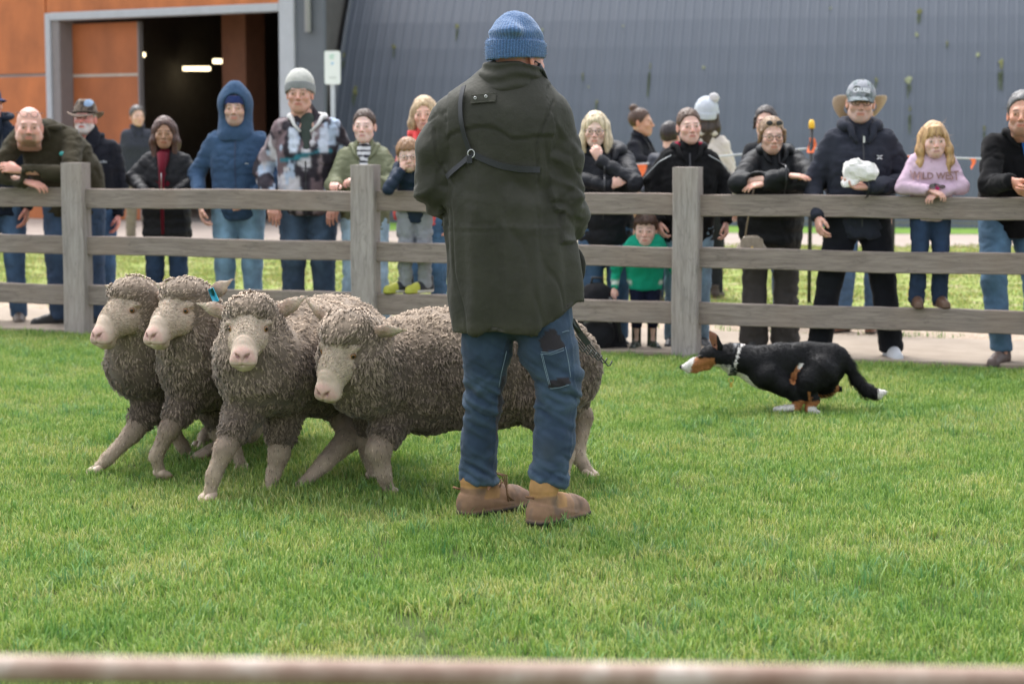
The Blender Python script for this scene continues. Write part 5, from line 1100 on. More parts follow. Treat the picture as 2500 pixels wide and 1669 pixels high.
# 21 girl in pink
person('pink', 'little girl with wavy blonde hair in a pale pink sweatshirt standing on the bottom rail', px=2133, top=279, dd=.10, zfoot=.352, kind='child', w=1.12, skin=(.66, .40, .33), head=(3, -3, -3), headoff=(.0, -.02, -.0), lean=4, facekw=dict(blush=.8, brow=(.4, .27, .16), lip=(.6, .26, .24)), hair=('girl', (.66, .42, .20)),
       jacket=dict(col=(.62, .45, .56), mat=M_cot, hem=.84, fat=1.05, arm=1.3, name='sweatshirt'), arms={-1: ((-.215, -.06, .735), (-.03, -.165, .715)), 1: ((.205, -.06, .735), (.02, -.145, .70))}, hands={-1: dict(dir=(.8, -.35, -.35), palm=(0, .5, -1), curl=45), 1: dict(dir=(-.8, -.35, -.35), palm=(0, .5, -1), curl=50)},
       collar=dict(r=.058, t=.008, z=-.01, gap=0), pants=dict(col=(.015, .032, .07), fat=1.05, flare=1.25, cuffz=.03), shoes=dict(col=(.12, .065, .04), sole=(.10, .055, .035), name='boot', yaw=5, sc=1.3))
# 22 right man
person('right', 'grey haired man in black leaning on the rail with clasped hands at the right edge', px=2318, H=1.73, dd=.50, w=1.22, skin=(.52, .25, .17), lean=24, head=(-2, 0, -16), headoff=(-.03, -.03, -.02), facekw=dict(blush=.6, beard='stubble', beard_col=(.3, .2, .16), brow=(.1, .08, .07)), hair=('short', (.16, .16, .165)),
       jacket=dict(col=(.007, .007, .008), mat=M_fle, hem=.80, fat=1.08, arm=1.2, open=.9, amp=.010), shirt=dict(col=(.02, .10, .32), w=.075, y=-.03), collar=dict(r=.09, t=.026, z=-.03, mat=M_fle, gap=.36, back=.02), arms={-1: ((-.26, -.34, 1.10), (-.15, -.60, 1.13)), 1: ((.24, -.36, 1.10), (.0, -.61, 1.13))},
       hands={-1: dict(dir=(.5, -.55, -.55), palm=(1, .4, .3), curl=38), 1: dict(dir=(-.6, -.5, -.4), palm=(-1, .3, .3), curl=42)}, pants=dict(col=(.07, .14, .22), fat=1.05, cuffz=.10), shoes=dict(col=(.09, .06, .05), h=.17, name='boot', L=1.0, turn=-18), legs={-1: ((-.14, -.18, .5), (-.10, -.26, .09)), 1: ((.14, -.1, .5), (.15, -.1, .09))})

V = []
for i in range(9):
    t = i/8
    for k in (-1, 0, 1): V.append((k*.045*(1-t*.85), 0, 1.43-.17*t))
put_on('right', G(V, [(i*3+k, i*3+3+k, i*3+4+k, i*3+1+k) for i in range(8) for k in (0, 1)]).paint((.02, .11, .36)), ALLP['right']['nb'].x+.01, 0, M_cot, 'shirt', off=.006)
# prints on clothes
t = text_geo('WILD WEST', .054, bold=.0012); t.V[:, 2] += .02*(1-(t.V[:, 0]/.12)**2)*0; t.V[:, 2] *= 1+1.0*(t.V[:, 0]/.15)**2*.6; put_on('pink', t, .0, .80, mat('brown_print', (.30, .17, .16), .8, var=.25, vs=40), 'lettering')
for x0, z0, sx, sz, c in ((-.012, .745, .038, .013, (.12, .11, .10)), (.002, .730, .016, .016, (.55, .02, .16)), (.035, .738, .020, .012, (.10, .07, .07))):
    put_on('pink', sphere((0, 0, 0), (sx, .0015, sz), 14, 8), x0, z0, mat('print_shape', c, .7), 'print', off=.003)
hm = ALLP['capman']['HM']; t = text_geo('CRUISE', .034, bold=.0012); V = []
for v in t.V: a = v[0]/.10; V.append((math.sin(a)*.094, .012-math.cos(a)*.106+.0+(v[2])*.35-.003, .073+v[2]*.95-.05*(1-math.cos(a))))
obj('lettering', G(V, None, t.T).tr(hm), M_print, ALLP['capman']['root'])
g = G()
for a in (-1, 1):
    for b in (-1, 1): g.add(tube([(a*.002, 0, b*.003), (a*.010, 0, b*.009), (a*.019, 0, b*.010)], [.004, .004, .0025], 6))
g.V[:, 1] *= .3; put_on('capman', g, .10, 1.262, M_print, 'logo')
obj('zip', box((-.006, -.003, -.02), (.006, .003, .02)), M_metal, ALLP['capman']['root'], loc=(0, ALLP['capman']['che'].y-.155, 1.37))

def zipline(key, u, z0, z1, m_, w_=.0035, name='zip'):
    n = 24; V = []
    for i in range(n+1):
        z = z0+(z1-z0)*i/n; V += [(-w_, 0, z), (w_, 0, z), (0, -.003, z)]
    put_on(key, G(V, [q for i in range(n) for q in ((i*3, i*3+2, i*3+5, i*3+3), (i*3+2, i*3+1, i*3+4, i*3+5))]), u, 0, m_, name, off=.003)
M_zip = mat('dark_zip', (.02, .02, .024), .4); M_zipb = mat('blue_zip', (.02, .035, .08), .5); M_zipo = mat('olive_zip', (.09, .10, .06), .5)
zipline('edge', .05, .85, 1.40, M_zip); zipline('felt', -.02, .85, 1.35, M_zip); zipline('hood', 0, .87, 1.36, M_zipb); zipline('capman', 0, .84, 1.40, M_zip, .005); zipline('crimson', 0, .82, 1.28, M_zip, .005); zipline('handbag', .02, 1.0, 1.34, M_zip, .005); zipline('bob', -.02, .85, 1.2, M_zip, .005)
zipline('pattern', .0, .85, 1.22, M_zip, .005); zipline('olive', .01, .85, 1.12, M_zipo, .005)
# ================================================================ SHEEP
def tri_sample(g, n, r):
    T = np.vstack([g.Q[:, [0, 1, 2]], g.Q[:, [0, 2, 3]]]); a, b, c = g.V[T[:, 0]], g.V[T[:, 1]], g.V[T[:, 2]]
    ar = np.linalg.norm(np.cross(b-a, c-a), axis=1); i = r.choice(len(T), n, p=ar/ar.sum()); u = r.random((n, 2)); s = u.sum(1) > 1; u[s] = 1-u[s]
    P = a[i]+(b[i]-a[i])*u[:, :1]+(c[i]-a[i])*u[:, 1:]; N = g.N()[T[i, 0]]; return P, N, g.col[T[i, 0]]
def locks(g, n, L, w_, flow, seed, lift=.5, curl=0, cvar=.25, tip=1.25, root=.7, keep=None, wild=.35, clump=0):
    """small tapering tufts that lie along the flow, each a thin 3 sided spike"""
    r = np.random.default_rng(seed); P, N, Cc = tri_sample(g, n, r)
    if keep is not None: m = keep(P, N); P, N, Cc = P[m], N[m], Cc[m]
    n = len(P); F = flow(P, N)+wild*np.c_[vnoise(P*14, 1), vnoise(P*14, 2), vnoise(P*14, 3)]+wild*.6*r.normal(size=(n, 3))*.6
    F -= N*(F*N).sum(1)[:, None]; F /= np.linalg.norm(F, axis=1)[:, None]+1e-9
    Bn = np.cross(N, F); l = (L*r.uniform(.6, 1.35, n))[:, None]; wd = (w_*r.uniform(.7, 1.3, n))[:, None]; lf = lift*r.uniform(.5, 1.3, (n, 1)); sw_ = curl*r.normal(size=(n, 1))
    V = np.zeros((n, 7, 3)); base = P-N*.004; ad = 0
    if clump:
        ci = np.floor(P/clump).astype(np.int64); cc = (ci+.5+.45*np.c_[_h(ci[:, 0], ci[:, 1], ci[:, 2], 3), _h(ci[:, 0], ci[:, 1], ci[:, 2], 4), _h(ci[:, 0], ci[:, 1], ci[:, 2], 5)])*clump; ad = (cc-P); ad = (ad-N*(ad*N).sum(1)[:, None])*.55; kc = _h(ci[:, 0], ci[:, 1], ci[:, 2], 6)[:, None]; l = l*(.75+.5*kc); Cc = Cc*(.80+.4*_h(ci[:, 0], ci[:, 1], ci[:, 2], 7)[:, None])
    mid = P+F*l*.45+N*l*lf*.6+Bn*l*sw_*.35+ad*.4; tp = P+F*l+N*l*lf*.35+Bn*l*sw_*.2+ad
    V[:, 0] = base-Bn*wd*.5; V[:, 1] = base+Bn*wd*.5; V[:, 2] = base+N*wd*.5+F*wd*.3
    V[:, 3] = mid-Bn*wd*.48; V[:, 4] = mid+Bn*wd*.48; V[:, 5] = mid+N*wd*.38; V[:, 6] = tp
    o = (np.arange(n)*7)[:, None]
    Q = np.concatenate([o+np.array([[0, 3, 5, 2]]), o+np.array([[2, 5, 4, 1]])]); T = np.concatenate([o+np.array([[3, 6, 5]]), o+np.array([[5, 6, 4]])])
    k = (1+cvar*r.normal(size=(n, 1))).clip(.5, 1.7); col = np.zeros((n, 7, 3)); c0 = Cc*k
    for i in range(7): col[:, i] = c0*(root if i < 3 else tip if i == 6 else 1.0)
    return G(V.reshape(-1, 3), Q, T, col.reshape(-1, 3).clip(0, 1))
_sh = {}
def sheep_head():
    if 'h' in _sh: return _sh['h'].copy()
    f = SDF((-.13, -.26, -.2), (.13, .14, .13), .0042)
    f.ell((0, 0, .015), (.068, .085, .070), 0); f.chain([(0, -.03, .0), (0, -.12, -.050), (0, -.175, -.082)], [.064, .048, .040], .03, flat=((1, 0, 0), .92))
    f.cap((0, -.06, .03), (0, -.155, -.045), .034, .028, .03)
    f.ell((0, -.182, -.086), (.044, .036, .036), .02); f.ell((0, -.168, -.116), (.032, .030, .020), .014)
    for s in (-1, 1):
        f.ell((s*.036, -.06, -.05), (.034, .06, .045), .03); f.ell((s*.026, -.196, -.098), (.02, .018, .018), .012)
        f.ell((s*.055, -.062, .012), (.022, .024, .012), .015); f.ell((s*.062, -.080, -.004), (.012, .019, .012), .010, op='sub')
        f.ell((s*.053, -.076, -.004), (.0165, .0175, .0145), .004)
        f.chain([(s*.007, -.219, -.090), (s*.013, -.2155, -.078), (s*.022, -.206, -.071)], [.0032, .0045, .0038], .004, op='sub')
    f.cap((0, -.222, -.094), (0, -.214, -.106), .0016, k=.004, op='sub')
    f.chain([(-.036, -.176, -.101), (-.02, -.205, -.1075), (0, -.212, -.1065), (.02, -.205, -.1075), (.036, -.176, -.101)], [.0022]*5, .004, op='sub')
    g = f.mesh(1); P = g.V
    wr_ = np.exp(-((P[:, 1]+.145)/.035)**2)*(P[:, 2] > -.075)*np.abs(np.sin(P[:, 1]*260+3*P[:, 0])); g.push(wr_*.0025)
    c = np.tile(A3((.48, .385, .295)), (len(P), 1)); c *= 1+.10*fbm(P*50, 3)[:, None]+.08*vnoise(P*260)[:, None]
    nz = sm01(-P[:, 1], .188, .208)*sm01(P[:, 2], -.102, -.092); c = lerpc(c, (.58, .37, .32), .8*nz)
    mu = sm01(-P[:, 1], .15, .18); c = lerpc(c, (.58, .46, .37), .6*mu*(1-nz))
    for s in (-1, 1):
        e = np.exp(-(((P[:, 0]-s*.055)/.016)**2+((P[:, 1]+.08)/.02)**2+((P[:, 2]+.004)/.013)**2)); c = lerpc(c, (.34, .20, .15), .75*e)
        e = np.exp(-(((P[:, 0]-s*.014)/.009)**2+((P[:, 1]+.214)/.010)**2+((P[:, 2]+.078)/.0055)**2)); c = lerpc(c, (.14, .05, .045), .9*e)
    m = np.exp(-((P[:, 2]+.1068)/.0022)**2)*sm01(-P[:, 1], .17, .18); c = lerpc(c, (.28, .15, .12), .7*m); g.col = c.clip(0, 1)
    _sh['h'] = g; return g.copy()
def hoof_geo(L=.06):
    g = G()
    for s in (-1, 1):
        f = SDF((-.04, -.07, -.02), (.04, .04, .06), .0045); f.chain([(s*.012, .005, .03), (s*.013, -.018, .016), (s*.011, -.045, .008)], [.016, .016, .009], .01); f.plane((0, 0, -1), .002); h = f.mesh(1)
        t = sm01(.024-h.V[:, 2], 0, .01)*sm01(-h.V[:, 1], -.01, .02); h.col = lerpc(np.tile(A3((.5, .38, .29)), (len(h.V), 1)), (.30, .17, .09), t); g.add(h)
    return g
M_wl = mat('wool', vc=True, rough=1, var=.22, vs=9, bump=.5, bs=160, bd=.003, sheen=.2, spec=.2); M_sface = mat('short_sheep_hair', vc=True, rough=.85, var=.10, vs=30, bump=.9, bs=420, bd=.0025, spec=.25, sss=.1)
M_horn = mat('hoof_horn', vc=True, rough=.5, bump=.2, bs=80, var=.2)
M_eye = mat('wet_eye', vc=True, rough=.08, var=0)
SHEEPS = {}
def sheep(label, base, body, neck, head, legs, yaw, pitch, roll=0, hs=1.0, seed=0, tagc=None, lockn=17000, earup=(.25, .25), wr_=1.0):
    B = Vector((base.x, base.y, 0)); root = tag(empty('sheep', B), label, 'sheep', 'merino sheep driven across the lawn'); sh_ = lambda p: Vector(p)-B
    HM = Matrix.Translation(sh_(head)) @ Euler((R(pitch), R(roll), R(yaw)), 'XYZ').to_matrix().to_4x4() @ Matrix.Scale(hs, 4)
    body = [(sh_(p), r) for p, r in body]; neck = [(sh_(p), r) for p, r in neck]; legs = [([sh_(p) for p in l[0]], l[1]) for l in legs]
    allp = [p for p, _ in body+neck]+[p for l in legs for p in l[0]]+[HM.translation]
    lo = A3([min(p[i] for p in allp)-.33 for i in range(3)]); hi = A3([max(p[i] for p in allp)+.33 for i in range(3)]); lo[2] = -.02
    nb_ = HM @ Vector((0, .04, -.02))
    # skin: trunk, neck and legs in one piece, fine head joined
    f = SDF(lo, hi, .0135)
    for (p, r), (p2, r2) in zip(body, body[1:]): f.cap(p, p2, r*.8, r2*.8, .06)
    f.chain([body[0][0]]+[p for p, _ in neck]+[nb_], [body[0][1]*.7]+[r*.75 for _, r in neck]+[.062*hs], .04)
    for pts, rs in legs: f.chain(pts, [a*.82 for a in rs], .02)
    g = f.mesh(1); g.paint((.42, .33, .25)); d = sm01(g.V[:, 2]+.03*fbm(g.V*12, 3), .04, .34); g.col = lerpc(g.col, (.18, .135, .105), d); g.col *= 1+.15*fbm(g.V*30, seed)[:, None]
    skin_legs = G(g.V.copy(), g.Q, None, g.col.copy()); g.add(sheep_head().tr(HM)); obj('body', g, M_sface, root)
    # fleece shell
    f = SDF(lo, hi, .0125)
    for (p, r), (p2, r2) in zip(body, body[1:]): f.cap(p, p2, r, r2, .07)
    f.chain([body[0][0]]+[p for p, _ in neck]+[nb_], [body[0][1]*.9]+[r for _, r in neck]+[.095*hs], .05)
    for pts, rs in legs:
        f.cap(pts[0], pts[0].lerp(pts[1], .5), rs[0]+.004, rs[1]+.012, .03)
    top = [((0, -.015, .055), (.078, .078, .050)), ((0, -.052, .052), (.058, .036, .030)), ((.052, .015, .005), (.045, .065, .070)), ((-.052, .015, .005), (.045, .065, .070)), ((0, .03, -.05), (.075, .075, .065)), ((.045, -.025, -.06), (.032, .05, .04)), ((-.045, -.025, -.06), (.032, .05, .04))]
    e3 = HM.to_euler()
    for c, r in top: f.ell(HM @ Vector(c), A3(r)*hs*1.05, .025, tuple(math.degrees(a) for a in e3))
    fm = HM @ Vector((0, -.12, -.045))      # keep the bare face clear
    for s in (-1, 1): f.ell(HM @ Vector((s*.064, -.088, -.004)), .017*hs, .012, op='sub')
    g = f.mesh(2); P = g.V; g.push(.010*fbm(P*22, seed, 3)+.006*vnoise(P*60, seed))
    # wool colour: paler on the upward facing back, darker brown grey on the flanks
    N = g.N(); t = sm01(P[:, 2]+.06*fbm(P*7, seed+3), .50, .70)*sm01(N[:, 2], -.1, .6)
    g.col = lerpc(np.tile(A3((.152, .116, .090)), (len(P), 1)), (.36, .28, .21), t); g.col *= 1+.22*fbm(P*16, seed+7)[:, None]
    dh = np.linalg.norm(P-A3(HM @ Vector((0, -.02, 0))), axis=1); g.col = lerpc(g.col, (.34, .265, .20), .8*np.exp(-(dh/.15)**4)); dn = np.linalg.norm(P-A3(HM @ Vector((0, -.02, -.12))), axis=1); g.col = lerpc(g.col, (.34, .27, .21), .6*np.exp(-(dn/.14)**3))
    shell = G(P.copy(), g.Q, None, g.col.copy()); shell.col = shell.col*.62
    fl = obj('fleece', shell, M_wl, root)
    cen = A3(sum((p for p, _ in body), Vector())/len(body))
    def flow(P, N): 
        F = np.tile(A3((0, .05, -1.)), (len(P), 1)); upf = N[:, 2] > .6; F[upf] = A3((.4, .5, -.2)); hd = np.linalg.norm(P-A3(HM @ Vector((0, 0, .04))), axis=1) < .13*hs
        d = A3(HM.to_3x3() @ Vector((0, -1, -.35))); F[hd] = d; return F
    mface = np.array(HM.inverted())
    def keep(P, N):
        q = P@mface[:3, :3].T+mface[:3, 3]; eye = (np.abs(np.abs(q[:, 0])-.058) < .026) & (np.abs(q[:, 1]+.082) < .03) & (np.abs(q[:, 2]+.004) < .018)
        fr = (q[:, 1] < -.085) & (q[:, 2] < .03) & (q[:, 2] > -.122) & (np.abs(q[:, 0]) < .055); return ~(eye | fr)
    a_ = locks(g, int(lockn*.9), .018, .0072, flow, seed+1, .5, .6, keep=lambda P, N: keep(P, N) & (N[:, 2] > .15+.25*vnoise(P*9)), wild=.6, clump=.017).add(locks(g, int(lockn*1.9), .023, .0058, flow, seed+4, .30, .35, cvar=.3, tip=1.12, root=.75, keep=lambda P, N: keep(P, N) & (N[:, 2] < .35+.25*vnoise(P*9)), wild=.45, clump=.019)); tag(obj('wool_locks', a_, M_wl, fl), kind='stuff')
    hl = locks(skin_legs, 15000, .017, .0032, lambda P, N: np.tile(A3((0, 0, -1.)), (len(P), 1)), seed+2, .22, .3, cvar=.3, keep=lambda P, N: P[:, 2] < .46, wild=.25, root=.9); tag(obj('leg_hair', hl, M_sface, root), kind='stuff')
    hd_ = sheep_head(); hf = locks(hd_, 9000, .012, .0030, lambda P, N: np.tile(A3((0, 1., -.25)), (len(P), 1)), seed+3, .18, .15, cvar=.20, keep=lambda P, N: (P[:, 1] > -.17) & (P[:, 1] < .0) & ~((np.abs(np.abs(P[:, 0])-.056) < .022) & (np.abs(P[:, 1]+.08) < .026) & (np.abs(P[:, 2]+.004) < .016)), wild=.2, root=.95, tip=1.05)
    tag(obj('face_hair', hf.tr(HM), M_sface, root), kind='stuff')
    # eyes
    for s in (-1, 1):
        e = sphere((0, 0, 0), .0135, 14, 10).tr(M4(rot=(90, 0, 0))); rr = np.hypot(e.V[:, 0], e.V[:, 2]); fr = e.V[:, 1] < 0; e.paint((.05, .03, .02)); e.col[fr & (rr < .010)] = (.30, .15, .05); e.col[fr & (rr < .0075) & (np.abs(e.V[:, 2]) < .0045)] = (.01, .01, .01)
        obj('eye', e.tr(HM @ Matrix.Translation((s*.056, -.0795, -.004)) @ Matrix.Rotation(R(s*42), 4, 'Z')), M_eye, root)
    # ears: cupped leaf shapes
    for s, u_ in ((-1, earup[0]), (1, earup[1])):
        f = SDF((-.02, -.05, -.06), (.16, .05, .08), .0042); f.chain([(0, 0, 0), (.035, 0, .004), (.075, 0, .012), (.135, .0, .020)], [.015, .023, .023, .004], .012, flat=((0, 1, .25), .38)); f.chain([(.02, -.022, -.002), (.06, -.026, .005), (.1, -.022, .012)], [.008, .019, .008], .006, op='sub')
        e = f.mesh(1); e.V[:, 1] += .25*(e.V[:, 2]-.01)**2*20; e.col = lerpc(np.tile(A3((.40, .31, .24)), (len(e.V), 1)), (.60, .42, .34), sm01(-e.V[:, 1], .004, .012)); tip_ = sm01(e.V[:, 0], .06, .11); e.col = lerpc(e.col, (.66, .54, .43), tip_)
        EM = HM @ Matrix.Translation((s*.066, .018, .022)) @ Matrix.Rotation(R(-s*u_*57), 4, 'Y') @ (Matrix.Scale(-1, 4, (1, 0, 0)) if s < 0 else Matrix.Identity(4)) @ Matrix.Rotation(R(12), 4, 'Z')
        eo = obj('ear', e.tr(EM), M_sface, root)
        eh = locks(e, 700, .010, .003, lambda P, N: np.tile(A3((1., 0, .1)), (len(P), 1)), seed+9, .3, .2, cvar=.12); tag(obj('ear_hair', eh.tr(EM), M_sface, eo), kind='stuff')
        if tagc and s == 1: obj('ear_tag', box((.050, -.040, -.034), (.074, -.034, .020), .001).tr(EM).paint(tagc), mat('cyan_ear_tag', tagc, .4), eo)
    # hooves
    for pts, rs in legs:
        p = pts[-1]; q_ = pts[-2]; d = (p-q_); a = math.atan2(d.x, -d.y) if abs(d.x)+abs(d.y) > .03 else R(-30); z0 = max(p.z-.03, -.012)
        obj('hoof', hoof_geo().tr(Matrix.Translation((p.x, p.y, z0)) @ Matrix.Rotation(a, 4, 'Z') @ Matrix.Scale(1.12, 4)), M_horn, root)
    SHEEPS[label] = root; return root
SHY = .14
def CH(*a): return [(WD(x, y, Y-SHY), r) for x, y, Y, r in a]
def LG(*a): return ([WD(x, y, Y-SHY) for x, y, Y, r in a], [r for x, y, Y, r in a])
sheep('foremost sheep on the right, its dark flank passing behind the man in the beanie', WD(1050, 900, 8.0-SHY),
      CH((885, 850, 7.92, .185), (980, 850, 8.0, .225), (1110, 840, 8.08, .232), (1235, 835, 8.15, .215), (1275, 850, 8.18, .18)), CH((840, 850, 7.82, .165), (815, 820, 7.74, .13)), WD(802, 778, 7.70-SHY),
      [LG((905, 950, 7.88, .085), (868, 1030, 7.80, .058), (880, 1085, 7.82, .036), (893, 1128, 7.86, .030)), LG((855, 950, 8.12, .07), (838, 1010, 8.12, .045), (848, 1050, 8.14, .033), (856, 1090, 8.16, .028)),
       LG((1275, 890, 8.3, .12), (1335, 955, 8.32, .055), (1322, 1040, 8.26, .040), (1352, 1085, 8.2, .028)), LG((1230, 910, 8.0, .125), (1262, 985, 8.0, .065), (1300, 1040, 8.05, .038), (1290, 1105, 8.02, .028))], -27, 28, 4, 1.12, 11, earup=(.5, -.05), lockn=22000)
sheep('sheep third from the left, facing the camera head on with one foreleg stepping out', WD(640, 900, 7.9-SHY),
      CH((628, 845, 7.86, .172), (690, 820, 8.1, .215), (765, 818, 8.35, .232), (835, 835, 8.6, .2)), CH((592, 846, 7.78, .150), (580, 808, 7.76, .135)), WD(578, 742, 7.74-SHY),
      [LG((560, 945, 7.76, .075), (515, 1030, 7.68, .048), (490, 1090, 7.66, .034), (480, 1135, 7.66, .029)), LG((650, 950, 7.95, .075), (640, 1040, 7.93, .050), (628, 1085, 7.93, .034), (618, 1120, 7.93, .028)),
       LG((790, 900, 8.35, .12), (805, 1000, 8.15, .065), (745, 1060, 8.02, .040), (692, 1112, 7.97, .028)), LG((850, 900, 8.6, .1), (845, 980, 8.55, .05), (838, 1030, 8.55, .035), (842, 1062, 8.55, .028))], -2, 4, 0, 1.10, 22, earup=(.15, .35), lockn=20000)
sheep('second sheep from the left, with a cyan ear tag in its raised ear', WD(470, 900, 8.3-SHY),
      CH((465, 845, 8.28, .160), (520, 838, 8.6, .20), (590, 850, 8.95, .22), (640, 860, 9.2, .19)), CH((448, 830, 8.2, .137), (440, 780, 8.15, .122)), WD(430, 700, 8.1-SHY),
      [LG((425, 920, 8.18, .075), (388, 985, 8.12, .048), (357, 1045, 8.12, .032), (368, 1085, 8.14, .028)), LG((490, 930, 8.4, .07), (500, 990, 8.4, .045), (540, 1030, 8.4, .03), (556, 1075, 8.4, .028)),
       LG((600, 920, 8.9, .1), (575, 990, 8.8, .05), (520, 1010, 8.7, .033), (465, 1040, 8.65, .028)), LG((650, 920, 9.2, .1), (660, 980, 9.1, .05), (640, 1000, 9.0, .035), (650, 1035, 9.0, .028))], -31, 5, 0, 1.08, 33, tagc=(.03, .45, .62), earup=(.2, .42), lockn=15000)
sheep('leftmost sheep with its foreleg stretched far forward and its wool over the eye', WD(360, 900, 8.6-SHY),
      CH((345, 842, 8.5, .150), (400, 835, 8.8, .19), (470, 845, 9.2, .21), (540, 855, 9.5, .19)), CH((322, 828, 8.42, .132), (318, 775, 8.38, .110)), WD(312, 698, 8.32-SHY),
      [LG((350, 920, 8.48, .075), (305, 992, 8.42, .047), (250, 1048, 8.36, .032), (222, 1076, 8.34, .028)), LG((375, 930, 8.7, .07), (392, 985, 8.7, .044), (418, 1020, 8.72, .032), (436, 1050, 8.74, .028)),
       LG((500, 900, 9.3, .1), (500, 970, 9.2, .05), (470, 1000, 9.1, .033), (455, 1030, 9.0, .028)), LG((550, 900, 9.5, .1), (560, 960, 9.4, .05), (540, 980, 9.3, .035), (545, 1015, 9.3, .028))], -34, 6, 0, 1.10, 44, earup=(.1, -.1), lockn=14000)

# ================================================================ DOG
DY = 10.0; DB = WD(1780, 950, DY); DB = Vector((DB.x, DY, 0)); dog = tag(empty('dog', DB+Vector((0, 0, .02))), 'black, tan and white sheepdog sprinting to the left with its tail out', 'dog')
def dp(x, y, dy=0): return WD(x, y, DY+dy)-DB
lo = A3(dp(1545, 960))-A3((.0, .25, .05)); hi = A3(dp(2060, 760))+A3((0, .25, .05))
f = SDF(lo, hi, .0052); fl_ = ((0, 1, 0), .72)
f.chain([dp(1735, 845), dp(1790, 842), dp(1850, 832), dp(1905, 836)], [.084, .090, .074, .088], .05, fl_); f.ell(dp(1765, 872), (.10, .075, .07), .04)
f.chain([dp(1735, 845), dp(1690, 832), dp(1650, 824)], [.085, .066, .052], .04)
f.ell(dp(1634, 822), (.060, .046, .050), .03); f.chain([dp(1620, 830), dp(1592, 844), dp(1572, 850)], [.036, .024, .018], .02); f.ell(dp(1564, 851), (.013, .012, .012), .006); f.chain([dp(1622, 848), dp(1595, 857), dp(1576, 859)], [.022, .013, .010], .012)
f.ell(dp(1603, 816, -.028), (.012, .010, .008), .006, op='sub')
for s in (-1, 1): f.ell(dp(1606, 827, s*.030), .0085, .004)
f.chain([dp(1880, 862, -.05), dp(1855, 885, -.07), dp(1845, 902, -.07)], [.092, .058, .042], .04); f.chain([dp(1845, 902, -.07), dp(1866, 925, -.07), dp(1856, 948, -.07), dp(1874, 957, -.07)], [.044, .028, .020, .018], .015)
f.chain([dp(1895, 860, .06), dp(1890, 888, .07), dp(1868, 906, .07)], [.09, .06, .035], .03); f.chain([dp(1868, 904, .07), dp(1910, 899, .07), dp(1925, 901, .07)], [.03, .02, .015], .015)
f.chain([dp(1760, 872, -.06), dp(1795, 895, -.07), dp(1832, 925, -.065)], [.07, .042, .026], .03); f.chain([dp(1832, 925, -.065), dp(1826, 943, -.06), dp(1780, 949, -.055)], [.028, .020, .017], .012)
f.chain([dp(1770, 875, .05), dp(1808, 898, .06), dp(1842, 920, .06)], [.06, .035, .024], .03); f.chain([dp(1842, 920, .06), dp(1860, 938, .06), dp(1842, 950, .06)], [.02, .016, .014], .012)
f.chain([dp(1930, 825), dp(1948, 850), dp(1965, 882), dp(1988, 905), dp(2012, 913), dp(2028, 908)], [.032, .024, .026, .029, .023, .012], .02)
g = f.mesh(1); P = g.V; PX = 1174+(P[:, 0]+DB.x)*4604/(DY+P[:, 1]); PY = 312-(P[:, 2]-CAMH)*4604/(DY+P[:, 1]); g.push(.003*fbm(P*30, 2))
blk = (.0055, .0055, .0065); wht = (.68, .64, .60); tn = (.36, .15, .06)
c = np.tile(A3(blk), (len(P), 1)); nn = 2*fbm(P*30, 5)+1.6*vnoise(P*150, 6)
def sg(x0, y0, x1, y1):
    dx, dy = x1-x0, y1-y0; t = np.clip(((PX-x0)*dx+(PY-y0)*dy)/(dx*dx+dy*dy), 0, 1); return np.hypot(PX-x0-t*dx, PY-y0-t*dy)+nn
def reg(m, k):
    global c
    c[m] = k
reg((PX < 1642) & (PY > 829+nn+(1642-PX)*.02) & (PX > 1580), tn); reg((PX < 1608) & (PY > 838-(1608-PX)*.0+nn*.3) & (PX > 1583) & (PY < 850), tn); reg((PX < 1588+nn-(PY-850)*.3) & (PX > 1566), wht); reg((PX < 1612) & (PY < 836-(PX-1585)*.95+nn) & (PX > 1566), wht)
reg((PX > 1589) & (PX < 1600) & (PY < 826) & (PY > 806+nn*.3), tn); reg(PX <= 1566, (.015, .012, .012))
reg((PX > 1640) & (PX < 1678) & (PY > 846+nn), wht); reg((np.abs(PX-1692-(830-PY)*.22-nn) < 2.5+5*sm01(815-PY, 0, 20)) & (PY < 872), wht); reg((PY > 862+(PX-1692)*.33+nn*.6) & (PX > 1680) & (PX < 1790) & (P[:, 1] > -.055), wht); reg((PX > 1755) & (PX < 1800) & (PY > 903+nn) & (PY < 930) & (np.abs(P[:, 1]) < .05), tn)
reg(((sg(1840, 848, 1826, 868) < 5) | (sg(1826, 868, 1823, 885) < 7)) & (P[:, 1] < -.03), tn); reg((sg(1842, 845, 1836, 853) < 3.5) & (P[:, 1] < -.03), wht); reg((PY > 930+nn*.4) & (PX > 1780), tn); reg((PX > 1818) & (PX < 1838) & (PY > 900) & (P[:, 1] > 0), wht); reg((PX > 1850) & (PY > 908) & (P[:, 1] < 0) & (PX < 1864) & (PX > 1858), tn); reg((PX > 1862) & (PX < 1930) & (PY > 893) & (P[:, 1] > .03), tn)
reg((PX < 1826) & (PY > 938), wht); reg((PX > 1858) & (PY > 944), wht); reg((PX > 2019+nn) & (PX < 2045) & (PY > 899), wht); g.col = c*(1+.12*vnoise(P*80)[:, None])
g.add(G()); M_fur = mat('short_fur', vc=True, rough=.55, var=.2, vs=14, bump=.7, bs=260, bd=.003, spec=.18)
obj('body', g, M_fur, dog)
def dflow(P, N): F = np.tile(A3((1., 0, -.25)), (len(P), 1)); t_ = P[:, 0] > dp(1935, 850).x; F[t_] = A3((.5, 0, -.7)); return F
fur = locks(g, 15000, .013, .0030, dflow, 5, .22, .2, cvar=.25, tip=1.3, root=.95, wild=.22); tag(obj('fur', fur, M_fur, dog), kind='stuff')
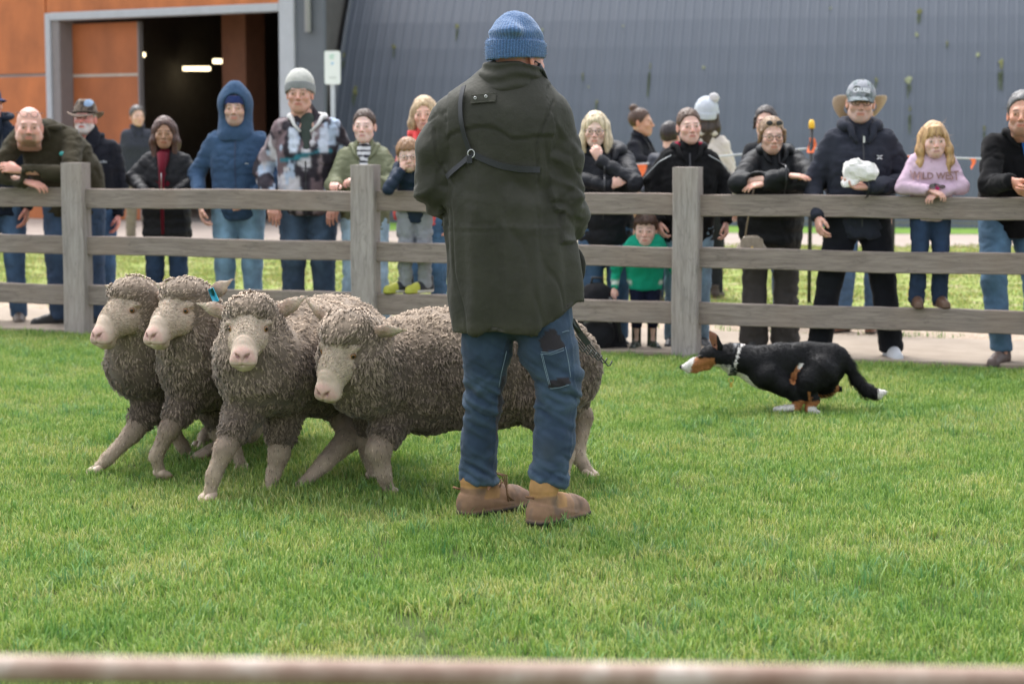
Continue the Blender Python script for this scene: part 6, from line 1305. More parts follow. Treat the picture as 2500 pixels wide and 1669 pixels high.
rt = G(g.V, g.Q, None, g.col); rf = locks(rt, 9000, .030, .0032, dflow, 6, .5, .3, cvar=.25, keep=lambda P, N: ((P[:, 0] > dp(1942, 850).x) & (P[:, 0] < dp(2008, 850).x)) | ((P[:, 0] < dp(1672, 850).x) & (P[:, 0] > dp(1650, 850).x)) | ((P[:, 0] > dp(1890, 1).x) & (P[:, 0] < dp(1925, 1).x) & (P[:, 2] < dp(0, 870).z)), wild=.3); tag(obj('long_fur', rf, M_fur, dog), kind='stuff')
for s in (-1, 1):
    f = SDF((-.06, -.03, -.02), (.05, .03, .10), .004); f.chain([(.012, 0, 0), (-.002, 0, .035), (-.020, 0, .068)], [.024, .019, .004], .01, flat=((0, 1, 0), .4)); f.chain([(.0, -.014, .005), (-.01, -.014, .045)], [.013, .006], .004, op='sub'); e = f.mesh(1); e.paint(blk); e.col[(e.V[:, 1] < -.002) & (e.V[:, 0] < .012)] = (.25, .11, .07)
    f2 = e.tr(Matrix.Translation(dp(1640, 803, s*.032)) @ Matrix.Scale(1.22, 4) @ Matrix.Rotation(R(s*25), 4, 'Z') @ Matrix.Rotation(R(s*-12), 4, 'X')); obj('ear', f2, M_fur, dog)
    obj('eye', sphere(dp(1605, 826, s*.0335), .0065, 10, 8).paint((.04, .02, .01)), M_eye, dog)
cx = [dp(1668, 830), dp(1680, 832)]; ring = []
for i in range(28):
    a = 2*math.pi*i/28; c_ = dp(1684, 833); ring.append(c_+Vector((.010*math.sin(a)*1-.0*1, .066*math.cos(a), .078*math.sin(a))))
col_ = G()
n_ = 28; V = []
for i, p in enumerate(ring):
    o_ = (p-dp(1684, 833)).normalized()
    for dx, dr in ((-.018, .0), (.018, .0), (.018, .005), (-.018, .005)): V.append(tuple(p+Vector((dx, 0, 0))+o_*dr))
col_ = G(V, [(i*4+j, i*4+(j+1) % 4, ((i+1) % n_)*4+(j+1) % 4, ((i+1) % n_)*4+j) for i in range(n_) for j in range(4)]).paint((.012, .018, .025))
M_cstrap = mat('dark_strap', (.014, .018, .024), .5, bump=.2); co = obj('collar', col_, M_cstrap, dog)
M_gold = mat('brass', (.62, .42, .13), .3, metal=1); obj('collar_ring', tube([dp(1677+6*math.cos(a), 881+6*math.sin(a), -.012) for a in np.arange(10)*.628], .0022, 6, closed=True), M_gold, co); obj('name_tag', box(dp(1674, 897, -.014), dp(1680, 887, -.010)), M_gold, co)
# ================================================================ THE MAN IN THE BEANIE
HY = 7.3; HB = Vector((WD(1185, 1150, HY).x, HY, 0)); MP = Vector((WD(1185, 1150, 7.12).x, 7.12, 0)); MS = .985; man = tag(empty('person', MP), 'man in a blue beanie and long dark olive coat standing with his back to us', 'person')
man.scale = (.975, .975, 1.0)
def L(px, py, dy=0): return WD(px, py, HY+dy)-HB
M_coat = mat('waxed_olive_canvas', vc=True, rough=.7, var=.2, vs=6, bump=.6, bs=34, bd=.006, sheen=.04, spec=.3)
M_jean = mat('worn_denim', vc=True, rough=.9, var=.14, vs=18, bump=.5, bs=260, bd=.0012, weave=420, sheen=.1, spec=.2)
M_dpatch = mat('charcoal_patch', (.030, .026, .030), .85, var=.2, vs=14, bump=.4, bs=200, bd=.002); M_nub = mat('tan_nubuck', vc=True, rough=.85, var=.16, vs=12, bump=.4, bs=120, bd=.002); M_lace = mat('brown_lace', (.16, .085, .04), .8)
M_thread = mat('pale_stitching', (.22, .30, .36), .8)
olive = (.036, .035, .025)
shL, shR = L(1040, 276, .0), L(1256, 270, .0); elL, elR = L(1003, 425, .02), L(1293, 445, .02); wrL, wrR = L(1075, 470, .34), L(1288, 520, .27)
nk = L(1176, 178, .0); hd = L(1190, 136, -.01)
hipL, hipR = L(1122, 700, .02), L(1240, 690, .0); knL, knR = L(1110, 905, .08), L(1278, 895, .0); anL, anR = L(1103, 1095, .15), L(1262, 1085, -.03)
HMm = Matrix.Translation(hd) @ Euler((R(6), R(2), R(138)), 'XYZ').to_matrix().to_4x4() @ Matrix.Scale(.99, 4)
lo = (-.55, -.45, -.01); hi = (.5, .6, 1.95)
f = SDF(lo, hi, .02); f.cap(L(1180, 640), L(1160, 300), .12, .14, .04, ((0, 1, 0), .6)); f.cap(shL*.8+shR*.2, shR*.8+shL*.2, .08, k=.05); f.cap(L(1160, 280), nk, .11, .055, .05)
f.cap(nk, hd+Vector((0, 0, -.08)), .056, .058, .02)
for a, b, c in ((shL, elL, wrL), (shR, elR, wrR)): f.chain([a, b, c], [.045, .038, .026], .02)
for a, b, c in ((hipL, knL, anL), (hipR, knR, anR)): f.chain([a, b, c, c-Vector((0, 0, .05))], [.075, .05, .034, .03], .03)
g = f.mesh(1).paint((.58, .27, .20)); h = head_geo('man', .0038).copy(); paint_head(h, (.60, .27, .20), blush=.6); g.add(h.tr(HMm))
g.add(hand_at(wrR+Vector((0, .01, -.005)), (-.35, .75, -.35), (-.6, 0, -.6), 75, 1, 1.0).paint((.5, .25, .18))); g.add(hand_at(wrL, (.7, .7, -.1), (0, .4, -1), 60, -1, 1.0).paint((.5, .25, .18)))
obj('body', g, M_skin, man)
# ---- coat
lo = A3((-.44, -.34, .62)); hi = A3((.34, .50, 1.74)); f = SDF(lo, hi, .0078); fl_ = ((0, 1, 0), .66)
f.chain([L(1160, 290), L(1152, 400), L(1160, 520), L(1176, 640, .01), L(1182, 790, .02)], [.200, .205, .212, .218, .232], .06, fl_)
f.cap(L(1080, 280, .01), L(1225, 276, .01), .098, .095, .07); f.cap(L(1172, 205, .01), shL, .075, .070, .06); f.cap(L(1178, 205, .01), shR, .075, .070, .06); f.cap(L(1165, 250, .01), L(1175, 205, .01), .17, .095, .07, ((0, 1, 0), .75)); f.ell(L(1110, 300, -.07), (.12, .07, .13), .06); f.ell(L(1210, 300, -.07), (.11, .07, .13), .06)
f.cap(L(1215, 590, .0), L(1238, 720, .0), .155, .135, .08, fl_)
f.chain([shL, L(1004, 340, .01), elL, L(1035, 470, .17), wrL], [.078, .078, .072, .066, .056], .03); f.chain([shR, L(1284, 350, .01), elR, L(1300, 500, .10), wrR], [.080, .080, .076, .074, .064], .03)
f.ell(L(1284, 470, .03), (.075, .07, .06), .03); f.ell(L(1010, 455, .05), (.06, .07, .05), .03)
for s, p in ((-1, L(1040, 420, .0)), (1, L(1250, 440, .0))): f.cap(p+Vector((s*-.005, -.04, .12)), p+Vector((s*.0, -.05, -.10)), .022, .012, .02, op='sub')
hemf = lambda X, Y, Z: .700+.0*X+.10*np.clip((X-.0)/.22, 0, 1)**1.4-.006*np.sin(X*18)-Z
f.fn(hemf); f.fn(lambda X, Y, Z: Z-1.66)
f.plane((0, 1, 0), .44)
g = f.mesh(1); P0 = g.V.copy(); N = g.N(); px_ = 1185+P0[:, 0]*630; py_ = 312-(P0[:, 2]-CAMH)*630
back = sm01(-N[:, 1], .05, .35)
arm = np.minimum(np.linalg.norm((P0-A3(shR)) - np.clip(((P0-A3(shR))@A3(elR-shR))/((elR-shR).length_squared), 0, 1)[:, None]*A3(elR-shR), axis=1), 9)
armL = np.linalg.norm((P0-A3(shL)) - np.clip(((P0-A3(shL))@A3(elL-shL))/((elL-shL).length_squared), 0, 1)[:, None]*A3(elL-shL), axis=1)
isarm = ((px_ > 1232+.0*py_) & (arm < .12) & (py_ < 480)) | ((px_ < 1030) & (armL < .125) & (py_ < 470)) | ((px_ > 1290) & (py_ < 545)) | (px_ < 1010)
tor = 1-isarm.astype(float)
yk = np.interp(px_, [990, 1022, 1036, 1063, 1105, 1136, 1159, 1174, 1224, 1260], [331, 331, 308, 297, 290, 294, 306, 317, 312, 312])
d = np.zeros(len(P0)); d += .0055*sm01(yk-py_, -2, 3)*back*tor; d += -.004*np.exp(-((py_-yk-3)/2.5)**2)*back*tor; d += .0018*np.exp(-((py_-yk+9)/1.8)**2)*back*tor
for y_ in (505, 519): d += -.0025*np.exp(-((py_-y_-3*np.sin(px_*.02))/2.0)**2)*tor
d += .004*np.exp(-((py_-512)/5)**2)*tor*(.5+.5*np.sin(px_*.35+2*fbm(P0*20)))
d += -.003*np.exp(-((py_-742+18*np.clip((px_-1180)/130, 0, 1))/2.0)**2)*tor
d += .0035*np.exp(-((px_-1099-.01*(py_-300))/2.5)**2)*sm01(py_, 300, 320)*sm01(500-py_, 0, 30)*back*tor
# drape: long soft vertical folds, stronger to the hem
d += back*tor*sm01(py_, 320, 520)*(.017*np.sin((px_-1180)*.045+1.2*fbm(np.c_[P0[:, 0]*2, P0[:, 1], P0[:, 2]*1.5], 4))+.010*np.sin((px_-1140)*.10+2.0*fbm(np.c_[P0[:, 0]*3, P0[:, 1], P0[:, 2]*2.2], 8)))*.8
r1 = 1-np.abs(fbm(np.c_[P0[:, 0]*5+P0[:, 2]*4, P0[:, 1]*4, P0[:, 2]*9], 12, 2))*2; d += .013*(r1-.5)*tor*back*np.exp(-((py_-440)/90)**2)
r2 = 1-np.abs(fbm(np.c_[P0[:, 0]*7, P0[:, 1]*6, P0[:, 2]*15+P0[:, 0]*6*np.sign(P0[:, 0])], 21, 2))*2; elb = np.exp(-((py_-470)/75)**2)+.35*np.exp(-((py_-330)/60)**2); d += .022*(r2-.45)*(1-tor)*elb
d += .007*fbm(np.c_[P0[:, 0]*8, P0[:, 1]*8, P0[:, 2]*5], 30, 3)
cr1 = fbm(np.c_[P0[:, 0]*6+P0[:, 2]*5, P0[:, 1]*5, P0[:, 2]*11-P0[:, 0]*5], 41, 2); d += -.008*np.exp(-(cr1/.06)**2)*(1-tor)*(.35+elb); cr2 = fbm(np.c_[P0[:, 0]*7, P0[:, 1]*3, P0[:, 2]*2.6+P0[:, 0]*2], 43, 2); d += -.006*np.exp(-(cr2/.05)**2)*tor*back*sm01(py_, 300, 360)
# armhole seams
for (x0, y0), (x1, y1), (x2, y2) in (((1000, 300), (1006, 370), (1045, 420)), ((1268, 236), (1228, 330), (1232, 420))):
    t = np.clip((py_-y0)/(y2-y0), 0, 1); sx = np.interp(py_, [y0, y1, y2], [x0, x1, x2]); m = sm01(py_, y0-6, y0)*sm01(y2-py_, -6, 6); d += (-.006*np.exp(-((px_-sx)/3)**2)+.003*np.exp(-((np.abs(px_-sx)-7)/3)**2))*m*back
g.push(d); g.paint(olive); P = g.V
g.col *= 1+.10*fbm(P*A3((7, 7, 4)), 3)[:, None]; seam = np.exp(-((py_-yk+6)/1.6)**2)*back*tor; g.col = lerpc(g.col, A3(olive)*1.5, .35*seam)
dirt = sm01(py_+25*fbm(P*6, 9)[:], 700, 760); g.col = lerpc(g.col, (.085, .078, .05), .35*dirt)
coat = obj('coat', g, M_coat, man)
CV = g.V; CN = g.N()
def onback(px, py, off=.003, r=.012):
    x = (px-1185)/630; z = CAMH-(py-312)/630; m = (np.abs(CV[:, 0]-x) < r) & (np.abs(CV[:, 2]-z) < r) & (CV[:, 1] < .12)
    if not m.any(): m = np.argsort((CV[:, 0]-x)**2+(CV[:, 2]-z)**2+(CV[:, 1] > 0)*9)[:3]
    return Vector((x*(1+CV[m, 1].min()/7.3*0), CV[m, 1].min()-off, z)), Vector(CN[m].mean(0))
# collar: stand up, folded over itself
f = SDF((-.2, -.2, 1.48), (.28, .25, 1.74), .0055)
c0, c1 = L(1166, 205, -.015), L(1180, 150, -.022)
f.cap(c0, c1, .122, .106, k=0, flat=((0, 1, 0), .86)); f.cap(c0-Vector((0, 0, .1)), c1+Vector((0, 0, .15)), .098, .086, .004, ((0, 1, 0), .86), 'sub')
f.fn(lambda X, Y, Z: np.maximum(Z-(1.645-.22*np.clip(X-.01, 0, 1)-.10*np.clip(Y, 0, 1)), 1.53-.12*np.clip(X, -.0, 1)-Z)); f.plane((0, 1, 0), .13)
g = f.mesh(1); pp = 312-(g.V[:, 2]-CAMH)*630; g.push(.004*np.sin(g.V[:, 2]*150+3*fbm(g.V*A3((8, 8, 8)), 3))*.8+.004*fbm(g.V*18, 4)).paint(A3(olive)*1.05); obj('coat_collar', g, M_coat, coat)
f = SDF((-.05, -.12, 1.42), (.35, .2, 1.66), .006); f.chain([L(1215, 165, -.05), L(1238, 190, -.03), L(1262, 212, .0)], [.022, .026, .016], .01, flat=((.5, -.3, 1), .45)); g = f.mesh(1); g.push(.003*vnoise(g.V*40)).paint(A3(olive)*.85); obj('collar_flap', g, M_coat, coat)
# front flap showing past the right side
f = SDF((.08, -.2, .80), (.34, .3, 1.16), .008); f.chain([L(1298, 545, .12), L(1312, 600, .10), L(1318, 670, .08)], [.04, .05, .038], .03, flat=((.6, .8, 0), .3)); g = f.mesh(1); g.push(.006*fbm(g.V*14, 2)).paint(A3(olive)*.7); obj('open_front_flap', g, M_coat, coat)
# locker loop patch with two eyelets
V = []; nx, ny = 9, 4
for j in range(ny):
    for i in range(nx):
        p, n = onback(1083+(56+0)*i/(nx-1)+j*-.6, 222+j*6.6-i*.5, .0045); V.append(tuple(p))
pg = G(V, [(j*nx+i, (j+1)*nx+i, (j+1)*nx+i+1, j*nx+i+1) for j in range(ny-1) for i in range(nx-1)]); lo_ = G(pg.V+A3((0, .006, 0)), pg.Q[:, ::-1]); pg.add(lo_).paint(A3(olive)*1.12); lp = obj('hanger_patch', pg, M_coat, coat)
for x, y in ((1089, 229.5), (1113, 226)):
    p, n = onback(x+3, y, .007); obj('eyelet', tube([p+Vector((math.cos(a)*.0042, 0, math.sin(a)*.0042)) for a in np.arange(12)*math.pi/6], .0016, 6, closed=True), M_metal, lp)
for rr in (0, 1):
    pts = [onback(1084+54*i/10-rr*1.5, 223+rr*17-i*.45, .006)[0] for i in range(11)]; obj('stitching', tube(pts, .0007, 4), mat('olive_thread', (.07, .07, .05), .8), lp)
# strap with ring and buckle
M_strap = mat('black_webbing', (.016, .017, .021), .55, var=.1, bump=.4, bs=300, bd=.001)
def strap(pp, w_, nm):
    pts = []; nr = []
    for (a, b), (c, d_) in zip(pp, pp[1:]):
        k = max(2, int(math.hypot(c-a, d_-b)/7))
        for i in range(k): pts.append((a+(c-a)*i/k, b+(d_-b)*i/k))
    pts.append(pp[-1]); W3 = [onback(x, y, .004, .014) for x, y in pts]; P3 = [w_[0] for w_ in W3]
    for _ in range(3): P3 = [P3[0]]+[(P3[i-1]+P3[i]*2+P3[i+1])/4 for i in range(1, len(P3)-1)]+[P3[-1]]
    N3 = [Vector((n.x, min(n.y, -.3), n.z)) for _, n in W3]; N3 = [(N3[max(i-2, 0)]+N3[i]+N3[min(i+2, len(N3)-1)]) for i in range(len(N3))]
    return obj('strap', strip(P3, w_, N3, .003), M_strap, coat)
strap([(1066, 204), (1059, 235), (1060, 275), (1067, 310), (1080, 345)], .021, 0)
s2 = strap([(1083, 350), (1110, 362), (1145, 376), (1190, 384), (1236, 385)], .021, 0); strap([(1080, 355), (1062, 372), (1038, 390), (1026, 402)], .020, 0)
p, n = onback(1083, 350, .010); obj('strap_ring', tube([p+Vector((math.cos(a)*.012, -.002, math.sin(a)*.014)) for a in np.arange(16)*math.pi/8], .0018, 6, closed=True), M_metal, s2)
obj('strap_keeper', box(p+Vector((-.016, -.004, -.035)), p+Vector((.004, .001, -.005)), .002), M_strap, s2)
# ---- beanie: ribbed, with folded cuff
f = SDF((-.14, -.16, -.03), (.14, .17, .2), .0038); f.ell((0, .018, .045), (.094, .110, .100), 0); f.ell((.0, .03, .105), (.048, .052, .044), .05); f.ell((-.04, .10, .075), (.05, .03, .03), .03); f.fn(lambda x, y, z: -(z-.03+.10*y)); g = f.mesh(1)
a = np.arctan2(g.V[:, 0], g.V[:, 1]-.018); g.push(.005*fbm(g.V*A3((14, 14, 22)), 5)+.004*np.sin(g.V[:, 2]*95+2.5*fbm(g.V*9, 2))*sm01(-g.V[:, 2], -.13, -.06)); g.push(.0011*np.sin(a*58)); bcol = A3((.065, .135, .27)); g.paint(bcol); g.col *= 1+.30*np.sin(a*58)[:, None]; hat_ = empty('hat'); hat_.parent = man; obj('crown', g.tr(HMm), M_wool, hat_)
f = SDF((-.14, -.16, -.08), (.14, .18, .12), .0036); f.ell((0, .018, .02), (.0995, .1165, .17), 0); f.ell((0, .018, .02), (.0900, .107, .16), 0, op='sub'); f.fn(lambda x, y, z: np.maximum(-(z+.006+.13*y), z-.052+.05*y-.10*(-x)*.3-.004*np.sin(x*30))); g = f.mesh(1); a = np.arctan2(g.V[:, 0], g.V[:, 1]-.018); g.push(.0014*np.sin(a*62)).paint(bcol*.95); g.col *= 1+.32*np.sin(a*62)[:, None]; cf = obj('cuff', g.tr(HMm), M_wool, hat_)
fz = locks(G(np.vstack([g.V]), g.Q, None, np.tile(bcol*2.2, (len(g.V), 1))), 2600, .006, .0010, lambda P, N: np.tile(A3((0, 0, 1.)), (len(P), 1)), 3, 1.6, .8, wild=1.0); tag(obj('wool_fuzz', fz.tr(HMm), M_wool, cf), kind='stuff')
tl = box((-.004, -.012, -.020), (.004, .012, .020), .001); tm = Matrix.Translation(L(1249, 124, .04)) @ Matrix.Rotation(R(-18), 4, 'Z'); lb = obj('hat_label', tl.tr(tm).paint((.02, .04, .08)), mat('navy_label', (.02, .035, .07), .6), cf)
obj('label_mark', tube([tm @ Vector((-.0045, -.002, .008)), tm @ Vector((-.005, -.004, .0)), tm @ Vector((-.0045, .003, -.006))], .0035, 6), M_print, lb)
# headset microphone
M_mic = mat('black_headset', (.012, .013, .016), .35)
mc = obj('headset', tube([L(1237, 150, -.040), L(1238, 160, -.045), L(1246, 168, -.04), L(1253, 181, -.03), L(1256, 194, -.02), L(1253, 202, .0)], [.006, .012, .008, .0048, .0042, .0042], 8), M_mic, man); obj('ear_piece', sphere(L(1237, 162, -.048), (.012, .010, .015), 10, 8), M_mic, mc); obj('ear_hook', tube([L(1236, 150, -.045), L(1228, 145, -.055), L(1221, 152, -.062)], .0028, 6), M_mic, mc)
# ---- jeans
f = SDF((-.26, -.2, .05), (.30, .32, .98), .0075)
f.cap(L(1130, 690, .03), L(1232, 690, .02), .125, .125, .03, ((0, 1, 0), .85))
f.chain([hipL, L(1117, 790, .04), knL, L(1098, 1000, .12), L(1100, 1105, .15)], [.098, .090, .068, .065, .070], .02); f.chain([hipR, L(1257, 790, .0), L(1280, 850, -.005), knR, L(1272, 990, -.02), L(1258, 1085, -.03)], [.108, .106, .088, .078, .072, .068], .02)
f.fn(lambda X, Y, Z: np.where(X < .0, .135+.12*(X+.14)*-.6, .165-.25*(X-.12))-Z)
g = f.mesh(1); P0 = g.V.copy(); N = g.N(); px_ = 1185+P0[:, 0]*630; py_ = 312-(P0[:, 2]-CAMH)*630; left = px_ < 1180
r1 = 1-2*np.abs(fbm(np.c_[P0[:, 0]*7, P0[:, 1]*7, P0[:, 2]*26+P0[:, 0]*14], 5, 2)); r3 = 1-2*np.abs(fbm(np.c_[P0[:, 0]*5, P0[:, 1]*5, P0[:, 2]*16-P0[:, 0]*12], 9, 2))
cr3 = fbm(np.c_[P0[:, 0]*6, P0[:, 1]*6, P0[:, 2]*19+P0[:, 0]*9], 51, 2); kb = np.exp(-((py_-np.where(left, 905, 885))/55)**2)+.9*np.exp(-((py_-np.where(left, 1085, 1070))/50)**2)+.25
d = .013*(r1-.5)*kb+.007*(r3-.5)*(.5+kb*.5)+.003*fbm(P0*22, 3)-.006*np.exp(-(cr3/.07)**2)*kb
cuff_ = np.where(left, 312-(.135-CAMH)*630-0, 312-(.165-.25*(P0[:, 0]-.12)-CAMH)*630); dc = cuff_-py_-0*px_
d += .0045*sm01(24-dc, 0, 3)*(dc < 40)
sx = np.where(left, np.interp(py_, [740, 880, 1000, 1100], [1165, 1140, 1133, 1128]), np.interp(py_, [700, 860, 900, 1000, 1100], [1303, 1316, 1322, 1308, 1292])); d += .0035*np.exp(-((px_-sx)/2.2)**2)*(N[:, 1] < .3)
g.push(d); g.paint((.030, .050, .085)); g.col *= 1+.14*fbm(P0*A3((10, 10, 6)), 3)[:, None]
fade = .45*sm01(r1, .35, .9)*np.clip(kb, 0, 1)+.25*sm01(fbm(P0*6, 4), 0, .6); g.col = lerpc(g.col, (.080, .125, .18), fade.clip(0, .7)); g.col = lerpc(g.col, (.10, .16, .23), .5*np.exp(-((dc-3)/4)**2)*(dc > -5))
g.col = lerpc(g.col, (.06, .07, .08), .5*np.exp(-(((px_-1255)/22)**2+((py_-1010)/30)**2)))
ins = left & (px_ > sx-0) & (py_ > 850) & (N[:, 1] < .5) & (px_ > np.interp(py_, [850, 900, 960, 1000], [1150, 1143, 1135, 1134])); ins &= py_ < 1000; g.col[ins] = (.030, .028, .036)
poly = lambda pts: np.array([[a, b] for a, b in pts])
def inside(pts):
    x, y = px_, py_; r = np.zeros(len(x), bool); n = len(pts)
    for i in range(n):
        (x0, y0), (x1, y1) = pts[i], pts[(i+1) % n]
        if y0 == y1: continue
        c = ((y0 > y) != (y1 > y)) & (x < (x1-x0)*(y-y0)/(y1-y0)+x0); r ^= c
    return r & (N[:, 1] < .25)
p1_ = [(1236, 762), (1252, 740), (1268, 735), (1282, 752), (1296, 776), (1284, 784), (1244, 786)]; p2_ = [(1258, 850), (1302, 842), (1308, 858), (1258, 868)]
pk = [(1238, 786), (1300, 780), (1312, 862), (1262, 868)]; m = inside(pk); g.V[m] += N[m]*.004
m = inside(p1_) | inside(p2_); g.V[m] += N[m]*.0025; g.col[m] = (.030, .026, .030)
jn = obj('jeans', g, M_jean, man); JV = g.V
def onj(px, py, off=.002):
    x = (px-1185)/630; z = CAMH-(py-312)/630; m = (np.abs(JV[:, 0]-x) < .010) & (np.abs(JV[:, 2]-z) < .010); 
    return Vector((x, (JV[m, 1].min() if m.any() else 0)-off, z))
for k, ln_ in enumerate([[(1240, 786), (1262, 788), (1298, 776)], [(1241, 790), (1263, 792), (1299, 781)], [(1240, 790), (1250, 830), (1260, 866)], [(1243, 790), (1253, 830), (1263, 866)], [(1261, 869), (1284, 866), (1308, 859)], [(1288, 744), (1300, 741), (1306, 742)], [(1162, 790), (1150, 840), (1143, 880)], [(1296, 776), (1303, 810), (1309, 850)]]):
    pts = []
    for (a, b), (c, d_) in zip(ln_, ln_[1:]): pts += [onj(a+(c-a)*i/6, b+(d_-b)*i/6) for i in range(6)]
    obj('stitching', tube(pts, .0009, 4), M_thread, jn)
# ---- boots
def boot(M, seed, lace):
    f = SDF((-.09, -.25, -.01), (.09, .12, .24), .0055)
    f.chain([(0, .045, .050), (0, -.05, .048), (.004, -.15, .044), (.004, -.185, .040)], [.046, .046, .048, .040], .02); f.ell((0, -.06, .075), (.040, .08, .045), .03); f.chain([(0, .03, .06), (0, .022, .13), (0, .012, .20)], [.050, .047, .049], .02)
    f.plane((0, 0, 1), .198); f.plane((0, 0, -1), -.006); f.fn(lambda x, y, z: z-(.198+.25*np.clip(-y-.02, -.05, .05))); f.fn(lambda x, y, z: y-.096)
    g = f.mesh(1); P = g.V.copy(); N = g.N(); so = sm01(.036-P[:, 2], 0, .002); pad = sm01(P[:, 2], .128+.0, .133); d = .010*so+.005*pad*np.sin(np.clip((P[:, 2]-.128)/.06, 0, 1)*math.pi)**.5
    hc_ = sm01(.075+.25*P[:, 1]-P[:, 2], -.002, .002)*(P[:, 2] > .03); d += .004*hc_; tc_ = sm01(-P[:, 1], .135, .139)*(1-so); d += .0045*tc_; d += .0025*fbm(P*35, seed)*(1-so)-.003*np.exp(-((P[:, 1]+.10+.2*P[:, 2])/.006)**2)*(P[:, 2] > .05)
    g.push(d); c = np.tile(A3((.25, .145, .085)), (len(P), 1)); c = lerpc(c, (.42, .23, .085), sm01(P[:, 2]+.012*fbm(P*14, seed), .112, .122)); c = lerpc(c, (.34, .19, .075), sm01(.036-np.abs(P[:, 1]+.032+.25*(P[:, 2]-.1))+.008*fbm(P*30, 2), -.002, .004)*sm01(P[:, 2], .068, .076)); c = lerpc(c, (.15, .095, .07), .6*tc_); c = lerpc(c, (.16, .09, .05), .35*hc_)
    c = lerpc(c, (.11, .085, .07), .55*sm01(fbm(P*16, seed+9, 3), .0, .35)*sm01(.13-P[:, 2], 0, .03)); c *= 1+.34*fbm(P*24, seed+3)[:, None]; c = lerpc(c, (.045, .042, .040), so); c = lerpc(c, (.15, .11, .08), .6*so*sm01(vnoise(P*60), -.2, .5)); g.col = c.clip(0, 1)
    b = obj('boot', g.tr(M), M_nub, man)
    obj('heel_tab', tube([M @ Vector(p) for p in ((-.012, .092, .118), (-.014, .104, .122), (0, .108, .124), (.014, .104, .122), (.012, .092, .118))], .0045, 6).paint((.20, .10, .05)), M_nub, b)
    sock = tube([M @ Vector(p) for p in ((0, .012, .15), (0, .008, .235))], [.050, .047], 16); obj('sock', sock, mat('black_sock', (.012, .012, .016), .9), b)
    if lace:
        for i in range(6):
            y = -.035-.016*i; z = .155-.013*i; obj('lace', tube([M @ Vector(p) for p in ((-.030, y+.012, z-.012), (-.012, y-.008, z+.012), (.012, y-.012, z+.012), (.030, y+.008, z-.014))], .0028, 6), M_lace, b)
        for k in range(3): obj('lace', tube([M @ Vector(p) for p in ((-.01+.008*k, -.052, .165), (-.045, -.075-.01*k, .150), (-.058, -.085, .10-.01*k), (-.050, -.095-.012*k, .055))], .0026, 6), M_lace, b)
        for s in (-1, 1):
            for z, y in ((.165, -.012), (.13, -.035)): obj('eyelet', tube([M @ Vector((s*.050, y+math.cos(a)*.004, z+math.sin(a)*.004)) for a in np.arange(8)*math.pi/4], .0014, 5, closed=True), M_metal, b)
    return b
boot(Matrix.Translation((L(1100, 1, .15).x, .15, .0)) @ Matrix.Rotation(R(122), 4, 'Z') @ Matrix.Rotation(R(-2), 4, 'X'), 3, True)
boot(Matrix.Translation((L(1258, 1, -.03).x+.0, -.035, .0)) @ Matrix.Rotation(R(138), 4, 'Z') @ Matrix.Scale(.98, 4), 8, False)
# ---- wire rake carried at his side
rk = tag(empty('wire_rake', MP+Vector(tuple(a*b for a, b in zip(L(1340, 760, .30), (.975, .975, 1.0))))), 'dark metal wire rake with hooked prongs held beside the jeans', 'rake'); RO = L(1340, 760, .30)
M_rk = mat('dark_green_steel', (.035, .042, .036), .35, metal=.4); q = lambda x, y, dy=.3: L(x, y, dy)-RO
obj('shaft', tube([q(1285, 660), q(1318, 735), q(1330, 752)], .008, 8), M_rk, rk); obj('flat_bracket', strip([q(1312, 722), q(1330, 752), q(1350, 778)], .022, [(0, -1, 0)]*3, .004), M_rk, rk)
for i in range(6):
    o_ = (i-5)*6.0; e = (1393+o_*1.9, 826+o_*1.05); s0 = (1330+o_*.4, 748-o_*.7); m_ = ((s0[0]+e[0])/2, (s0[1]+e[1])/2)
    obj('prong', tube([q(*s0, .3+i*.006), q(*m_, .3+i*.008), q(e[0]-5, e[1]-7, .3+i*.01), q(*e, .3+i*.01), q(e[0]+5, e[1]-1, .3+i*.01), q(e[0]+10, e[1]-11, .3+i*.01)], .0028, 6), M_rk, rk)

# ================================================================ THINGS PEOPLE HOLD OR PUT DOWN
cp = ALLP['capman']; p = cp['root'].location
bag = tag(empty('paper_bag', (p.x-.045, p.y-.32, 1.16)), 'crumpled white paper bag held against the charcoal hoodie', 'paper bag'); bag.scale = (.84, .84, .84)
f = SDF((-.2, -.12, -.12), (.2, .12, .15), .021); f.chain([(-.06, 0, .03), (.06, 0, .02)], [.078, .072], .03, flat=((0, 1, 0), .6)); f.ell((-.085, -.01, -.06), (.06, .035, .03), .02); f.ell((-.04, 0, .09), (.04, .03, .03), .02)
g = f.mesh(0); P = g.V.copy(); g.V += np.c_[vnoise(P*40, 1), vnoise(P*40, 2), vnoise(P*40, 3)]*.011; g.paint((.86, .82, .80)); g.flat = True; obj('paper', g, mat('white_paper', vc=True, rough=.7, var=.03, bump=.2, bs=60), bag)
hb_ = ALLP['handbag']; p = hb_['root'].location
hbag = tag(empty('handbag', (p.x-.15, p.y-.22, .72)), 'small beige patterned handbag hanging at the hip of the woman', 'handbag')
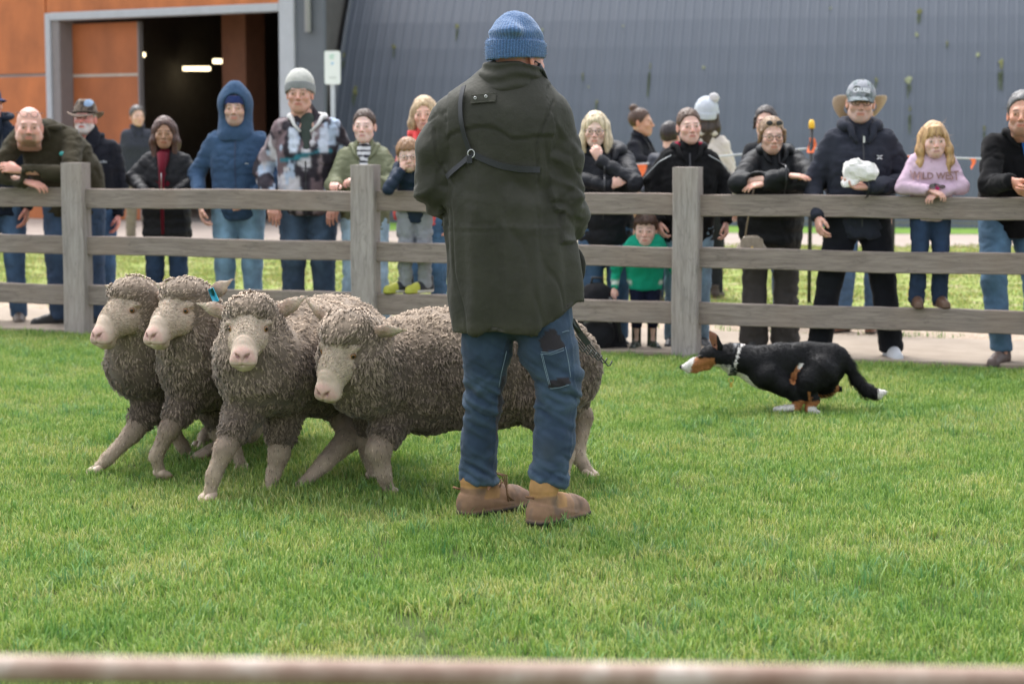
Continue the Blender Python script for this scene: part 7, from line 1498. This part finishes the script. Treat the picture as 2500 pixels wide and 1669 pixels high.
f = SDF((-.14, -.07, -.14), (.14, .07, .12), .006); f.chain([(-.06, 0, -.05), (.06, 0, -.05)], [.042, .042], .01, flat=((0, 1, 0), .6)); f.chain([(-.03, 0, .02), (.03, 0, .02)], [.03, .03], .05, flat=((0, 1, 0), .6)); g = f.mesh(1); P = g.V
chk = (np.sin((P[:, 0]+P[:, 2])*210)*np.sin((P[:, 0]-P[:, 2])*210) > .1); g.col = np.where(chk[:, None], A3((.30, .24, .18)), A3((.50, .43, .34))); obj('bag_body', g, M_lea, hbag)
fl2 = G([(x, -.034-.004*(1-abs(z)), z_) for z, (x, z_) in enumerate([])]) if False else None
obj('flap', rrect(.070, .034, .02, -.036, -.030).paint((.36, .29, .22)), mat('bag_flap', (.34, .28, .21), .6, var=.2, vs=40), hbag, loc=(0, 0, .002), smooth=False); obj('clasp', sphere((0, -.04, -.025), (.009, .005, .009), 8, 6), M_gold, hbag)
obj('shoulder_strap', tube([(-.04, 0, .035), (-.03, -.01, .12), (.0, -.02, .30), (.03, 0, .42)], .006, 6), M_lea, hbag); [o.data.color_attributes['Col'].data.foreach_set('color', np.tile([.3, .23, .16, 1], len(o.data.vertices)).astype(np.float32)) for o in [C.objects[-1]] if o.type == 'MESH']
q0 = WD(1372, 790, 12.75); bk = tag(empty('backpack', (q0.x, 12.95, 0)), 'black backpack on the path at the feet of the woman with the bob', 'backpack')
f = SDF((-.28, -.22, -.01), (.32, .22, .52), .011); f.chain([(0, 0, .10), (0, .0, .33)], [.155, .12], .04, flat=((0, 1, 0), .75)); f.ell((.0, -.11, .13), (.11, .06, .10), .03); f.cap((.13, -.02, .06), (.17, -.05, .03), .06, .03, .03); f.plane((0, 0, -1), -.008); g = f.mesh(1); g.push(.012*fbm(g.V*12, 5)).paint((.014, .014, .017)); obj('pack', g, M_cot, bk)
obj('carry_handle', tube([(-.04, 0, .43), (-.03, 0, .48), (.03, 0, .48), (.04, 0, .43)], .01, 6), M_strap, bk); obj('pack_strap', tube([(.08, -.09, .36), (.13, -.14, .22), (.15, -.12, .08)], .014, 6), M_strap, bk); obj('pack_zip', tube([(-.09, -.15, .20), (0, -.175, .235), (.09, -.15, .20)], .004, 5), M_gal, bk)
